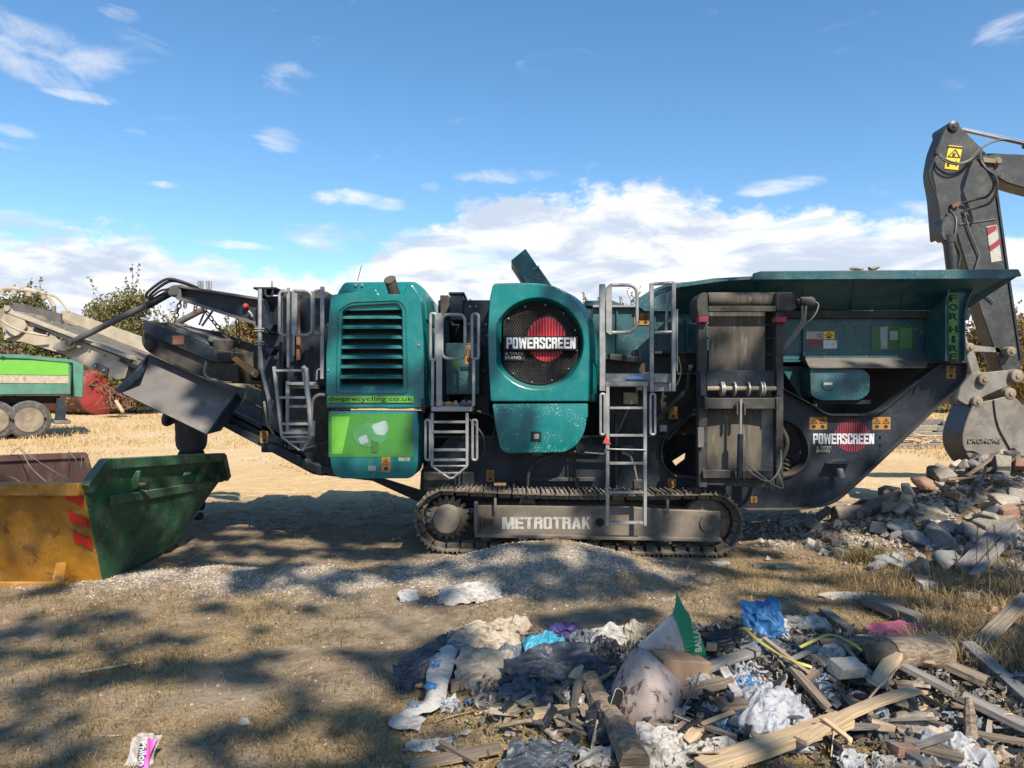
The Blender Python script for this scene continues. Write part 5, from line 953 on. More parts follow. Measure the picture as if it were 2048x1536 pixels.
g_ = G(); g_.pp([(427, 700), (466, 704), (464, 722), (427, 724)], 8.02, .35); mh = g_.build('motor_housing', 'grime', MG, bevel=.006); g_ = G(); g_.pbox(434, 706, 461, 720, 8.01, .02); g_.build('housing_mouth', 'black', mh)
g_ = G(); g_.pbox(345, 671, 368, 689, 8.04, .01); lbm = g_.build('worn_label', 'rust', MG)
g_ = G(); ribbon(g_, rp([(412, 722), (407, 745), (414, 756), (433, 758)], [0, 6, 6, 0]), 8.03, .06, .012); g_.build('guide_arm', 'galv', MG)
g_ = G(); g_.pp(rp([(462, 718), (470, 712), (516, 742), (517, 750), (510, 756), (504, 752)], 4), 8.0, .04); oa = g_.build('orange_link_arm', 'orange', CR, bevel=.004)
a = P(508, 746, 8.0); g_ = G(); g_.cyl(a, a + Vector((0, -.03, 0)), .022, 10); g_.build('link_pin', 'galv', oa)
g_ = G(); g_.pp([(466, 680), (520, 690), (520, 745), (470, 722)], 8.4, .4); g_.pp([(478, 762), (522, 762), (522, 768), (448, 766)], 8.3, .3); g_.build('magnet_mount', 'grime', CR, bevel=.01)
# ------------------------------------------------------------------ excavator reaching in from the right
EX = root('excavator', (10.5, 11.2, 0), 'grey tracked excavator reaching its arm and bucket behind the crusher hopper', 'excavator')
sY = 10.5
g_ = G(); g_.pp(rp([(1905, 243), (1922, 254), (1958, 290), (1985, 320), (1994, 380), (2016, 545), (2040, 700), (2044, 745), (2005, 745), (1958, 610), (1935, 537), (1912, 460), (1880, 480), (1873, 390), (1864, 345), (1872, 300), (1890, 255)], [10, 8, 10, 20, 20, 20, 10, 10, 8, 10, 10, 10, 6, 14, 14, 14, 8], 4), sY, .26)
ST = g_.build('stick', 'exgrey', EX, bevel=.012)
g_ = G(); ribbon(g_, rp([(1994, 380), (2017, 545), (2043, 720)], [0, 10, 0]), sY - .02, .40, .03); g_.build('stick_edge_strip', 'navy', ST)
a = P(1906, 253, sY); g_ = G(); g_.tube([a + Vector((0, .4, 0)), a + Vector((0, -.03, 0)), a + Vector((0, -.04, 0))], [.075, .075, .05], 20); g_.cyl(a + Vector((0, -.04, 0)), a + Vector((0, -.055, 0)), .03, 12); g_.build('stick_top_pin', 'exgrey', ST)
g_ = G(); g_.prism([P(x, y, sY - .008) for x, y in [(1898, 290), (1925, 293), (1916, 340), (1889, 337)]], (0, .006, 0)); ys_ = g_.build('yellow_warning_sticker', 'yellow', ST)
g_ = G(); t3 = [P(1911, 299, sY - .012), P(1920, 315, sY - .012), P(1896, 313, sY - .012)]
for i in range(3): g_.bar(t3[i], t3[(i + 1) % 3], .006, .012)
g_.prism([P(1906, 306, sY - .014), P(1912, 306, sY - .014), P(1910, 312, sY - .014), P(1905, 312, sY - .014)], (0, .004, 0)); g_.bar(P(1896, 293, sY - .012), P(1925, 296, sY - .012), .006, .02); g_.pbox(1894, 322, 1899, 333, sY - .012, .004); g_.pbox(1902, 326, 1904, 328, sY - .012, .004); g_.pbox(1911, 322, 1914, 332, sY - .012, .004); g_.build('warning_symbol', 'inkb', ys_)
g_ = G(); g_.pp([(1973, 453), (1994, 449), (2004, 521), (1983, 525)], sY - .008, .006); rw = g_.build('red_white_marker', 'whited', ST)
g_ = G(); g_.pp([(1974, 455), (1993, 450), (1994, 458), (1976, 471)], sY - .012, .004); g_.pp([(1979, 492), (1999, 478), (2001, 488), (1981, 503)], sY - .012, .004); g_.build('red_band', 'redprintd', rw)
g_ = G(); g_.tube([P(1919, 449, sY - .01), P(1993, 438, sY - .01)], .008, 6); g_.tube([P(1927, 420, sY - .03), P(1938, 460, sY - .03), P(1959, 510, sY - .03), P(1950, 540, sY - .03)], .012, 7); g_.tube([P(1966, 578, sY - .03), P(1972, 590, sY - .03), P(1988, 604, sY - .03)], .012, 7); g_.build('steel_pipe', 'greyplate', ST)
g_ = G(); g_.tube([P(1897, 470, sY - .12), P(1899, 486, sY - .12)], [.10, .095], 16); g_.tube([P(1899, 486, sY - .12), P(1906, 545, sY - .12), P(1925, 640, sY - .10)], .085, 16); bc = g_.build('bucket_cylinder', 'exgrey', EX); g_ = G(); g_.tube([P(1905, 600, sY - .1), P(1935, 700, sY - .05)], .035, 10); g_.build('cylinder_rod', 'chrome', bc)
g_ = G(); g_.pp(rp([(1884, 440), (1898, 430), (1908, 450), (1908, 478), (1888, 482), (1882, 470)], 6), sY - .18, .18); g_.build('cylinder_bracket', 'exgrey', ST, bevel=.01)
g_ = G(); g_.tube(bez([P(1873, 300, sY - .05), P(1866, 325, sY - .05), P(1858, 350, sY - .05), P(1866, 375, sY - .05), P(1877, 408, sY - .05), P(1881, 440, sY - .08), P(1878, 470, sY - .1), P(1886, 485, sY - .1)], 7), .013, 7)
g_.tube(bez([P(1872, 302, sY - .06), P(1890, 318, sY - .1), P(1915, 326, sY - .12), P(1938, 320, sY - .12), P(1958, 300, sY - .12), P(1985, 284, sY - .12), P(2012, 280, sY - .1), P(2050, 288, sY)], 7), .014, 7)
g_.tube(bez([P(1873, 306, sY - .06), P(1890, 322, sY - .12), P(1915, 329, sY - .14), P(1942, 320, sY - .14), P(1964, 296, sY - .14)], 7), .012, 7)
g_.tube(bez([P(1962, 300, sY - .12), P(1962, 322, sY - .25), P(1978, 345, sY - .3), P(1988, 370, sY - .3), P(1975, 392, sY - .22), P(1955, 398, sY - .12), P(1925, 406, sY - .04)], 8), .018, 8)
g_.tube(bez([P(1955, 318, sY - .12), P(1970, 336, sY - .3), P(1990, 352, sY - .34), P(1994, 378, sY - .32), P(1980, 405, sY - .25), P(1955, 415, sY - .12), P(1930, 421, sY - .04)], 8), .018, 8)
g_.tube(bez([P(1900, 420, sY - .05), P(1912, 440, sY - .15), P(1910, 480, sY - .2), P(1920, 510, sY - .2), P(1916, 535, sY - .2)], 8), .018, 8); g_.build('hydraulic_hose', 'hose', ST)
g_ = G(); g_.pp([(1904, 408), (1918, 402), (1921, 410), (1906, 416)], sY - .06, .05); g_.build('rusty_clamp', 'rust', ST)
g_ = G(); a = P(1873, 304, sY - .06); g_.tube([a + Vector((0, 0, -.04)), a + Vector((0, 0, .04))], .04, 8); g_.build('pipe_joint', 'grime', ST)
BM = G(); BM.pp(rp([(1968, 306), (1985, 306), (2060, 309), (2300, 350), (2700, 520), (2760, 640), (2640, 640), (2500, 500), (2200, 415), (2040, 374), (2008, 364), (1984, 345), (1966, 325)], [8, 6, 10, 40, 40, 20, 20, 60, 40, 10, 14, 10, 10], 4), sY + .03, .30); BM = BM.build('boom', 'exgrey', EX, bevel=.015)
g_ = G(); g_.tube([P(1921, 259, sY + .1), P(2050, 288, sY + .1)], .028, 10); g_.tube([P(1924, 257, sY + .26), P(2050, 284, sY + .26)], .02, 8); rd = g_.build('stick_cylinder_rod', 'chrome', EX); g_ = G(); g_.tube([P(2050, 288, sY + .1), P(2300, 345, sY + .1)], .07, 14); g_.build('stick_cylinder', 'exgrey', EX)
g_ = G(); a = P(1996, 322, sY - .02); g_.tube([a + Vector((0, .3, 0)), a, a + Vector((0, -.03, 0))], [.06, .06, .04], 14); g_.pp([(1966, 314), (1992, 318), (1992, 326), (1968, 324)], sY - .05, .06); g_.build('boom_pin', 'pin', BM)
# linkage and bucket
g_ = G(); g_.pp(rp([(1930, 693), (1945, 690), (2000, 696), (2003, 705), (1945, 703), (1934, 704)], 4), sY + .0, .1); g_.build('tipping_link', 'bucket', EX, bevel=.01)
g_ = G(); g_.pp(rp([(1930, 700), (1948, 700), (1964, 750), (1945, 756)], 5), sY - .02, .1); g_.build('rear_link', 'bucket', EX, bevel=.01)
g_ = G(); g_.pp(rp([(1990, 700), (2030, 705), (2036, 745), (2010, 755)], 5), sY + .05, .3); g_.build('stick_nose', 'bucket', EX, bevel=.01)
g_ = G(); g_.pp(rp([(1948, 745), (1970, 745), (2036, 738), (2044, 752), (2030, 768), (1975, 790), (1935, 812), (1914, 800), (1920, 775)], 6), sY - .06, .1); hc = g_.build('quick_hitch', 'bucket', EX, bevel=.012)
for i, (x, y, r_) in enumerate([(1964, 759, .085), (2030, 752, .10), (2018, 703, .075), (1951, 803, .08), (2016, 787, .09), (1936, 695, .07)]):
    a = P(x, y, sY - .07); g_ = G(); g_.tube([a + Vector((0, .5, 0)), a, a + Vector((0, -.06, 0)), a + Vector((0, -.075, 0))], [r_, r_, r_ * .9, r_ * .55], 18); g_.cyl(a + Vector((0, -.075, 0)), a + Vector((0, -.09, 0)), r_ * .4, 6); g_.build('pivot_pin', 'pin', EX)
prof = rp([(1945, 812), (1932, 843), (1925, 868), (1925, 890), (1936, 915), (1955, 935), (1972, 943), (2060, 946), (2130, 930), (2075, 860), (2038, 800), (2022, 790), (1985, 800), (1950, 806)], [6, 14, 14, 14, 16, 20, 20, 30, 10, 20, 14, 8, 10, 8], 4)
g_ = G(); g_.pp(prof, sY - .12, .03); BK = g_.build('bucket', 'bucket', EX, bevel=.008)
g_ = G(); g_.pp(prof, sY + .35, .03); ribbon(g_, prof[:44], sY - .1, .46, .03); g_.build('bucket_shell', 'exgrey', BK)
g_ = G(); ribbon(g_, rp([(1990, 800), (1996, 850), (2030, 910), (2062, 940)], [0, 60, 60, 0]), sY - .15, .04, .02); g_.build('side_rib', 'bucket', BK)
g_ = G(); ribbon(g_, rp([(1932, 900), (1950, 900), (1972, 918), (2050, 930)], [0, 12, 20, 0]), sY - .15, .04, .02); g_.build('wear_strip', 'bucket', BK)
text('bucket_lettering', 'DROMONE', 'bucket', BK, 1934, 876, 2002, 887, sY - .12, bold=.03, ext=.014, shear=.2)
for k in range(4):
    a = P(2128, 930, sY - .1 + k * .27); g_ = G(); g_.prism([a, a + Vector((.30, 0, .02)), a + Vector((.02, 0, -.10))], (0, .1, 0)); g_.build('bucket_tooth', 'bucket', BK)
# house and tracks, outside the picture
g_ = G(); g_.box((9.6, 10.2, 1.1), (13.0, 12.6, 2.3)); hs = g_.build('engine_house', 'exgrey', EX, bevel=.08, seg=2); g_ = G(); g_.box((9.5, 10.25, 1.2), (11.1, 11.2, 3.1)); g_.build('cab', 'exgrey', EX, bevel=.08, seg=2)
for y0 in (10.1, 12.1):
    g_ = G(); g_.prism([(9.0, y0, .45), (9.3, y0, .1), (9.7, y0, .0), (12.6, y0, 0), (13.0, y0, .1), (13.2, y0, .45), (12.9, y0, .85), (9.3, y0, .85)], (0, .5, 0)); g_.build('crawler_track', 'track', EX, bevel=.04)
g_ = G(); g_.cyl((11.1, 11.4, .5), (11.1, 11.4, 1.15), .7, 24); g_.build('turntable', 'grime', EX)
# ------------------------------------------------------------------ skip
nA = 6.33
def S(x, z_, Y): return P(x, z_, Y)
SK = root('skip', (-4.6, 7.4, 0), 'open builders skip with a yellow end and long green side', 'skip')
rC, rD, rE, rF = P(165, 966, 6.33), P(203, 917, 6.6), P(438, 906, 8.5), P(447, 948, 8.62)   # right rim: near low corner, near raised, far raised, far low
bA, bB = P(205, 1165, 6.62), P(345, 1090, 8.1)
W_ = Vector((-1.62, .05, .0))
g_ = G(); slab(g_, [bA, bB, rF + Vector((-.03, 0, 0)), rE, rD, rC], .02); GS = g_.build('green_side', 'skipgreen', SK)
g_ = G(); slab(g_, [q_ + W_ for q_ in (bA, bB, rF, rE, rD, rC)], .02); g_.build('rusty_far_side', 'skiprust', SK)
g_ = G(); slab(g_, [bA, bA + W_, rC + W_, rC], .02); YE = g_.build('yellow_end', 'skipyellow', SK)
g_ = G(); slab(g_, [bB, bB + W_, rF + W_, rF], .02); slab(g_, [bA + Vector((0, 0, .03)), bA + W_ + Vector((0, 0, .03)), bB + W_ + Vector((0, 0, .03)), bB + Vector((0, 0, .03))], .02); g_.build('skip_floor', 'skiprust', SK)
def rimbar(pts, w_, h_, m, nm, parent=SK, off=Vector()):
    g_ = G()
    for a, b in zip(pts, pts[1:]): d = (b - a).normalized() * .01; g_.bar(a + off - d, b + off + d, w_, h_)
    return g_.build(nm, m, parent, bevel=.006)
dn = Vector((.03, 0, -.05)); rimbar([rC, rD, rE, rF], .09, .10, 'skipgreen', 'green_rim', SK, dn)
rimbar([rC + W_, rD + W_, rE + W_, rF + W_], .07, .07, 'skiprust', 'far_rim', SK, Vector((0, 0, -.03)))
rimbar([rC + Vector((0, -.03, -.05)), rC + W_ + Vector((0, -.03, -.05))], .08, .11, 'skipyellow', 'yellow_rim')
rimbar([rF + Vector((-.02, 0, -.05)), rF + W_ + Vector((0, 0, -.05))], .08, .09, 'skipgreen', 'far_end_rim')
def on_side(u, v):   # point on the green side: u 0 near..1 far, v 0 bottom..1 low rim height
    lo = bA.lerp(bB, u); hi = rC.lerp(rF, u); return lo.lerp(hi, v) + Vector((.012, 0, 0))
sd_ = (rF - rC).normalized()
g_ = G(); g_.bar(on_side(.12, .80), on_side(.93, .86), .075, .09); rb = g_.build('side_channel', 'skipgreen', GS, bevel=.008)
for u in (.30, .78, .93): g_ = G(); g_.bar(on_side(u, .90), on_side(u, 1.10 if u < .9 else 1.0), .07, .05, up=Vector((0, 1, 0))); g_.build('side_rib', 'skipgreen', GS, bevel=.006)
g_ = G(); a = on_side(.31, .93); g_.tube([a, a + Vector((.10, -.02, 0)), a + Vector((.12, -.02, 0))], [.03, .03, .045], 12); g_.build('lifting_lug', 'grime', GS)
g_ = G(); a = on_side(.86, .97); g_.tube([a, a + Vector((.10, -.02, 0)), a + Vector((.12, -.02, 0))], [.03, .03, .045], 12); g_.build('lifting_lug', 'grime', GS)
def side_patch(nm, m, uvs, k=.016):
    g_ = G(); nrm = (bB - bA).cross(rC - bA).normalized(); nrm = nrm if nrm.x > 0 else -nrm
    g_.prism([on_side(u, v) + nrm * (k + .03) for u, v in uvs], nrm * -.004); return g_.build(nm, m, GS)
side_patch('worn_painted_mark', 'palep', [(.52, .22), (.60, .26), (.60, .40), (.56, .40), (.55, .30), (.52, .28)]); side_patch('worn_painted_mark', 'palep', [(.62, .46), (.67, .47), (.67, .56), (.62, .55)])
side_patch('worn_painted_mark', 'green', [(.40, .22), (.49, .25), (.49, .55), (.42, .54)], .014); side_patch('worn_painted_mark', 'palep', [(.70, .28), (.76, .30), (.75, .42), (.70, .40)])
side_patch('worn_painted_mark', 'palep', [(.60, 1.02), (.65, 1.025), (.65, 1.06), (.60, 1.055)], .02)
def on_end(u, v): lo = bA.lerp(bA + W_, u); hi = rC.lerp(rC + W_, u); return lo.lerp(hi, v) + Vector((0, -.012, -.002))
nE = (W_).cross(rC - bA).normalized(); nE = nE if nE.y < 0 else -nE
for k in range(3):
    v0 = .90 - k * .21; g_ = G(); q_ = [on_end(.012, v0 - .13), on_end(.012, v0 - .03), on_end(.105, v0 + .05), on_end(.105, v0 - .05)]; g_.prism([p + nE * .006 for p in q_], nE * -.004); g_.build('red_stripe', 'skipred', YE)
g_ = G(); g_.bar(on_end(.15, .04) + nE * .10, on_end(1.0, .04) + nE * .10, .05, .05); g_.build('ground_bar', 'skipyellow', YE, bevel=.006)
for u in (.24, .80): g_ = G(); g_.prism([on_end(u, .01), on_end(u, .01) + nE * .14, on_end(u, .22)], (.10, 0, 0)); g_.build('foot_bracket', 'skipyellow', YE, bevel=.006)
text('worn_stencil', 'SAB', 'glassb', YE, 0, 0, 54, 20, 6.4, bold=.01, T=Matrix.Translation(on_end(.80, .38) + nE * .006) @ Matrix.Rotation(math.asin(max(-1, min(1, nE.z))) * -1, 4, 'X'))
def wire_thing(px_pts, Y_, lab, r_=.006, m='wire', nm='bent_wire', grp='bent wires inside the skip', cat='wire'):
    g_ = G(); r_ *= .6; g_.tube(bez([P(x, y, Y_ if not isinstance(Y_, list) else Y_[i]) for i, (x, y) in enumerate(px_pts)], 6), r_, 6); return g_.build(nm, m, None, label=lab, cat=cat, group=grp)
wire_thing([(-20, 945), (15, 915), (38, 897), (62, 935), (105, 975)], [7.6, 7.5, 7.5, 7.3, 7.0], 'thick bent wire arching up against the rusty side of the skip', .008)
wire_thing([(40, 898), (85, 928), (120, 950), (150, 972)], [7.5, 7.4, 7.3, 7.0], 'thin straight wire running down from the peak of the arched one in the skip')
wire_thing([(0, 950), (25, 955), (55, 975)], [7.2, 7.1, 6.9], 'short curled wire low in the near end of the skip')
wire_thing([(136, 902), (152, 920), (166, 948)], [7.8, 7.6, 7.3], 'rod leaning near the green rim inside the skip', .008); wire_thing([(138, 905), (139, 962)], [7.6, 7.4], 'upright dark rod inside the skip', .007, 'rust')
wire_thing([(108, 958), (122, 948), (140, 962)], [7.1, 7.1, 7.0], 'small hooked wire near the yellow rim of the skip')
for x in (162, 197, 246): wire_thing([(x, 935 if x < 180 else 925), (x + 2, 908)], 7.9, ['thin wire end poking up left of the green rim', 'thin wire end poking up at the rim corner', 'thin wire end poking up behind the green rim'][(162, 197, 246).index(x)], .004)
# ------------------------------------------------------------------ trailer, tank, tangle, sleepers
def GP(px, py, Y): p = P(px, py, Y); return p
tpv = P(163, 845, 23.3); TR = root('tipper_trailer', (tpv.x, tpv.y, .36), 'faded green tipper trailer with twin dusty wheels parked at the far left', 'trailer')
tY = 23.3
g_ = G(); g_.pp([(-260, 720), (60, 716), (146, 724), (146, 790), (-260, 792)], tY, 2.3); TB = g_.build('trailer_body', 'trailer', TR, bevel=.04)
g_ = G(); g_.pp([(144, 722), (163, 724), (162, 796), (146, 794)], tY - .1, 2.5); g_.build('tailgate', 'trailer', TR, bevel=.03)
g_ = G(); g_.pp([(-260, 714), (60, 712), (150, 720), (150, 726), (60, 719), (-260, 722)], tY - .06, .1); g_.build('body_top_rail', 'trailer', TR)
g_ = G(); g_.pbox(-120, 723, 140, 751, tY - .02, .015); lbn = g_.build('lime_banner', 'lime', TB); g_ = G(); g_.pbox(-120, 752, 140, 767, tY - .02, .015); g_.build('cream_banner', 'bagcream', TB)
g_ = G(); g_.pbox(-240, 792, 140, 806, tY + .3, 1.6); g_.build('chassis_beam', 'black', TR, bevel=.02)
g_ = G(); g_.pp([(120, 797), (128, 795), (137, 815), (134, 842), (118, 842)], tY - .02, .5); g_.build('mudguard', 'navy', TR); g_ = G(); g_.pbox(114, 840, 143, 847, tY - .05, 2.2); g_.build('rear_bumper', 'greyplate', TR, bevel=.02)
def wheel(px, py, Yw):
    c = P(px, py, Yw); r_ = .60; g_ = G(); g_.tube([c + Vector((0, a, 0)) for a in (.10, .0, .02, .08, .24, .30, .32)], [.36, .40, .53, r_, r_, .55, .40], 36, caps=False); Wt = g_.build('wheel', 'tyre', TR, label=None)
    g_ = G(); g_.tube([c + Vector((0, a, 0)) for a in (-.01, -.015, .0, .12)], [.38, .36, .34, .33], 30, caps=False); g_.tube([c + Vector((0, a, 0)) for a in (.12, .10, .10)], [.35, .30, .05], 30); rm = g_.build('rim', 'pin', Wt)
    for k in range(8): a = k * math.pi / 4; g_ = G(); q_ = c + Vector((math.cos(a) * .215, .10, math.sin(a) * .215)); g_.cyl(q_, q_ + Vector((0, -.012, 0)), .062, 12); g_.build('rim_hole', 'black', Wt)
    g_ = G(); g_.tube([c + Vector((0, .1, 0)), c + Vector((0, -.01, 0)), c + Vector((0, -.03, 0))], [.11, .10, .05], 16); g_.build('hub', 'pin', Wt)
wheel(76, 838, tY); wheel(60, 836, tY + .55); wheel(20, 838, tY); wheel(6, 836, tY + .55)
r = np.random.RandomState(3); n = 1500; c0, c1 = P(0, 712, 24.5), P(110, 712, 24.5)
t = r.rand(n); hx = c0.x - 1 + (c1.x - c0.x + 1) * t; prof_ = .5 * np.exp(-((t - .25) / .4) ** 2)
v, f = leaves(np.stack([hx, 24.3 + r.normal(size=n) * .4, c0.z + prof_ * r.rand(n)], 1), .16, 4, .5); TR.rotation_euler.z = math.radians(35)   # parked askew: its long side squarely faces the yard
pr_ = Matrix.Translation(tpv) @ Matrix.Rotation(math.radians(35), 4, 'Z') @ Matrix.Translation(-tpv)
props(place('scrap_load', npmesh('scrap_load', v, f, M['rust']), None, pr_), 'heap of brown scrap and red bits piled up in the green trailer', 'scrap', None, 'stuff')
TK = root('red_tank', (-20.6, 35, .75), 'round red steel tank lying on its side behind the green trailer', 'tank')
a = P(201, 783, 35.0); b = a + Vector((-4.6, 2.6, 0)); g_ = G(); g_.cyl(b, a, 1.12, 40); g_.build('tank_barrel', 'tank', TK)
ax = (a - b).normalized(); g_ = G(); g_.tube([a, a + ax * .05, a + ax * .13, a + ax * .17], [1.10, 1.04, .7, .06], 32); g_.build('tank_end', 'tankend', TK)
r = np.random.RandomState(9); g_ = G(); cc = P(229, 792, 33.0)
for k in range(30):
    p_ = [cc + Vector((r.normal() * .27, r.normal() * .3, -.6 + r.rand() * 1.1)) for _ in range(4)]; g_.tube(bez(p_, 5), .026, 5)
g_.build('cable_tangle', 'rust', None, label='tangle of dark red cables and straps hanging by the red tank', cat='cable tangle')
g_ = G(); g_.tube([P(232, 802, 32), P(246, 824, 31.6)], .075, 8); g_.build('pale_branch', 'woodlight', None, label='short pale branch end sticking out beneath the red cable tangle', cat='branch')
# stacks of railway sleepers on the right
SLm = G(); SLm.box((-1.3, -.13, 0), (1.3, .13, .14)); slm = SLm.mesh(M['woodgrey'], bevel=.015)
sk_ = root('sleeper_stack', (11.8, 20.5, 0), 'long stack of dark grey timber sleepers lying beyond the chassis arm', 'timber stack')
r = np.random.RandomState(11)
for row in range(5):
    for k in range(3):
        x0 = P(1800 + 170 * k, 0, 20.3).x + r.normal() * .12; z0 = gzs(11.5, 20.5) + row * .155 - .05
        place('sleeper', slm, sk_, Matrix.Translation((x0, 20.3 + r.normal() * .05 + row * .05, z0)) @ Matrix.Rotation(r.normal() * .015, 4, 'Y'))
g_ = G()
for k in range(26):
    p_ = P(1800 + 90 * r.rand(), 870 + r.rand() * 12, 19.6); g_.tube([p_, p_ + Vector((r.normal() * .5, r.normal() * .2, r.normal() * .05))], .018, 4)
g_.build('broken_battens', 'woodlight', None, label='pale broken battens strewn along the foot of the sleeper stack', cat='battens', kind='stuff')
n = 900; v, f = leaves(np.stack([r.uniform(10.2, 15.5, n), r.uniform(21.4, 23.5, n), gzs(12, 22) + .95 + r.rand(n) * .12], 1), .12, 4); props(place('bark_chippings', npmesh('bark_chippings', v, f, M['leafo'])), 'orange brown dead leaves lying over the top of the sleeper stack', 'leaves', None, 'stuff')
# ------------------------------------------------------------------ person behind the conveyor
def skin_body(name, m, parent, joints, edges, rad, sub=2, rootv=0):
    me = bpy.data.meshes.new(name); me.from_pydata([tuple(j) for j in joints], edges, []); o = bpy.data.objects.new(name, me); C.objects.link(o)
    sk__ = o.modifiers.new('s', 'SKIN'); sk__.use_smooth_shade = True
    for i, rr in enumerate(rad): d = me.skin_vertices[0].data[i]; d.radius = rr if isinstance(rr, tuple) else (rr, rr); d.use_root = (i == rootv)
    s_ = o.modifiers.new('u', 'SUBSURF'); s_.levels = sub; s_.render_levels = sub
    dg = bpy.context.evaluated_depsgraph_get(); nm = bpy.data.meshes.new_from_object(o.evaluated_get(dg)); bpy.data.objects.remove(o)
    nm.materials.clear(); nm.materials.append(M[m]); nm.name = name; return place(name, nm, parent)
px0, pY = (376 - 1024) * 9.85 / F, 9.95; PE = root('person', (px0, pY, 0), 'person in a dark hooded sweatshirt standing behind the conveyor with raised forearms', 'person')
Vp = lambda x, y, z: Vector((px0 + x, pY + y, z))
J = [Vp(0, 0, .90), Vp(0, 0, 1.14), Vp(0, .0, 1.38), Vp(0, 0, 1.50), Vp(0, -.01, 1.58), Vp(-.19, 0, 1.44), Vp(-.34, -.06, 1.33), Vp(-.22, -.22, 1.50), Vp(.19, 0, 1.44), Vp(.33, -.06, 1.26), Vp(.24, -.24, 1.44)]
Ed = [(0, 1), (1, 2), (2, 3), (3, 4), (2, 5), (5, 6), (6, 7), (2, 8), (8, 9), (9, 10)]
skin_body('sweatshirt', 'hoodie', PE, J, Ed, [(.235, .15), (.225, .15), (.225, .14), .09, .07, .085, .068, .05, .085, .068, .05])
J = [Vp(0, 0, 1.02), Vp(0, 0, .92), Vp(-.10, 0, .84), Vp(-.12, -.02, .50), Vp(-.12, .02, .12), Vp(.10, 0, .84), Vp(.12, -.02, .50), Vp(.12, .02, .12)]
skin_body('trousers', 'trous', PE, J, [(0, 1), (1, 2), (2, 3), (3, 4), (1, 5), (5, 6), (6, 7)], [(.16, .11), (.19, .13), .115, .085, .065, .115, .085, .065])
for s_ in (-1, 1): skin_body('boot', 'trous', PE, [Vp(.12 * s_, .04, .10), Vp(.12 * s_, .0, .05), Vp(.13 * s_, -.16, .04)], [(0, 1), (1, 2)], [.05, .05, .035])
HD = skin_body('head', 'skin', PE, [Vp(0, -.01, 1.54), Vp(0, -.015, 1.62), Vp(0, -.01, 1.70), Vp(0, 0, 1.76)], [(0, 1), (1, 2), (2, 3)], [.055, (.070, .08), (.078, .095), (.062, .075)])
g_ = G(); c = Vp(0, -.11, 1.655); g_.tube([c + Vector((0, 0, .035)), c + Vector((0, -.022, -.005)), c + Vector((0, 0, -.012))], [.008, .014, .008], 8); g_.build('nose', 'skin', HD)
for s_ in (-1, 1): g_ = G(); e_ = Vp(.033 * s_, -.098, 1.685); g_.tube([e_ + Vector((-.012, 0, 0)), e_, e_ + Vector((.012, 0, 0))], [.003, .008, .003], 8); g_.build('eye', 'inkb', HD); g_ = G(); e_ = Vp(.082 * s_, .0, 1.665); g_.tube([e_ + Vector((0, 0, .03)), e_ + Vector((.01 * s_, .01, 0)), e_ + Vector((0, 0, -.025))], [.006, .012, .006], 8); g_.build('ear', 'skin', HD)
skin_body('hood', 'hoodie', PE, [Vp(0, .04, 1.50), Vp(0, .05, 1.62), Vp(0, .04, 1.73), Vp(0, .01, 1.79)], [(0, 1), (1, 2), (2, 3)], [.09, (.10, .09), (.10, .09), (.07, .06)])
for s_, wv in ((-1, Vp(-.22, -.22, 1.50)), (1, Vp(.24, -.24, 1.44))):
    js = [wv, wv + Vector((-.03 * s_, -.05, .05))]; es = [(0, 1)]; rs = [.03, (.04, .02)]
    for k in range(4):
        b_ = len(js); o_ = Vector((-.05 * s_ + .0, -.07, .07)) + Vector(((k - 1.5) * .018, 0, -(k - 1.5) * .014)); L_ = (.085, .095, .09, .07)[k]
        js += [wv + o_, wv + o_ + Vector((-L_ * .4 * s_, -.025, .02)), wv + o_ + Vector((-L_ * .8 * s_, -.01, .02))]; es += [(1, b_), (b_, b_ + 1), (b_ + 1, b_ + 2)]; rs += [.0095, .009, .008]
    b_ = len(js); js += [wv + Vector((-.06 * s_, -.02, .03)), wv + Vector((-.09 * s_, -.015, .05))]; es += [(1, b_), (b_, b_ + 1)]; rs += [.011, .009]
    skin_body('hand', 'skin', PE, js, es, rs)
# ------------------------------------------------------------------ rubble
def rockmesh(seed, kind):
    r = np.random.RandomState(seed); bm = bmesh.new()
    if kind == 'slab': pts = [(r.uniform(.75, 1.1) * math.cos(a), r.uniform(.5, .8) * math.sin(a), z) for a in np.arange(0, 6.28, 1.0) + r.rand() * .4 for z in (-.12, .12)]
    elif kind == 'block': pts = [(x * r.uniform(.75, 1), y * r.uniform(.5, .75), z * r.uniform(.4, .6)) for x in (-1, 1) for y in (-1, 1) for z in (-1, 1)]
    else: pts = [tuple(v / np.linalg.norm(v) * r.uniform(.7, 1.05) * np.array([1, .8, .65])) for v in r.normal(size=(15, 3))]
    for p in pts: bm.verts.new(p)
    o = bmesh.ops.convex_hull(bm, input=bm.verts[:]); junk = [e for e in set(o['geom_interior'] + o['geom_unused']) if isinstance(e, bmesh.types.BMVert)]
    bmesh.ops.delete(bm, geom=junk, context='VERTS'); bmesh.ops.bevel(bm, geom=bm.edges[:], offset=.05, segments=1, affect='EDGES', clamp_overlap=True)
    me = bpy.data.meshes.new('chunk'); bm.to_mesh(me); bm.free(); return me
RM = {}
for mk in ('rock', 'rockb', 'slab', 'brick'):
    for kd in ('rock', 'block', 'slab'):
        for s_ in range(3):
            me = rockmesh(hash((kd, s_)) % 1000 if False else {'rock': 10, 'block': 40, 'slab': 70}[kd] + s_, kd); me.materials.append(M[mk]); me.name = 'rubble_chunk'; RM[mk, kd, s_] = me
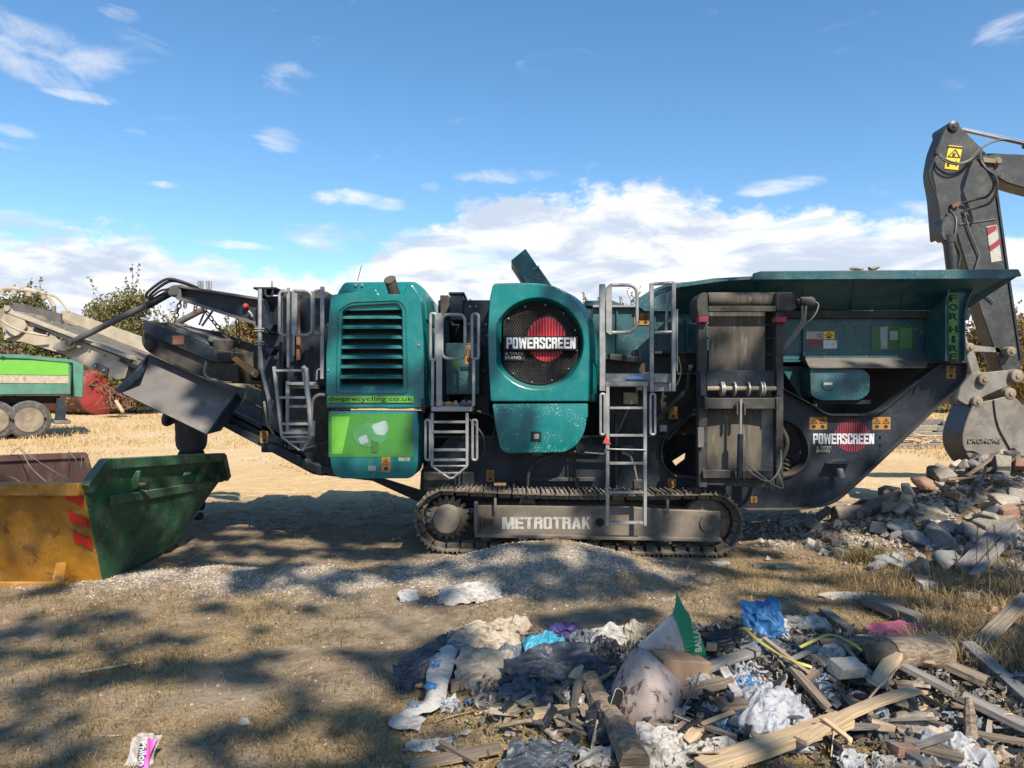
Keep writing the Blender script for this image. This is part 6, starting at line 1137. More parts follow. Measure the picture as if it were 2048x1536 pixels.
def rock(name, mk, kd, s_, loc, size, rot, lab, cat='rubble', grp=None):
    mw = Matrix.Translation(loc) @ Euler(rot).to_matrix().to_4x4() @ Matrix.Diagonal((size[0], size[1], size[2], 1)); return props(place(name, RM[mk, kd, s_], None, mw), lab, cat, grp)
rr = random.Random(21)
def pile_z(x, y): return gzs(x, y)
cnt = 0; placed = []

while cnt < 280:
    u = rr.gauss(0, 1); v = rr.gauss(0, 1); x = PILEC[0] + u * 1.25; y = PILEC[1] - .15 + v * .62
    if rr.random() < .25: x = rr.uniform(3.3, 5.6); y = rr.uniform(7.0, 8.7)
    if x > 8.6 or x < 3.2 or y > 10.1 or y < 6.6: continue
    if y > 9.6 and x > 5.6 and x < 9 and rr.random() < .5: continue
    dd = ((x - PILEC[0]) / 2.6) ** 2 + ((y - PILEC[1]) / 1.6) ** 2
    s = rr.uniform(.06, .15) * (1.5 if rr.random() < .22 else 1) * (1.0 if dd < 1 else .65)
    mk = rr.choices(['rock', 'rockb', 'slab', 'brick'], [5, 2, 1.8, .6])[0]; kd = rr.choices(['rock', 'block', 'slab'], [5, 3, 2])[0]
    z = pile_z(x, y) + s * .25 + max(0, (1 - dd)) * rr.uniform(0, .16)
    rock('rubble_chunk', mk, kd, rr.randrange(3), (x, y, z), (s, s, s * rr.uniform(.7, 1)), (rr.uniform(-.7, .7), rr.uniform(-.7, .7), rr.uniform(0, 6.28)), 'broken lump of concrete, stone or brick in the grey rubble pile', 'rubble', 'broken lumps of the rubble pile'); cnt += 1
def bigrock(px, py, mk, kd, s_, size, rot, lab, dz=.05, cat='rubble'): p = PG(px, py); return rock('rubble_chunk', mk, kd, s_, (p.x, p.y, p.z + dz), size, rot, lab, cat, 'large pieces of the rubble pile')
bigrock(1800, 1062, 'slab', 'slab', 0, (.20, .13, .18), (.5, .1, .2), 'pale smooth oval slab lying at the left toe of the rubble pile')
bigrock(1862, 1040, 'rock', 'block', 1, (.20, .12, .20), (.3, .2, -.4), 'brown faced angular slab with a pale right edge, standing in the rubble')
bigrock(1905, 1068, 'rockb', 'rock', 1, (.17, .14, .15), (.2, .4, 0), 'bluish grey pyramid shaped rock in the middle of the rubble')
bigrock(1990, 1058, 'rock', 'block', 2, (.27, .16, .17), (.1, -.2, .3), 'large rough grey concrete block on the right of the rubble')
bigrock(2015, 1010, 'rock', 'rock', 2, (.32, .20, .22), (.2, .1, .3), 'dark rounded boulder near the top of the rubble beneath the bucket')
bigrock(2040, 1000, 'slab', 'block', 0, (.16, .12, .13), (.1, .2, .8), 'pale squared block at the right edge near the top of the rubble')
bigrock(1775, 1135, 'rockb', 'rock', 0, (.20, .13, .12), (.1, .3, .4), 'long blue grey rock at the front toe of the rubble')
bigrock(1840, 1142, 'rock', 'rock', 1, (.18, .15, .15), (.4, .1, 1.4), 'warm grey split rock at the front of the rubble beside the long blue one')
bigrock(1690, 1118, 'rock', 'block', 0, (.11, .09, .11), (.1, .1, .4), 'small cube shaped stone on the dry grass in front of the rubble')
bigrock(1842, 1175, 'brick', 'block', 1, (.13, .09, .09), (.1, 0, 1.1), 'brick half lying at the bottom of the rubble under a pale block')
bigrock(1855, 1185, 'slab', 'block', 2, (.09, .07, .09), (.1, 0, .2), 'small pale block standing at the bottom edge of the rubble')
bigrock(1900, 1130, 'rockb', 'slab', 1, (.24, .2, .22), (.7, .2, .3), 'leaning bluish flat stone in the front of the rubble')
bigrock(1960, 1095, 'rockb', 'rock', 2, (.20, .17, .16), (.3, .5, .9), 'round blue grey boulder in the lower right of the rubble')
g_ = G(); a = PG(1668, 1045) + Vector((0, 0, .10)); g_.tube([a, a + Vector((.42, .03, .02))], .10, 18, caps=True); g_.build('concrete_pipe', 'rock', None, bevel=.01, label='short dark mossy piece of concrete pipe at the left end of the rubble', cat='pipe')
# timber
def timber(lab, a, b, w_, th, m='wood', name='timber', cat='timber', grp='loose timber', roll=0.0, bend=0.0):
    a = Vector(a); b = Vector(b); d = b - a; L = d.length; w_ *= .85; th *= .7; r = random.Random(hash(lab) % 9999 if False else int(abs(a.x * 977 + b.y * 631) * 10)); g_ = G(); n = 5; rings = []
    for i in range(n + 1):
        t = i / n; x = -L / 2 + L * t; w2, t2 = w_ / 2 * r.uniform(.93, 1.03), th / 2 * r.uniform(.92, 1.05); e = r.uniform(-.012, .012) if i in (0, n) else 0; zb = bend * math.sin(math.pi * t)
        rings.append([Vector((x + e * k, yy * w2, zz * t2 + zb)) for k, (yy, zz) in enumerate(((-1, -1), (1, -1), (1, 1), (-1, 1)))])
    for q_ in rings: g_.v += q_
    for i in range(n):
        for k in range(4): g_.f.append([i * 4 + k, i * 4 + (k + 1) % 4, (i + 1) * 4 + (k + 1) % 4, (i + 1) * 4 + k])
    g_.f += [[3, 2, 1, 0], [n * 4 + k for k in range(4)]]; g_.mi = [0] * len(g_.f)
    me = g_.mesh(M[m], bevel=min(.0035, th * .08), smooth=False); me.name = name
    X_ = d.normalized(); Y_ = Vector((0, 0, 1)).cross(X_); Y_.normalize(); Z_ = X_.cross(Y_); R = Matrix((X_, Y_, Z_)).transposed().to_4x4()
    return props(place(name, me, None, Matrix.Translation((a + b) / 2) @ R @ Matrix.Rotation(roll, 4, 'X')), lab, cat, grp)
def tim(lab, x0, y0, x1, y1, w_, th, m='wood', dz=(.03, .03), **k): return timber(lab, PG(x0, y0, dz[0]), PG(x1, y1, dz[1]), w_, th, m, **k)
tim('grey square post with a bright right end lying on the left of the rubble', 1705, 1040, 1790, 1008, .17, .15, 'woodgrey', (.06, .10))
tim('dusty grey plank leaning along the near slope of the rubble', 1925, 1150, 2010, 1068, .16, .12, 'woodgrey', (.05, .10)); tim('second dusty plank resting beside the near slope plank in the rubble', 1945, 1165, 2030, 1085, .08, .10, 'woodgrey', (.05, .12))
tim('pale flat board across the top left of the rubble', 1900, 975, 1985, 968, .16, .03, 'woodlight', (.1, .1)); tim('dark pointed board sticking out left from the rubble top', 1868, 962, 1905, 982, .12, .03, 'wood', (.12, .10))
tim('dark thin batten rising towards the bucket on the rubble', 1935, 968, 2000, 945, .06, .04, 'wood', (.1, .25)); tim('brown batten under the excavator bucket', 1960, 962, 2040, 950, .07, .05, 'wood', (.1, .2))
tim('slim batten leaning steeply in the rubble', 1955, 1010, 1972, 985, .04, .03, 'woodgrey', (.1, .3)); tim('thin pole lying across the right part of the rubble', 1985, 985, 2045, 1005, .03, .03, 'woodgrey', (.2, .2))
# ------------------------------------------------------------------ sheets, sacks and bags
def sheet(lab, m, px, pyb, wpx, hpx, lean=30, yaw=0, seed=1, fold=.06, bulge=.2, ragged=.25, name='torn_sack', cat='sack', aniso=(1, 1), n=30, roll=0, dz=0, curl=0.0, grp=None):
    n = int(n * 1.35); wpx *= 1.28; hpx *= 1.24; base = PG(px, pyb); Y_ = base.y; w_ = wpx * Y_ / F; ln = math.radians(lean); pitch = math.atan2(pyb - HY, F); h_ = hpx * Y_ / F / (math.sin(ln) + math.sin(pitch) * math.cos(ln) + .05)
    u, v = np.meshgrid(np.linspace(-1, 1, n), np.linspace(-1, 1, n)); s = seed * 7.3
    rim = 1 - ragged * (vn(np.arctan2(v, u) * 2.2 + 9, u * 0 + s, seed) * .7 + vn(np.arctan2(v, u) * 7 + 29, u * 0 + s, seed + 3) * .3)
    sq = np.maximum(np.abs(u), np.abs(v)) / np.maximum(np.hypot(u, v), 1e-6); k = rim * (sq ** .55 if ragged < .5 else sq)
    uu, vv = u * k, v * k
    f1 = np.abs(fbm(uu * 2.0 * aniso[0] + s, vv * 2.0 * aniso[1] + s, seed, 3) - .5) * 2; f2 = np.abs(fbm(uu * 5 * aniso[0] + s, vv * 5 * aniso[1] - s, seed + 5, 3) - .5) * 2
    ca, sa = math.cos(seed * 1.7), math.sin(seed * 1.7); ua, va = uu * ca + vv * sa, vv * ca - uu * sa; f3 = np.abs(fbm(ua * 5.5 + s, va * 1.3 + s, seed + 7, 3) - .5) * 2; z = (-(f1 ** .8) * 1.1 - f2 * .28 - (f3 ** .7) * 1.0 + .9) * fold + bulge * np.clip(1 - (uu ** 2 + vv ** 2), 0, 1) ** .7 * min(w_, h_) + curl * vv ** 2 * h_
    x = uu * w_ / 2 + (vn(uu * 3 + s, vv * 3, seed) - .5) * fold * 1.2; y = vv * h_ / 2 + (vn(uu * 3, vv * 3 + s, seed + 1) - .5) * fold * 1.2
    P3 = np.stack([x, y, z], -1).reshape(-1, 3) @ np.array(Euler((0, 0, math.radians(roll))).to_matrix()).T
    R = np.array((Matrix.Rotation(math.radians(yaw), 3, 'Z') @ Matrix.Rotation(ln, 3, 'X'))); P3 = P3 @ R.T; P3[:, 1] += (h_ / 2) * math.cos(ln); P3[:, 2] -= np.percentile(P3[:, 2], 3)
    # the low part settles onto the ground beneath it
    gx, gy = P3[:, 0] + base.x, P3[:, 1] + base.y; gr_ = gz(gx, gy); zz = P3[:, 2] + gr_.min() * 0 + base.z + dz; zz = np.maximum(zz, gr_ + .004 + .01 * (f1.reshape(-1)))
    V = np.stack([gx - base.x, gy - base.y, zz - base.z], 1); ii = np.arange(n * n).reshape(n, n); fc = np.stack([ii[:-1, :-1], ii[:-1, 1:], ii[1:, 1:], ii[1:, :-1]], -1).reshape(-1, 4)
    me = npmesh(name, V, fc, M[m], True)
    return props(place(name, me, None, Matrix.Translation(base)), lab, cat, grp)
WG = 'plastic and sacks in the waste heap'
S_ = [
 ('crumpled blue grey bag at the left end of the waste heap', 'bagdark', 860, 1380, 150, 85, 30, 10, 1, .07, .22, .3, 'crumpled_bag', 'bag', (1, .5)),
 ('rolled grey bag end at the far left corner of the waste heap', 'bagdark', 806, 1380, 46, 60, 40, 20, 2, .03, .3, .3, 'crumpled_bag', 'bag', (1, 1)),
 ('rumpled cream sheet on the upper left of the waste heap', 'bagcream', 968, 1312, 135, 66, 28, -5, 3, .06, .25, .25, 'crumpled_sheet', 'plastic sheet', (1, 1)),
 ('see-through cream wrapping at the top left of the waste heap', 'bagcream', 1022, 1275, 72, 46, 40, 10, 4, .04, .2, .3, 'crumpled_sheet', 'plastic sheet', (1, 1)),
 ('open torn cream sack with brown card inside it', 'bagcream', 972, 1388, 128, 100, 35, 4, 5, .05, .16, .3, 'torn_sack', 'sack', (1, 1)),
 ('greyish rag behind the blue grey bag', 'bagdark', 905, 1300, 60, 38, 30, 0, 6, .03, .2, .3, 'rag', 'rag', (1, 1)),
 ('bright cyan plastic sheet curled open near the top of the heap', 'bagcyan', 1096, 1335, 86, 70, 38, 5, 7, .035, .18, .2, 'plastic_sheet', 'plastic sheet', (1, 1)),
 ('small purple printed bag behind the cyan sheet', 'bagpurple', 1132, 1282, 58, 38, 55, 0, 8, .03, .2, .25, 'printed_bag', 'bag', (1, 1)),
 ('pointed dark polythene fold standing beside the purple bag', 'bagdark', 1172, 1318, 66, 66, 55, -10, 9, .04, .15, .35, 'polythene', 'plastic sheet', (2, .5)),
 ('large dark blue grey polythene sheet across the middle left of the heap', 'bagdark', 1138, 1392, 195, 96, 26, 0, 10, .07, .22, .18, 'polythene', 'plastic sheet', (.7, 1.3)),
 ('dusty dark bag below the large blue grey polythene', 'bagdark', 1075, 1428, 135, 70, 30, 5, 11, .05, .25, .22, 'crumpled_bag', 'bag', (1, 1)),
 ('second dusty dark bag right of centre left', 'bagblack', 1215, 1345, 55, 66, 40, 5, 111, .05, .25, .22, 'crumpled_bag', 'bag', (1, 1)),
 ('white cup shaped sheet with a blue stripe at the top of the heap', 'bagwhite', 1228, 1308, 74, 60, 50, 0, 12, .03, .18, .22, 'plastic_sheet', 'plastic sheet', (1, 1)),
 ('leaf shaped cream scrap standing upright behind the stained drum', 'bagcream', 1272, 1300, 44, 68, 70, -8, 13, .02, .15, .35, 'torn_scrap', 'plastic sheet', (1, 1)),
 ('long black polythene sheet stretched across the upper middle of the heap', 'bagblack', 1475, 1322, 160, 64, 26, -6, 14, .05, .22, .2, 'polythene', 'plastic sheet', (.4, 2.2)),
 ('tall crumpled blue and white bag on the top edge of the heap', 'bagblue', 1535, 1292, 84, 96, 62, 0, 15, .045, .28, .22, 'printed_bag', 'bag', (1, 1)),
 ('white flap folded down the right side of the blue bag', 'bagwhite', 1562, 1296, 46, 60, 60, -25, 16, .03, .15, .3, 'plastic_sheet', 'plastic sheet', (1, 1)),
 ('white crumpled sack right of the blue bag', 'bagwhite', 1622, 1286, 82, 58, 55, -5, 17, .04, .22, .22, 'torn_sack', 'sack', (1, 1)),
 ('blue bag half hidden by white netting in the heap', 'bagblue', 1500, 1418, 70, 66, 35, 0, 18, .04, .2, .25, 'printed_bag', 'bag', (1, 1)),
 ('bundle of white garden netting over the blue bag', 'fleece', 1512, 1400, 90, 76, 32, 8, 19, .05, .2, .4, 'garden_net', 'net', (2, 2)),
 ('big white speckled fleece blanket in the lower middle of the heap', 'fleece', 1565, 1512, 150, 140, 34, 0, 20, .055, .22, .22, 'fleece_blanket', 'blanket', (1.5, 1.5)),
 ('speckled fleece scrap right of the yellow strap', 'fleece', 1650, 1420, 60, 60, 35, 0, 21, .05, .2, .4, 'garden_net', 'net', (2, 2)),
 ('ridged pale sack on the bottom edge below the stained drum', 'bagwhite', 1315, 1540, 110, 90, 30, 0, 22, .04, .2, .2, 'torn_sack', 'sack', (.6, 2.5)),
 ('printed white sack pieces at the bottom middle of the heap', 'bagwhite', 1372, 1545, 90, 70, 30, 15, 23, .05, .15, .35, 'torn_sack', 'sack', (1, 1)),
 ('torn white paper flap left of the big pale timber', 'bagwhite', 1445, 1518, 90, 42, 30, 12, 24, .03, .15, .35, 'torn_sack', 'sack', (1, 1)),
 ('dark navy plastic sheet on the bottom left of the heap', 'bagdark', 1082, 1560, 150, 66, 25, 0, 25, .05, .22, .2, 'polythene', 'plastic sheet', (1, 1)),
 ('flat white sack on the grass left of the heap', 'bagwhite', 858, 1508, 96, 28, 10, 4, 26, .02, .14, .28, 'torn_sack', 'sack', (1, 2)),
 ('dark navy polythene behind the twisted root', 'bagblack', 1225, 1500, 80, 90, 30, 0, 27, .05, .2, .25, 'polythene', 'plastic sheet', (1, 1)),
 ('white and pinkish cloth under the second yellow strap', 'bagwhite', 1664, 1356, 92, 62, 35, 0, 28, .04, .25, .22, 'cloth', 'cloth', (1, 1)),
 ('red plastic scrap tucked under the pinkish cloth', 'bagred', 1622, 1364, 34, 26, 40, 0, 29, .02, .2, .3, 'plastic_scrap', 'plastic sheet', (1, 1)),
 ('pink patterned cloth spread along the top right of the heap', 'bagpink', 1822, 1284, 125, 38, 35, -4, 30, .03, .15, .2, 'cloth', 'cloth', (1, 1)),
 ('cream crumpled end of the pink cloth', 'bagcream', 1888, 1308, 58, 48, 45, -20, 31, .03, .2, .3, 'cloth', 'cloth', (1, 1)),
 ('small white sheet behind the pink cloth', 'bagwhite', 1780, 1270, 62, 26, 40, 0, 32, .02, .15, .3, 'plastic_sheet', 'plastic sheet', (1, 1)),
 ('white plaster covered slab in the lower right of the heap', 'plaster', 1750, 1470, 92, 92, 42, 0, 33, .02, .12, .28, 'plaster_lump', 'plaster', (1, 1)),
 ('cream dried plaster disc to the right of the bent plank', 'bagcream', 1862, 1500, 76, 80, 42, -8, 34, .015, .08, .25, 'plaster_disc', 'plaster', (1, 1)),
 ('bluish white cloth at the bottom right edge of the heap', 'plaster', 1930, 1545, 135, 72, 28, -10, 35, .05, .2, .25, 'cloth', 'cloth', (1, 1)),
 ('pale blue white scrap above the bottom right cloth', 'plaster', 1906, 1490, 46, 46, 40, 0, 36, .03, .15, .35, 'cloth', 'cloth', (1, 1)),
 ('grey blue sheet scraps between the plaster and the planks', 'bagdark', 1822, 1432, 98, 40, 30, 0, 37, .03, .12, .2, 'plastic_scrap', 'plastic sheet', (1, 1)),
 ('white bag of rubbish at the bottom below the bent plank', 'plaster', 1715, 1550, 62, 46, 35, 0, 38, .03, .25, .25, 'crumpled_bag', 'bag', (1, 1)),
 ('dark hollow polythene beneath the plaster slab', 'bagblack', 1690, 1480, 80, 70, 30, 0, 39, .04, .15, .25, 'polythene', 'plastic sheet', (1, 1)),
 ('torn white and red printed sheet lying on the gravel mound', 'bagwhite', 938, 1212, 118, 46, 24, 4, 40, .045, .22, .3, 'torn_sack', 'sack', (1, 1)),
 ('faded sheet left of the upright leaf shaped scrap', 'bagwhite', 1070, 1290, 50, 24, 30, 0, 41, .02, .15, .3, 'plastic_scrap', 'plastic sheet', (1, 1)),
 ('black and white crumpled strip on bare soil right of the track', 'bagwhite', 1598, 1056, 66, 15, 15, 0, 42, .05, .1, .3, 'plastic_scrap', 'plastic sheet', (1, 1)),
 ('clear plastic cup shape crushed on the gravel left of the torn sheet', 'plaster', 815, 1204, 40, 26, 45, 10, 43, .03, .1, .35, 'plastic_scrap', 'plastic sheet', (1, 1)),
 ('cream torn scrap left of the flat slab in the dry grass', 'bagwhite', 1948, 1200, 36, 18, 30, 0, 44, .02, .2, .3, 'plastic_scrap', 'plastic sheet', (1, 1)),
 ('crushed grey plastic behind the card box', 'bagdark', 1365, 1372, 50, 60, 45, 10, 45, .03, .2, .3, 'crumpled_bag', 'bag', (1, 1)),
 ('pale grey film draped over the front of the dark polythene', 'bagfilm', 1180, 1440, 100, 60, 30, 10, 50, .05, .22, .25, 'crumpled_film', 'plastic film', (1, .6)),
 ('grey film bunched up between the cyan sheet and the dark fold', 'bagfilm', 1150, 1345, 70, 40, 35, -8, 51, .04, .22, .25, 'crumpled_film', 'plastic film', (.6, 1)),
 ('creased grey blue sack behind the torn cream sack', 'bagslate', 1030, 1340, 80, 50, 35, 5, 52, .045, .2, .22, 'crumpled_bag', 'bag', (1, .6)),
 ('slate coloured polythene fold along the very top left of the heap', 'bagslate', 905, 1335, 90, 44, 30, 0, 53, .05, .2, .25, 'polythene', 'plastic sheet', (.6, 1.4)),
 ('pale translucent bag resting against the cardboard box', 'bagfilm', 1405, 1400, 64, 62, 45, 0, 54, .04, .25, .25, 'crumpled_bag', 'bag', (1, 1)),
 ('white film scrap between the box and the black polythene', 'bagwhite', 1440, 1345, 60, 30, 35, 0, 55, .03, .15, .3, 'crumpled_film', 'plastic film', (1, 1)),
 ('wide grey blue sheet beneath the blue bag on the top edge', 'bagslate', 1555, 1330, 130, 40, 25, 0, 56, .05, .2, .22, 'polythene', 'plastic sheet', (.5, 1.5)),
 ('crumpled pale blue film left of the speckled fleece', 'bagpaleblue', 1475, 1470, 76, 46, 30, 8, 57, .045, .22, .25, 'crumpled_film', 'plastic film', (1, .7)),
 ('pale blue plastic tucked beneath the arched strap', 'bagpaleblue', 1640, 1385, 80, 40, 32, 0, 58, .045, .22, .25, 'crumpled_film', 'plastic film', (1, .7)),
 ('white flapping scrap left of the cardboard box', 'bagwhite', 1262, 1345, 50, 36, 50, 0, 59, .03, .15, .3, 'plastic_scrap', 'plastic sheet', (1, 1)),
 ('dark slate sack half buried under the bent plank', 'bagslate', 1770, 1485, 80, 46, 30, 0, 60, .045, .22, .25, 'crumpled_bag', 'bag', (1, 1)),
 ('grey film heap in front of the split log', 'bagfilm', 1205, 1540, 80, 44, 28, 0, 62, .04, .2, .25, 'crumpled_film', 'plastic film', (1, .8)),
 ('pale grey sack lying above the purple grey plank', 'bagfilm', 1720, 1372, 60, 36, 40, 0, 63, .04, .2, .25, 'crumpled_bag', 'bag', (1, 1)),
 ('white torn film at the foot of the fat log', 'bagwhite', 1840, 1360, 56, 26, 30, 0, 64, .03, .15, .3, 'plastic_scrap', 'plastic sheet', (1, 1)),
 ('slate polythene spread under the long grey plank', 'bagslate', 1960, 1470, 110, 40, 22, 0, 65, .04, .15, .25, 'polythene', 'plastic sheet', (.7, 1)),
 ('cream paper sack flattened near the bottom right corner', 'bagcream', 2010, 1530, 70, 40, 28, 0, 66, .04, .2, .25, 'torn_sack', 'sack', (1, 1)),
 ('grey blue bag squashed beside the oval plate', 'bagslate', 1040, 1410, 70, 44, 35, 0, 67, .045, .25, .22, 'crumpled_bag', 'bag', (1, 1)),
 ('light crumpled sack between the stained drum and the fleece', 'bagfilm', 1435, 1448, 60, 40, 35, 0, 68, .04, .22, .25, 'crumpled_bag', 'bag', (1, 1)),
 ('blue tinted scrap next to the splintered stick', 'bagblue', 1442, 1480, 36, 24, 35, 0, 69, .03, .2, .3, 'plastic_scrap', 'plastic sheet', (1, 1)),
 ('white crumpled sack right of the big pale timber', 'bagwhite', 1800, 1560, 90, 40, 28, 0, 70, .05, .22, .25, 'torn_sack', 'sack', (1, 1)),
]
SH = {}
for t in S_:
    lab, m, px, pyb, wp, hp, ln, yw, sd2, fo_, bu, rg_, nm, ct, an = t
    SH[lab] = sheet(lab, m, px, pyb, wp, hp, ln, yw, sd2, fo_, bu, rg_, nm, ct, an, n=34 if wp > 80 else 24, grp=WG)
# long white sack with blue letters
def strip(lab, m, pts, wd, seed, name='sack', cat='sack', grp=WG, n=40, k=9, amp=.02, th=0, dz=.03):
    c = bez([PG(x, y, dz + h) for x, y, h in pts], max(2, n // len(pts))); V = []; L = len(c)
    for i, p in enumerate(c):
        d = (c[min(i + 1, L - 1)] - c[max(i - 1, 0)]).normalized(); s_ = d.cross(Vector((0, 0, 1))).normalized(); up = s_.cross(d)
        for j in range(k):
            t = j / (k - 1) * 2 - 1; z_ = (1 - t * t) * wd * .22 + (float(vn(i * .35 + seed, t * 2.2, seed)) - .5) * amp * 2
            V.append(p + s_ * t * wd / 2 * (.8 + .35 * float(vn(i * .2, seed, seed))) + up * z_)
    V = np.array([tuple(v) for v in V]); o3 = V.mean(0); ii = np.arange(L * k).reshape(L, k); fc = np.stack([ii[:-1, :-1], ii[:-1, 1:], ii[1:, 1:], ii[1:, :-1]], -1).reshape(-1, 4)
    return props(place(name, npmesh(name, V - o3, fc, M[m], True), None, Matrix.Translation(o3)), lab, cat, grp), c
so, cpath = strip('long twisted white sack with blue letters on the left of the heap', 'bagwhite', [(892, 1345, .10), (878, 1385, .07), (868, 1420, .03), (825, 1440, .0), (800, 1452, .0), (848, 1462, .0)], .13, 3)
for i, ch in enumerate('RIO'):
    p = Vector(cpath[4 + i * 6]) + Vector((0, -.035, .035)); T = Matrix.Translation(p) @ Matrix.Rotation(-.6, 4, 'X') @ Matrix.Rotation(math.radians(-75), 4, 'Y')
    o = text('blue_letter', ch, 'bagblue', None, 0, 0, 15, 22, p.y, bold=.03, T=Matrix.Identity(4)); o.parent = so; o.matrix_parent_inverse = WORLD[so.name].inverted(); o.matrix_basis = T
# ballast bag: white cone lying towards the camera with a green printed collar
bb = PG(1330, 1335); Yb = bb.y; ax0, ax1 = P(1285, 1300, Yb), P(1392, 1262, Yb + .02)
def bagring(t, r0, r1, k=26, sd=1):
    c = ax0.lerp(ax1, t); d = (ax1 - ax0).normalized(); s_ = d.cross(Vector((0, 1, 0))).normalized(); r_ = r0 + (r1 - r0) * t
    return [c + s_ * math.cos(a) * r_ * (1 + .22 * (float(vn(a * 2, t * 4, sd)) - .5)) + Vector((0, 1, 0)) * math.sin(a) * r_ * .55 for a in np.arange(k) / k * 6.283]
g_ = G(); ts = np.linspace(-.05, .72, 9); R_ = [bagring(t, .045, .175) for t in ts]
for q_ in R_: g_.v += q_
k = 26
for i in range(len(ts) - 1):
    for j in range(k): g_.f.append([i * k + j, i * k + (j + 1) % k, (i + 1) * k + (j + 1) % k, (i + 1) * k + j]); g_.mi.append(0)
g_.f.append(list(range(k))); g_.mi.append(0); BG = g_.build('ballast_bag', 'bagwhite', None, label='white and green ballast bag with its open collar standing up', cat='bag', group=WG)
g_ = G(); ts = np.linspace(.70, 1.0, 5)
for t in ts:
    q_ = bagring(t, .045, .185); 
    for p in q_:
        w2 = max(0, (p.z - ax0.lerp(ax1, t).z)) ; p.z += (t - .70) * w2 * .55 + (float(vn(t * 9, w2 * 30, 4)) - .5) * .03; p.x -= (t - .7) * w2 * .8
    g_.v += q_
for i in range(4):
    for j in range(k): g_.f.append([i * k + j, i * k + (j + 1) % k, (i + 1) * k + (j + 1) % k, (i + 1) * k + j]); g_.mi.append(0)
g_.build('green_collar', 'baggreen', BG)
bl_ = text('bag_lettering', 'BALLAST', 'bagwhite', BG, 0, 0, 62, 14, Yb, bold=.015, T=Matrix.Translation(P(1393, 1272, Yb - .115)) @ Matrix.Rotation(math.radians(-97), 4, 'Y') @ Matrix.Translation((0, 0, -.02)))
# stained plastic drum: closed lumpy body with a dark open mouth
def lump(name, m, lab, cat, rings, k=40, seed=1, amp=.12, grp=WG, parent=None):
    g_ = G()
    for i, (c, rx, ry, ax_) in enumerate(rings):
        c = Vector(c); d = Vector(ax_).normalized(); s_ = d.cross(Vector((0, 1, 0))).normalized(); u_ = s_.cross(d)
        g_.v += [c + s_ * math.cos(a) * rx * (1 + amp * (float(fbm(a * 1.9, i * .8, seed, 3)) - .5) * 2) + u_ * math.sin(a) * ry * (1 + amp * (float(fbm(a * 1.9 + 5, i * .8, seed, 3)) - .5) * 2) for a in np.arange(k) / k * 6.283]
    for i in range(len(rings) - 1):
        for j in range(k): g_.f.append([i * k + j, i * k + (j + 1) % k, (i + 1) * k + (j + 1) % k, (i + 1) * k + j]); g_.mi.append(0)
    g_.f += [list(range(k)), list(range((len(rings) - 1) * k, len(rings) * k))]; g_.mi += [0, 0]
    return g_.build(name, m, parent, label=lab, cat=cat, group=grp, ang=60)
Yd = PG(1290, 1462).y; pd = lambda x, y, o=0: P(x, y, Yd + .12 + o)
DR = lump('stained_drum', 'drum', 'stained pinkish white plastic drum with a dark open mouth in the middle of the heap', 'drum',
     [(pd(1276, 1296), .01, .01, (.1, 0, -1)), (pd(1278, 1303), .045, .045, (.1, 0, -1)), (pd(1284, 1330), .10, .10, (.1, 0, -1)), (pd(1288, 1370), .165, .15, (.15, 0, -1)), (pd(1290, 1405), .185, .17, (.15, 0, -1)), (pd(1296, 1435), .165, .15, (.2, 0, -1)), (pd(1306, 1455), .10, .10, (.3, 0, -1)), (pd(1310, 1462), .02, .02, (.3, 0, -1))], amp=.30, seed=6)
g_ = G(); c = pd(1234, 1402, -.12); q_ = [c + Vector((.032 * math.cos(a) * (1 + .3 * math.sin(2 * a)), .02 * math.cos(a), .062 * math.sin(a))) for a in np.arange(20) / 20 * 6.283]; g_.tube(q_, .003, 5, closed=True); mth = g_.build('drum_mouth_rim', 'drum', DR); g_ = G(); g_.prism([v for v in q_], (.05, .03, 0)); g_.build('drum_mouth', 'black', DR)
g_ = G(); g_.tube([pd(1338, 1425, -.08), pd(1352, 1428, -.1), pd(1366, 1432, -.1), pd(1368, 1433, -.1)], [.035, .035, .03, .01], 14); g_.build('drum_spout', 'drum', DR)
g_ = G()
a, b = PG(1305, 1372, 0), PG(1392, 1362, 0)
g_.box((-.14, -.09, 0), (.14, .09, .16)); me = g_.mesh(M['card'], bevel=.006); me.name = 'cardboard_box'; props(place('cardboard_box', me, None, Matrix.Translation(PG(1352, 1370, .0)) @ Matrix.Rotation(.25, 4, 'Z') @ Matrix.Rotation(.15, 4, 'Y')), 'brown cardboard box below the ballast bag', 'box')
sheet('folded brown card inside the open torn cream sack', 'card', 972, 1352, 50, 34, 55, 8, 61, .006, .02, .12, 'card_piece', 'card', dz=.06)
g_ = G(); c = PG(936, 1413, .02); g_.tube([c + Vector((0, 0, z_)) for z_ in (-.018, -.012, 0, .012, .018)], [.006, .016, .022, .016, .006], 14); g_.build('blue_ball', 'bagblue', None, label='small blue ball on the grass at the left of the heap', cat='ball')
sheet('crumpled black and white wrapper beside the small blue ball', 'fleece', 900, 1428, 46, 40, 45, 0, 77, .04, .3, .4, 'wrapper', 'wrapper', aniso=(3, 3))
g_ = G(); c = PG(980, 1412, .02); g_.loft([c + Vector((.085 * math.cos(a), .05 * math.sin(a), .03 * math.sin(a))) for a in np.arange(20) * .314], [c + Vector((.085 * math.cos(a), .05 * math.sin(a), .03 * math.sin(a) + .008)) for a in np.arange(20) * .314]); g_.build('oval_plate', 'greyplate', None, label='grey oval plate lying flat left of the dusty dark bags', cat='plate')
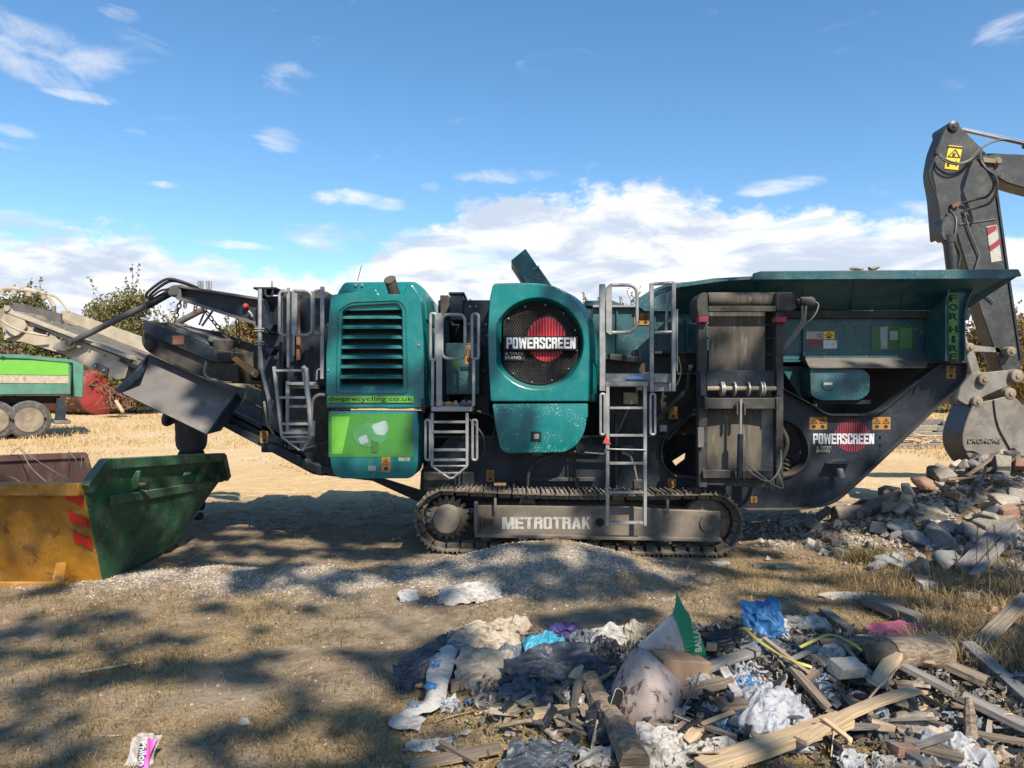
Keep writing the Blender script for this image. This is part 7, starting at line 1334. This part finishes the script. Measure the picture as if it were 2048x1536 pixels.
# timbers of the heap
T_ = [('short sawn block between the torn cream sack and the letters sack', 898, 1388, 966, 1368, .07, .08, 'wood', (.04, .05)), ('pale board end poking out under the blue grey bag', 828, 1376, 880, 1380, .05, .03, 'woodlight', (.02, .03)),
 ('sunlit short board in front of the dark bags', 1058, 1445, 1146, 1438, .10, .05, 'woodlight', (.04, .05)), ('brown broken board in the grass at the bottom left', 832, 1538, 1000, 1512, .10, .03, 'wood', (.02, .04)), ('dark thin stick crossing the bottom left board', 884, 1508, 950, 1545, .03, .03, 'wood', (.05, .05)),
 ('grey weathered plank above the net in the heap', 1390, 1365, 1512, 1330, .09, .05, 'woodgrey', (.06, .08)), ('brown plank running under the white netting strip', 1352, 1410, 1462, 1390, .10, .06, 'wood', (.06, .08)), ('sawn board with a round knot in the middle of the heap', 1434, 1440, 1520, 1432, .12, .05, 'wood', (.08, .08)),
 ('short pale block end beside the green collar', 1410, 1328, 1432, 1330, .05, .05, 'woodlight', (.10, .10)), ('splintered plank leaning down beside the speckled fleece', 1582, 1378, 1650, 1440, .06, .035, 'wood', (.12, .08)),
 ('big pale timber coming out of the bottom of the heap', 1400, 1560, 1690, 1480, .13, .07, 'woodlight', (.05, .10)), ('long bent plank crossing the lower right of the heap', 1600, 1535, 1832, 1434, .085, .028, 'woodlight', (.12, .14)), 
 ('slim grey beam along the back edge of the heap', 1590, 1300, 1780, 1293, .07, .05, 'woodgrey', (.06, .06)), ('grey timber lying on the grass behind the heap', 1735, 1215, 1850, 1262, .13, .11, 'woodgrey', (.06, .06)), ('narrow board lying in the grass left of the grey timber', 1645, 1225, 1706, 1275, .09, .03, 'woodgrey', (.03, .04)),
 ('dark board propped at the far right edge', 1944, 1318, 2060, 1275, .13, .03, 'wood', (.05, .30)), ('long square beam at the right edge of the heap', 1930, 1328, 2090, 1455, .10, .09, 'woodgrey', (.12, .06)), ('purple grey plank down the middle right of the heap', 1768, 1348, 1912, 1418, .09, .045, 'woodgrey', (.10, .08)),
 ('short sawn beam right of the big log', 1895, 1358, 1970, 1392, .12, .06, 'wood', (.08, .08)), ('pale block standing on end in the right of the heap', 1752, 1400, 1790, 1362, .09, .05, 'woodlight', (.08, .14)),
 ('long grey plank slanting out of the bottom right', 1912, 1425, 2080, 1500, .11, .05, 'woodgrey', (.10, .08)), ('thin brown lath under the long grey plank', 1900, 1440, 1975, 1450, .05, .02, 'wood', (.08, .08)), ('broken brown batten below the purple bag end', 1690, 1320, 1745, 1395, .03, .025, 'wood', (.08, .08)),
 ('narrow stick under the blue bag', 1530, 1322, 1612, 1382, .035, .03, 'wood', (.12, .10)), ('grey lath below the slim beam', 1572, 1352, 1632, 1325, .04, .025, 'woodgrey', (.08, .08)), ('pale lath right of the log stump', 1800, 1350, 1872, 1362, .03, .02, 'woodlight', (.10, .10)), ('dark board in the gap below the plaster', 1800, 1505, 1925, 1540, .10, .04, 'wood', (.06, .06)),
 ('pale stone coloured batten under the cream disc', 1780, 1520, 1860, 1560, .06, .05, 'woodgrey', (.08, .06)), ('brown lath crossing the bottom right', 1950, 1500, 2060, 1520, .05, .03, 'wood', (.08, .08)), ('weathered strip below the cream plaster disc', 1830, 1535, 1900, 1520, .04, .03, 'woodgrey', (.10, .12)),
 ('thin splintered branch piece under the knotty board', 1355, 1458, 1475, 1500, .035, .03, 'wood', (.06, .06)), ('short splintered stick right of the drum', 1405, 1480, 1470, 1462, .025, .02, 'woodlight', (.08, .10)), ('bright lath under the big pale timber', 1640, 1500, 1705, 1545, .03, .02, 'woodlight', (.16, .14))]
for lab, x0, y0, x1, y1, w_, th, m, dz in T_: tim(lab, x0, y0, x1, y1, w_, th, m, dz, grp='timber in the waste heap', bend=.03 if 'bent' in lab else 0)
def branch(lab, pts, r0, r1, m='log', name='branch', cat='branch', n=10, seed=1, grp=None):
    c = bez([PG(x, y, h) for x, y, h in pts], 5); L = len(c); g_ = G(); rs = [(r0 + (r1 - r0) * i / (L - 1)) * (.85 + .3 * float(vn(i * .7, seed, seed))) for i in range(L)]; g_.tube(c, rs, n); return g_.build(name, m, None, label=lab, cat=cat, group=grp)
branch('thick grey split log lying diagonally at the front of the heap', [(1178, 1395, .10), (1200, 1440, .09), (1235, 1490, .09), (1270, 1560, .07)], .055, .075, 'log', 'split_log', 'log', 9, 4, 'logs in the heap')
branch('fat weathered log end facing right at the top right of the heap', [(1775, 1345, .10), (1830, 1342, .11), (1885, 1342, .10)], .095, .10, 'log', 'weathered_log', 'log', 14, 5, 'logs in the heap')
branch('dark broken stump end left of the fat weathered log', [(1728, 1340, .07), (1752, 1345, .09), (1780, 1345, .09)], .06, .085, 'bark', 'log_stump', 'log', 12, 6, 'logs in the heap')
branch('long flattened grey log behind the stump', [(1640, 1305, .05), (1700, 1312, .06), (1780, 1315, .06)], .03, .06, 'log', 'weathered_log', 'log', 10, 7, 'logs in the heap')
branch('twisted root with a frayed top standing in front of the dark bags', [(1158, 1400, .10), (1150, 1430, .08), (1146, 1460, .06), (1155, 1490, .02)], .028, .012, 'bark', 'twisted_root', 'root', 7, 8)
branch('thin root loop hanging below the twisted root', [(1146, 1450, .06), (1150, 1480, .03), (1135, 1500, .01)], .007, .004, 'bark', 'root', 'root', 5)
branch('bare pale stick lying on the grass in the left foreground', [(161, 1349, .012), (222, 1341, .02), (255, 1334, .018), (291, 1327, .012)], .010, .007, 'woodlight', 'stick', 'stick', 6)
branch('grey forked branch at the lower right of the heap', [(1945, 1520, .04), (1940, 1490, .12), (1938, 1470, .18)], .035, .02, 'log', 'branch', 'branch', 8, 3); branch('curved branch under the pale block', [(1790, 1395, .06), (1830, 1400, .08), (1842, 1398, .1)], .03, .02, 'log', 'branch', 'branch', 8, 9)
branch('straight thin cane standing against the plaster slab', [(1705, 1480, .10), (1755, 1440, .16), (1800, 1392, .16)], .006, .004, 'woodlight', 'cane', 'cane', 6)
branch('pale peeled stick standing at the bottom of the heap', [(1682, 1500, .10), (1700, 1530, .10)], .012, .010, 'woodlight', 'stick', 'stick', 7, 2); branch('thin twig upright beside the peeled stick', [(1668, 1500, .1), (1662, 1540, .06)], .005, .004, 'woodlight', 'stick', 'stick', 5)
branch('bone coloured splinter by the twisted root', [(1196, 1475, .10), (1182, 1525, .02)], .006, .016, 'woodlight', 'splinter', 'splinter', 6)
branch('threaded steel rod at the bottom by the navy plastic', [(1138, 1545, .03), (1206, 1525, .06)], .007, .007, 'greyplate', 'threaded_rod', 'rod', 8); branch('long pale cane lying across the front of the dark bags', [(950, 1436, .02), (1000, 1428, .03), (1065, 1434, .03)], .008, .006, 'woodlight', 'cane', 'cane', 6); branch('dry bent stalk left of the long pale cane', [(868, 1448, .01), (905, 1440, .02), (948, 1430, .02)], .006, .004, 'wood', 'stalk', 'stalk', 5)
branch('long looping wire drooping in front of the stained drum', [(1400, 1405, .16), (1385, 1440, .14), (1352, 1480, .10), (1345, 1520, .06), (1350, 1545, .05)], .004, .004, 'greyplate', 'loose_wire', 'wire', 5)
branch('bent white clip below the sunlit short board', [(1098, 1458, .03), (1112, 1475, .03), (1105, 1490, .01)], .005, .004, 'bagwhite', 'plastic_clip', 'clip', 6)
def strap(lab, pts):
    c = bez([PG(x, y, h) for x, y, h in pts], 8); g_ = G(); w_ = .0075
    for i, p in enumerate(c):
        d = (c[min(i + 1, len(c) - 1)] - c[max(i - 1, 0)]).normalized(); s_ = d.cross(Vector((0, -.5, 1))).normalized(); tw = .5 * math.sin(i * .25); nr = d.cross(s_); e = s_ * math.cos(tw) + nr * math.sin(tw); n_ = d.cross(e) * .0015
        g_.v += [p - e * w_ - n_, p + e * w_ - n_, p + e * w_ + n_, p - e * w_ + n_]
    for i in range(len(c) - 1):
        for k in range(4): g_.f.append([i * 4 + k, i * 4 + (k + 1) % 4, (i + 1) * 4 + (k + 1) % 4, (i + 1) * 4 + k]); g_.mi.append(0)
    return g_.build('yellow_strap', 'strap', None, label=lab, cat='strap', group='yellow straps')
strap('long yellow strap sagging from the black polythene towards the fleece', [(1488, 1318, .18), (1515, 1345, .18), (1556, 1375, .18), (1590, 1392, .18), (1624, 1400, .17)]); strap('arched yellow strap lying over the white and pinkish cloth', [(1600, 1362, .18), (1630, 1350, .19), (1662, 1342, .20), (1700, 1350, .18), (1724, 1360, .16)]); strap('short yellow strap hanging down the left of the blue bag', [(1503, 1245, .20), (1503, 1270, .16), (1510, 1300, .1)])
g_ = G(); a, b = PG(1446, 1372, .10), PG(1478, 1425, .08); g_.bar(a, b, .055, .012); g_.build('white_plastic_strip', 'bagwhite', None, bevel=.003, label='flat white plastic strip at the left of the netting', cat='strip')
bigrock(1694, 1375, 'slab', 'block', 0, (.10, .07, .07), (.3, .1, .4), 'sandy stone block with a dark underside in the middle right of the heap', .10, 'stone'); bigrock(1810, 1535, 'brick', 'block', 1, (.07, .05, .05), (0, .1, .2), 'brown square block in the bottom of the heap', .08, 'block')
bigrock(489, 1452, 'slab', 'rock', 1, (.032, .03, .04), (0, 0, 0), 'small white stone alone on the grass in the foreground', .02, 'stone'); bigrock(225, 1473, 'slab', 'slab', 1, (.04, .012, .02), (0, 0, .1), 'tiny pale chip lying behind the pink printed packet', .005, 'stone')
bigrock(1695, 1195, 'slab', 'slab', 2, (.28, .12, .10), (.05, 0, .1), 'flat pale paving slab lying in the grass behind the heap', .02, 'paving slab'); bigrock(1785, 1210, 'brick', 'slab', 0, (.16, .08, .10), (.1, 0, .1), 'flat pinkish stone between the paving slab and the tall weeds', .02, 'stone')
bigrock(1440, 1128, 'slab', 'block', 0, (.10, .05, .03), (0, 0, .2), 'flat pale stone on the ground right behind the track', .01, 'stone'); bigrock(1520, 1135, 'rock', 'block', 1, (.08, .05, .03), (0, 0, -.2), 'grey flat stone lying right of the track', .01, 'stone'); bigrock(1570, 1134, 'rock', 'block', 2, (.12, .05, .03), (0, 0, .05), 'long flat grey stone right of the track in dry grass', .01, 'stone')
bigrock(1990, 1225, 'brick', 'rock', 1, (.06, .05, .05), (0, 0, .6), 'reddish brick lump half hidden in the tall dry weeds', .02, 'stone')
# filler pieces: splinters, laths and scraps that nothing tells apart
rr = random.Random(5)
fil = []
for _ in range(18):
    L = rr.uniform(.06, .26); w2 = rr.uniform(.008, .032); up_ = [(-L / 2 + rr.uniform(0, .02), w2), (-L * .1, w2 * rr.uniform(.7, 1.1)), (L * .3, w2 * rr.uniform(.6, 1)), (L / 2, rr.uniform(-.3, .5) * w2), (L * .38, -w2 * rr.uniform(.5, 1)), (-L * .2, -w2 * rr.uniform(.8, 1.1)), (-L / 2, -w2 * rr.uniform(.4, 1))]
    g_ = G(); g_.prism([(a, b, 0) for a, b in up_], (0, 0, rr.uniform(.003, .016))); me = g_.mesh(M[rr.choice(['wood', 'woodgrey', 'woodgrey', 'wood', 'wood', 'woodlight', 'bark', 'card', 'bagcream', 'bagdark', 'bagblack', 'woodgrey'])], smooth=False); me.name = 'splintered_offcut'; fil.append(me)
for k in range(170):
    px = rr.uniform(1000, 2075); py = rr.gauss(1430, 70) if px > 1350 else rr.gauss(1440, 40)
    lo_ = 1300 if px > 1500 else 1350
    if py < lo_ or py > 1570: continue
    p = PG(px, py, rr.uniform(.01, .09)); mw = Matrix.Translation(p) @ Euler((rr.uniform(-.5, .5), rr.uniform(-.45, .45), rr.uniform(0, 6.28))).to_matrix().to_4x4(); props(place('splintered_offcut', rr.choice(fil), None, mw), 'small splintered offcut or scrap among the waste heap', 'offcut', 'offcuts in the waste heap')
n = 15000; r = np.random.RandomState(8); hx = HEAPC[0] + .35 + r.normal(size=n) * .95; hy = HEAPC[1] + r.normal(size=n) * .38; kk = (hx > -.3) & (hy > 3.0) & (hy < 5.4) & (hx < 3.4); hx, hy = hx[kk], hy[kk]
v, f = leaves(np.stack([hx, hy, gz(hx, hy) + .01 + r.rand(len(hx)) * .05], 1), .05, 8, .45); me = npmesh('waste_crumbs', v, f, [M['bark'], M['bagdark'], M['woodgrey'], M['bagwhite']]); me.polygons.foreach_set('material_index', r.choice([0, 0, 0, 1, 2, 2, 3], len(f)).astype(np.int32)); props(place('waste_crumbs', me), 'fine crumbs of bark, film and splinters under the waste heap', 'debris', None, 'stuff')
# packet with pink print
pk = root('litter_packet', PG(272, 1536), 'crumpled white and magenta printed packet on the grass at the bottom left', 'packet'); pp_ = Vector(pk.location)
n = 14; u, v = np.meshgrid(np.linspace(0, 1, n), np.linspace(0, 1, n)); wx = .115; hz_ = .125; z = v * hz_ * .9; x = (u - .5) * wx + v * .02 + .004 * np.sin(u * 9 + v * 4); y = v * .05 + .006 * np.sin(u * 14 + v * 6) + .012 * np.sin(u * 5)
ii = np.arange(n * n).reshape(n, n); fc = np.stack([ii[:-1, :-1], ii[:-1, 1:], ii[1:, 1:], ii[1:, :-1]], -1).reshape(-1, 4); V = np.stack([x, y, z + .004], -1).reshape(-1, 3); me = npmesh('packet_film', np.concatenate([V, V + np.array([.004, .035, 0])]), np.concatenate([fc, fc + n * n]), [M['bagwhite'], M['pinkp']], True)
mi = np.zeros(len(fc) * 2, np.int32); mi[:len(fc)][(u[:-1, :-1] + v[:-1, :-1] * .15).ravel() > .66] = 1; me.polygons.foreach_set('material_index', mi); place('packet_film', me, pk, Matrix.Translation(pp_))
text('packet_lettering', 'Philon', 'white', pk, 0, 0, 44, 15, pp_.y, bold=.02, T=Matrix.Translation(pp_ + Vector((.026, .002, .066))) @ Matrix.Rotation(-.38, 4, 'X') @ Matrix.Rotation(math.radians(80), 4, 'Y') @ Matrix.Translation((0, -.012, -.008)))
g_ = G()
g_.prism([pp_ + Vector((.004 + .016 * math.cos(a) * .6, .012 + .40 * (.05 + .035 * math.sin(a)) - .003, .06 + .035 * math.sin(a))) for a in np.arange(16) / 16 * 6.283], (0, -.002, 0)); g_.build('dark_oval', 'bagdark', pk)
# clods and debris around
for px, py, s_, lab in [(360, 1088, .16, 'clod of brown soil heaped at the far corner of the skip'), (385, 1094, .10, 'smaller soil clod beside the far corner of the skip'), (108, 1222, .07, 'low dark clod of dung on the dirt in the left foreground'), (28, 1282, .08, 'dark dung patch near the left edge'), (12, 1248, .08, 'crumbly soil lump at the left edge below the skip')]:
    p = PG(px, py); rock('soil_clod', 'brick', 'rock', 1, (p.x, p.y, p.z + s_ * .1), (s_, s_ * .7, s_ * .45), (0, 0, px), lab, 'clod', 'clods of soil').material_slots
for nm_, px, py, s_, k_ in [('grey stone resting on the hopper rim, the flatter left one', 1713, 540, (.10, .06, .05), 0), ('darker stone on the hopper rim, the right one', 1747, 538, (.085, .06, .06), 2)]:
    p = P(px, py, 7.62); rock('rim_stone', 'rock', 'rock', k_, (p.x, p.y, p.z + .01), s_, (.1, 0, .2), nm_, 'stone')
for i, (px, s_, mk, lab) in enumerate([(872, .05, 'slab', 'pale stone at the left end of the central walkway'), (884, .06, 'slab', 'knobbly pale stone on the central walkway'), (897, .05, 'brick', 'reddish stone on the central walkway'), (912, .06, 'rock', 'grey stone in the middle of the central walkway'), (925, .055, 'rockb', 'bluish stone right of the middle on the central walkway'), (938, .06, 'rock', 'flat grey stone at the right end of the central walkway')]):
    p = P(px, 813, 7.85); rock('walkway_stone', mk, 'rock', i % 3, (p.x, p.y, p.z + s_ * .45), (s_, s_, s_ * .8), (i, i * .5, 0), lab, 'stone', 'stones on the central walkway')
n = 500; r = np.random.RandomState(4); a_, b_ = P(864, 813, 7.9), P(943, 813, 7.9); v, f = leaves(np.stack([r.uniform(a_.x, b_.x, n), r.uniform(7.75, 8.2, n), a_.z + r.rand(n) * .035], 1), .045, 3, .6); props(place('walkway_rubbish', npmesh('walkway_rubbish', v, f, M['rock'])), 'loose grit and scraps lying on the central walkway', 'debris', None, 'stuff')
g_ = G(); a = P(1250, 757, 7.68); g_.tube([a, a + Vector((.03, 0, 0)), a + Vector((.05, 0, 0)), a + Vector((.20, 0, .004)), a + Vector((.22, 0, .004))], [.014, .015, .028, .028, .02], 14); g_.build('plastic_bottle', 'glassb', None, label='blue tinted plastic bottle lying on the right access platform', cat='bottle')
# ------------------------------------------------------------------ gravel, grass and weeds
def rocksstuff(name, pts, size, m, seed, lab):
    r = np.random.RandomState(seed); base = np.array([(1, 0, 0), (-1, 0, 0), (0, 1, 0), (0, -1, 0), (0, 0, 1), (0, 0, -1)], float); F8 = np.array([(0, 2, 4), (2, 1, 4), (1, 3, 4), (3, 0, 4), (2, 0, 5), (1, 2, 5), (3, 1, 5), (0, 3, 5)])
    n = len(pts); s = size * (.5 + r.rand(n) ** 2 * 1.3); v = base[None] * (.6 + .6 * r.rand(n, 6, 1)) * s[:, None, None] * np.array([1, 1, .7]); a = r.rand(n) * 6.28; c_, s_ = np.cos(a), np.sin(a)
    x = v[..., 0] * c_[:, None] - v[..., 1] * s_[:, None]; y = v[..., 0] * s_[:, None] + v[..., 1] * c_[:, None]; v = np.stack([x, y, v[..., 2]], -1) + pts[:, None]
    f = (F8[None] + (np.arange(n) * 6)[:, None, None]).reshape(-1, 3); return props(place(name, npmesh(name, v.reshape(-1, 3), f, m)), lab, 'gravel', None, 'stuff')
r = np.random.RandomState(2); n = 110000; x = r.uniform(-4.5, 2.2, n); y = r.uniform(5.6, 8.0, n); k = r.rand(n) < gravel_mask(x, y) * (.25 + .9 * sm(-y + .35 * fbm(x * 2, y * 2, 3), -7.1, -6.5)) * .62; x, y = x[k], y[k]
def pebmat(nm, cols):
    m = bpy.data.materials.new(nm); m.use_nodes = True; q = N(m.node_tree); pos = q.n('NewGeometry').outputs['Position']; w2 = q.n('TexWhiteNoise', {'Vector': q.n('VectorMath', {0: pos, 1: (.02, .02, .02)}, operation='SNAP').outputs[0]}).outputs[0]
    rp_ = q.n('ValToRGB', {0: w2}); e = rp_.color_ramp.elements; e[0].color = (*cols[0], 1); e[1].color = (*cols[-1], 1); e2 = e.new(.5); e2.color = (*cols[1], 1)
    q.n('OutputMaterial', {0: q.n('BsdfPrincipled', {'Base Color': rp_.outputs[0], 'Roughness': .9, 'Specular IOR Level': .25})}); return m
pm = pebmat('gravel_stones', [(.18, .155, .13), (.34, .29, .235), (.48, .41, .33)])
rocksstuff('gravel', np.stack([x, y, gz(x, y)], 1), .0115, pm, 4, 'loose grey crushed gravel spread between the skip and the track')
n = 26000; x = r.normal(size=n) * 2.5; y = r.uniform(3, 12.5, n); k = (fbm(x * 1.1, y * 1.1, 38) > .5) & (gravel_mask(x, y) < .3); x, y = x[k], y[k]; rocksstuff('soil_crumbs', np.stack([x, y, gz(x, y)], 1), .014, M['soil'], 9, 'crumbs and small clods of dry brown soil')
n = 12000; x = r.uniform(-8, 9, n); y = r.uniform(3, 13, n); k = r.rand(n) < .35; x, y = x[k], y[k]; rocksstuff('scattered_pebbles', np.stack([x, y, gz(x, y)], 1), .010, pm, 5, 'small pebbles scattered over the dirt')
n = 6000; x = PILEC[0] + r.normal(size=n) * 1.5; y = PILEC[1] - .2 + r.normal(size=n) * .8; rocksstuff('rubble_fines', np.stack([x, y, gz(x, y) + .01], 1), .038, pm, 6, 'small broken fragments filling the rubble pile')
n = 1500; x = r.uniform(2.9, 4.6, n); y = r.uniform(8.0, 9.4, n); rocksstuff('spilled_fines', np.stack([x, y, gz(x, y)], 1), .022, pm, 7, 'pale spilled fragments on the soil right of the track')
def blades(name, x, y, h, m, seed, lab, wd=.004, lean=.6, z=None):
    r = np.random.RandomState(seed); n = len(x); zz = gz(x, y) if z is None else z; a = r.rand(n) * 6.28; l = lean * (.3 + r.rand(n)); dx, dy = np.cos(a) * l * h, np.sin(a) * l * h; b = r.rand(n) * 6.28; sx, sy = np.cos(b) * wd, np.sin(b) * wd
    p0 = np.stack([x - sx, y - sy, zz - .005], 1); p1 = np.stack([x + sx, y + sy, zz - .005], 1); m0 = np.stack([x + dx * .35 - sx * .8, y + dy * .35 - sy * .8, zz + h * .6], 1); m1 = np.stack([x + dx * .35 + sx * .8, y + dy * .35 + sy * .8, zz + h * .6], 1); t0 = np.stack([x + dx, y + dy, zz + h * (1 - l * .35)], 1); t1 = t0 + np.stack([sx, sy, sx * 0], 1) * .3
    v = np.stack([p0, p1, m1, m0, t1, t0], 1).reshape(-1, 3); k = np.arange(n)[:, None] * 6; f = np.concatenate([k + np.array([[0, 1, 2, 3]]), k + np.array([[3, 2, 4, 5]])]); return props(place(name, npmesh(name, v, f, m)), lab, 'grass', None, 'stuff')
def strawmat(nm, c0, c1, c2):
    m = bpy.data.materials.new(nm); m.use_nodes = True; q = N(m.node_tree); pos = q.n('NewGeometry').outputs['Position']; w2 = q.n('TexWhiteNoise', {'Vector': q.n('VectorMath', {0: pos, 1: (.05, .05, 9)}, operation='SNAP').outputs[0]}).outputs[0]
    rp_ = q.n('ValToRGB', {0: w2}); e = rp_.color_ramp.elements; e[0].color = (*c0, 1); e[1].color = (*c2, 1); e.new(.5).color = (*c1, 1)
    d = q.n('BsdfPrincipled', {'Base Color': rp_.outputs[0], 'Roughness': .8, 'Specular IOR Level': .2}); t = q.n('BsdfTranslucent', {'Color': rp_.outputs[0]}); q.n('OutputMaterial', {0: q.n('MixShader', {0: .3, 1: d, 2: t})}); return m
sA = strawmat('dry_grass_blades', (.19, .13, .065), (.33, .235, .125), (.50, .38, .22)); sB = strawmat('golden_grass_blades', (.38, .26, .12), (.56, .41, .21), (.66, .52, .31)); sC = strawmat('greenish_dry_grass', (.10, .095, .035), (.20, .16, .065), (.36, .28, .13))
n = 230000; x = r.uniform(-5.5, 5.5, n) ; y = 2.9 + (r.rand(n) ** 1.35) * 5.6; k = (np.abs(x) < y * .78 + .3) & (r.rand(n) < grass_mask(x, y) * .85 + .05); x, y = x[k], y[k]; blades('dry_grass', x, y, .008 + .034 * r.rand(len(x)) ** 1.6 + .05 * r.rand(len(x)) * sm(fbm(x * 3, y * 3, 17), .54, .66), sA, 1, 'short trampled dry grass over the foreground', .0022, 1.3)
n = 16000; x = r.uniform(-5.5, 5.5, n); y = r.uniform(3.2, 7, n); k = (np.abs(x) < y * .78) & (fbm(x * 1.3, y * 1.3, 91) > .52) & (gravel_mask(x, y) < .2); x, y = x[k], y[k]; blades('green_tinged_tufts', x, y, .03 + .05 * r.rand(len(x)), sC, 2, 'greenish tufts among the dry grass', .0025, 1.0)
n = 60000; y = 14 + r.rand(n) ** 1.2 * 30; x = r.uniform(-.85, .85, n) * y; dn_ = fbm(x * .25, y * .25, 66); k = (dn_ > .47) | (y > 20); x, y, dn_ = x[k], y[k], dn_[k]; blades('golden_field_grass', x, y, .05 + .22 * r.rand(len(x)) * sm(y, 15, 24) * sm(dn_, .35, .6), sB, 3, 'tall golden dried grass across the far field', .012, .6)
n = 4500; x = r.uniform(2.9, 4.9, n); y = 6.3 + r.normal(size=n) * .45; k = (x > 3.2 - .1 * y) & (y > 4.6) & (y < 7.4); x, y = x[k], y[k]; blades('tall_dry_weeds', x, y, .04 + .17 * r.rand(len(x)) ** 3, sA, 4, 'tall dry grass and weeds at the right between rubble and waste', .0032, .7)
n = 2600; x = r.uniform(2.4, 3.4, n); y = r.uniform(4.2, 5.3, n); k = x > .68 * y - .6; x, y = x[k], y[k]; blades('rank_dry_grass', x, y, .08 + .16 * r.rand(len(x)), sA, 6, 'rank dry grass behind the dark propped board at the right', .003, .8)
n = 500; x = r.normal(size=n) * .10 + 3.63; y = r.normal(size=n) * .06 + 7.42; blades('sedge_tuft', x, y, .10 + .14 * r.rand(n), sC, 7, 'round brownish tuft of sedge in front of the rubble', .003, 1.1)
for i, (px, py, hh) in enumerate([(1948, 1200, .62), (1978, 1215, .55), (1995, 1195, .62), (2025, 1215, .6), (1858, 1210, .48), (1930, 1190, .35), (2040, 1240, .66)]):
    b_ = PG(px, py); q_ = Vector((rnd.uniform(-.10, .06), 0, 0)); g_ = G(); g_.tube(bez([b_, b_ + Vector((.01, 0, hh * .5)) + q_ * .3, b_ + Vector((0, 0, hh)) + q_], 5), .0028, 5)
    for k in range(9): z_ = hh * (.70 + .035 * k); c = b_ + Vector((0, 0, z_)) + q_ * (z_ / hh); g_.tube([c, c + Vector((rnd.uniform(-.022, .022), rnd.uniform(-.01, .01), .03))], [.005, .001], 4)
    T = g_.build('seed_stalk', sA, None, label=['seed stalk leaning in front of the dusty plank on the rubble', 'seed stalk standing right of the first leaning stalk', 'tall seed stalk in the middle of the weeds below the rubble', 'seed stalk rising before the large rough concrete block', 'shorter seed stalk left of the weeds, beyond the grey timber', 'shortest seed stalk at the foot of the dusty plank', 'tallest seed stalk at the right edge of the picture'][i], cat='weed', group='seed stalks by the rubble')
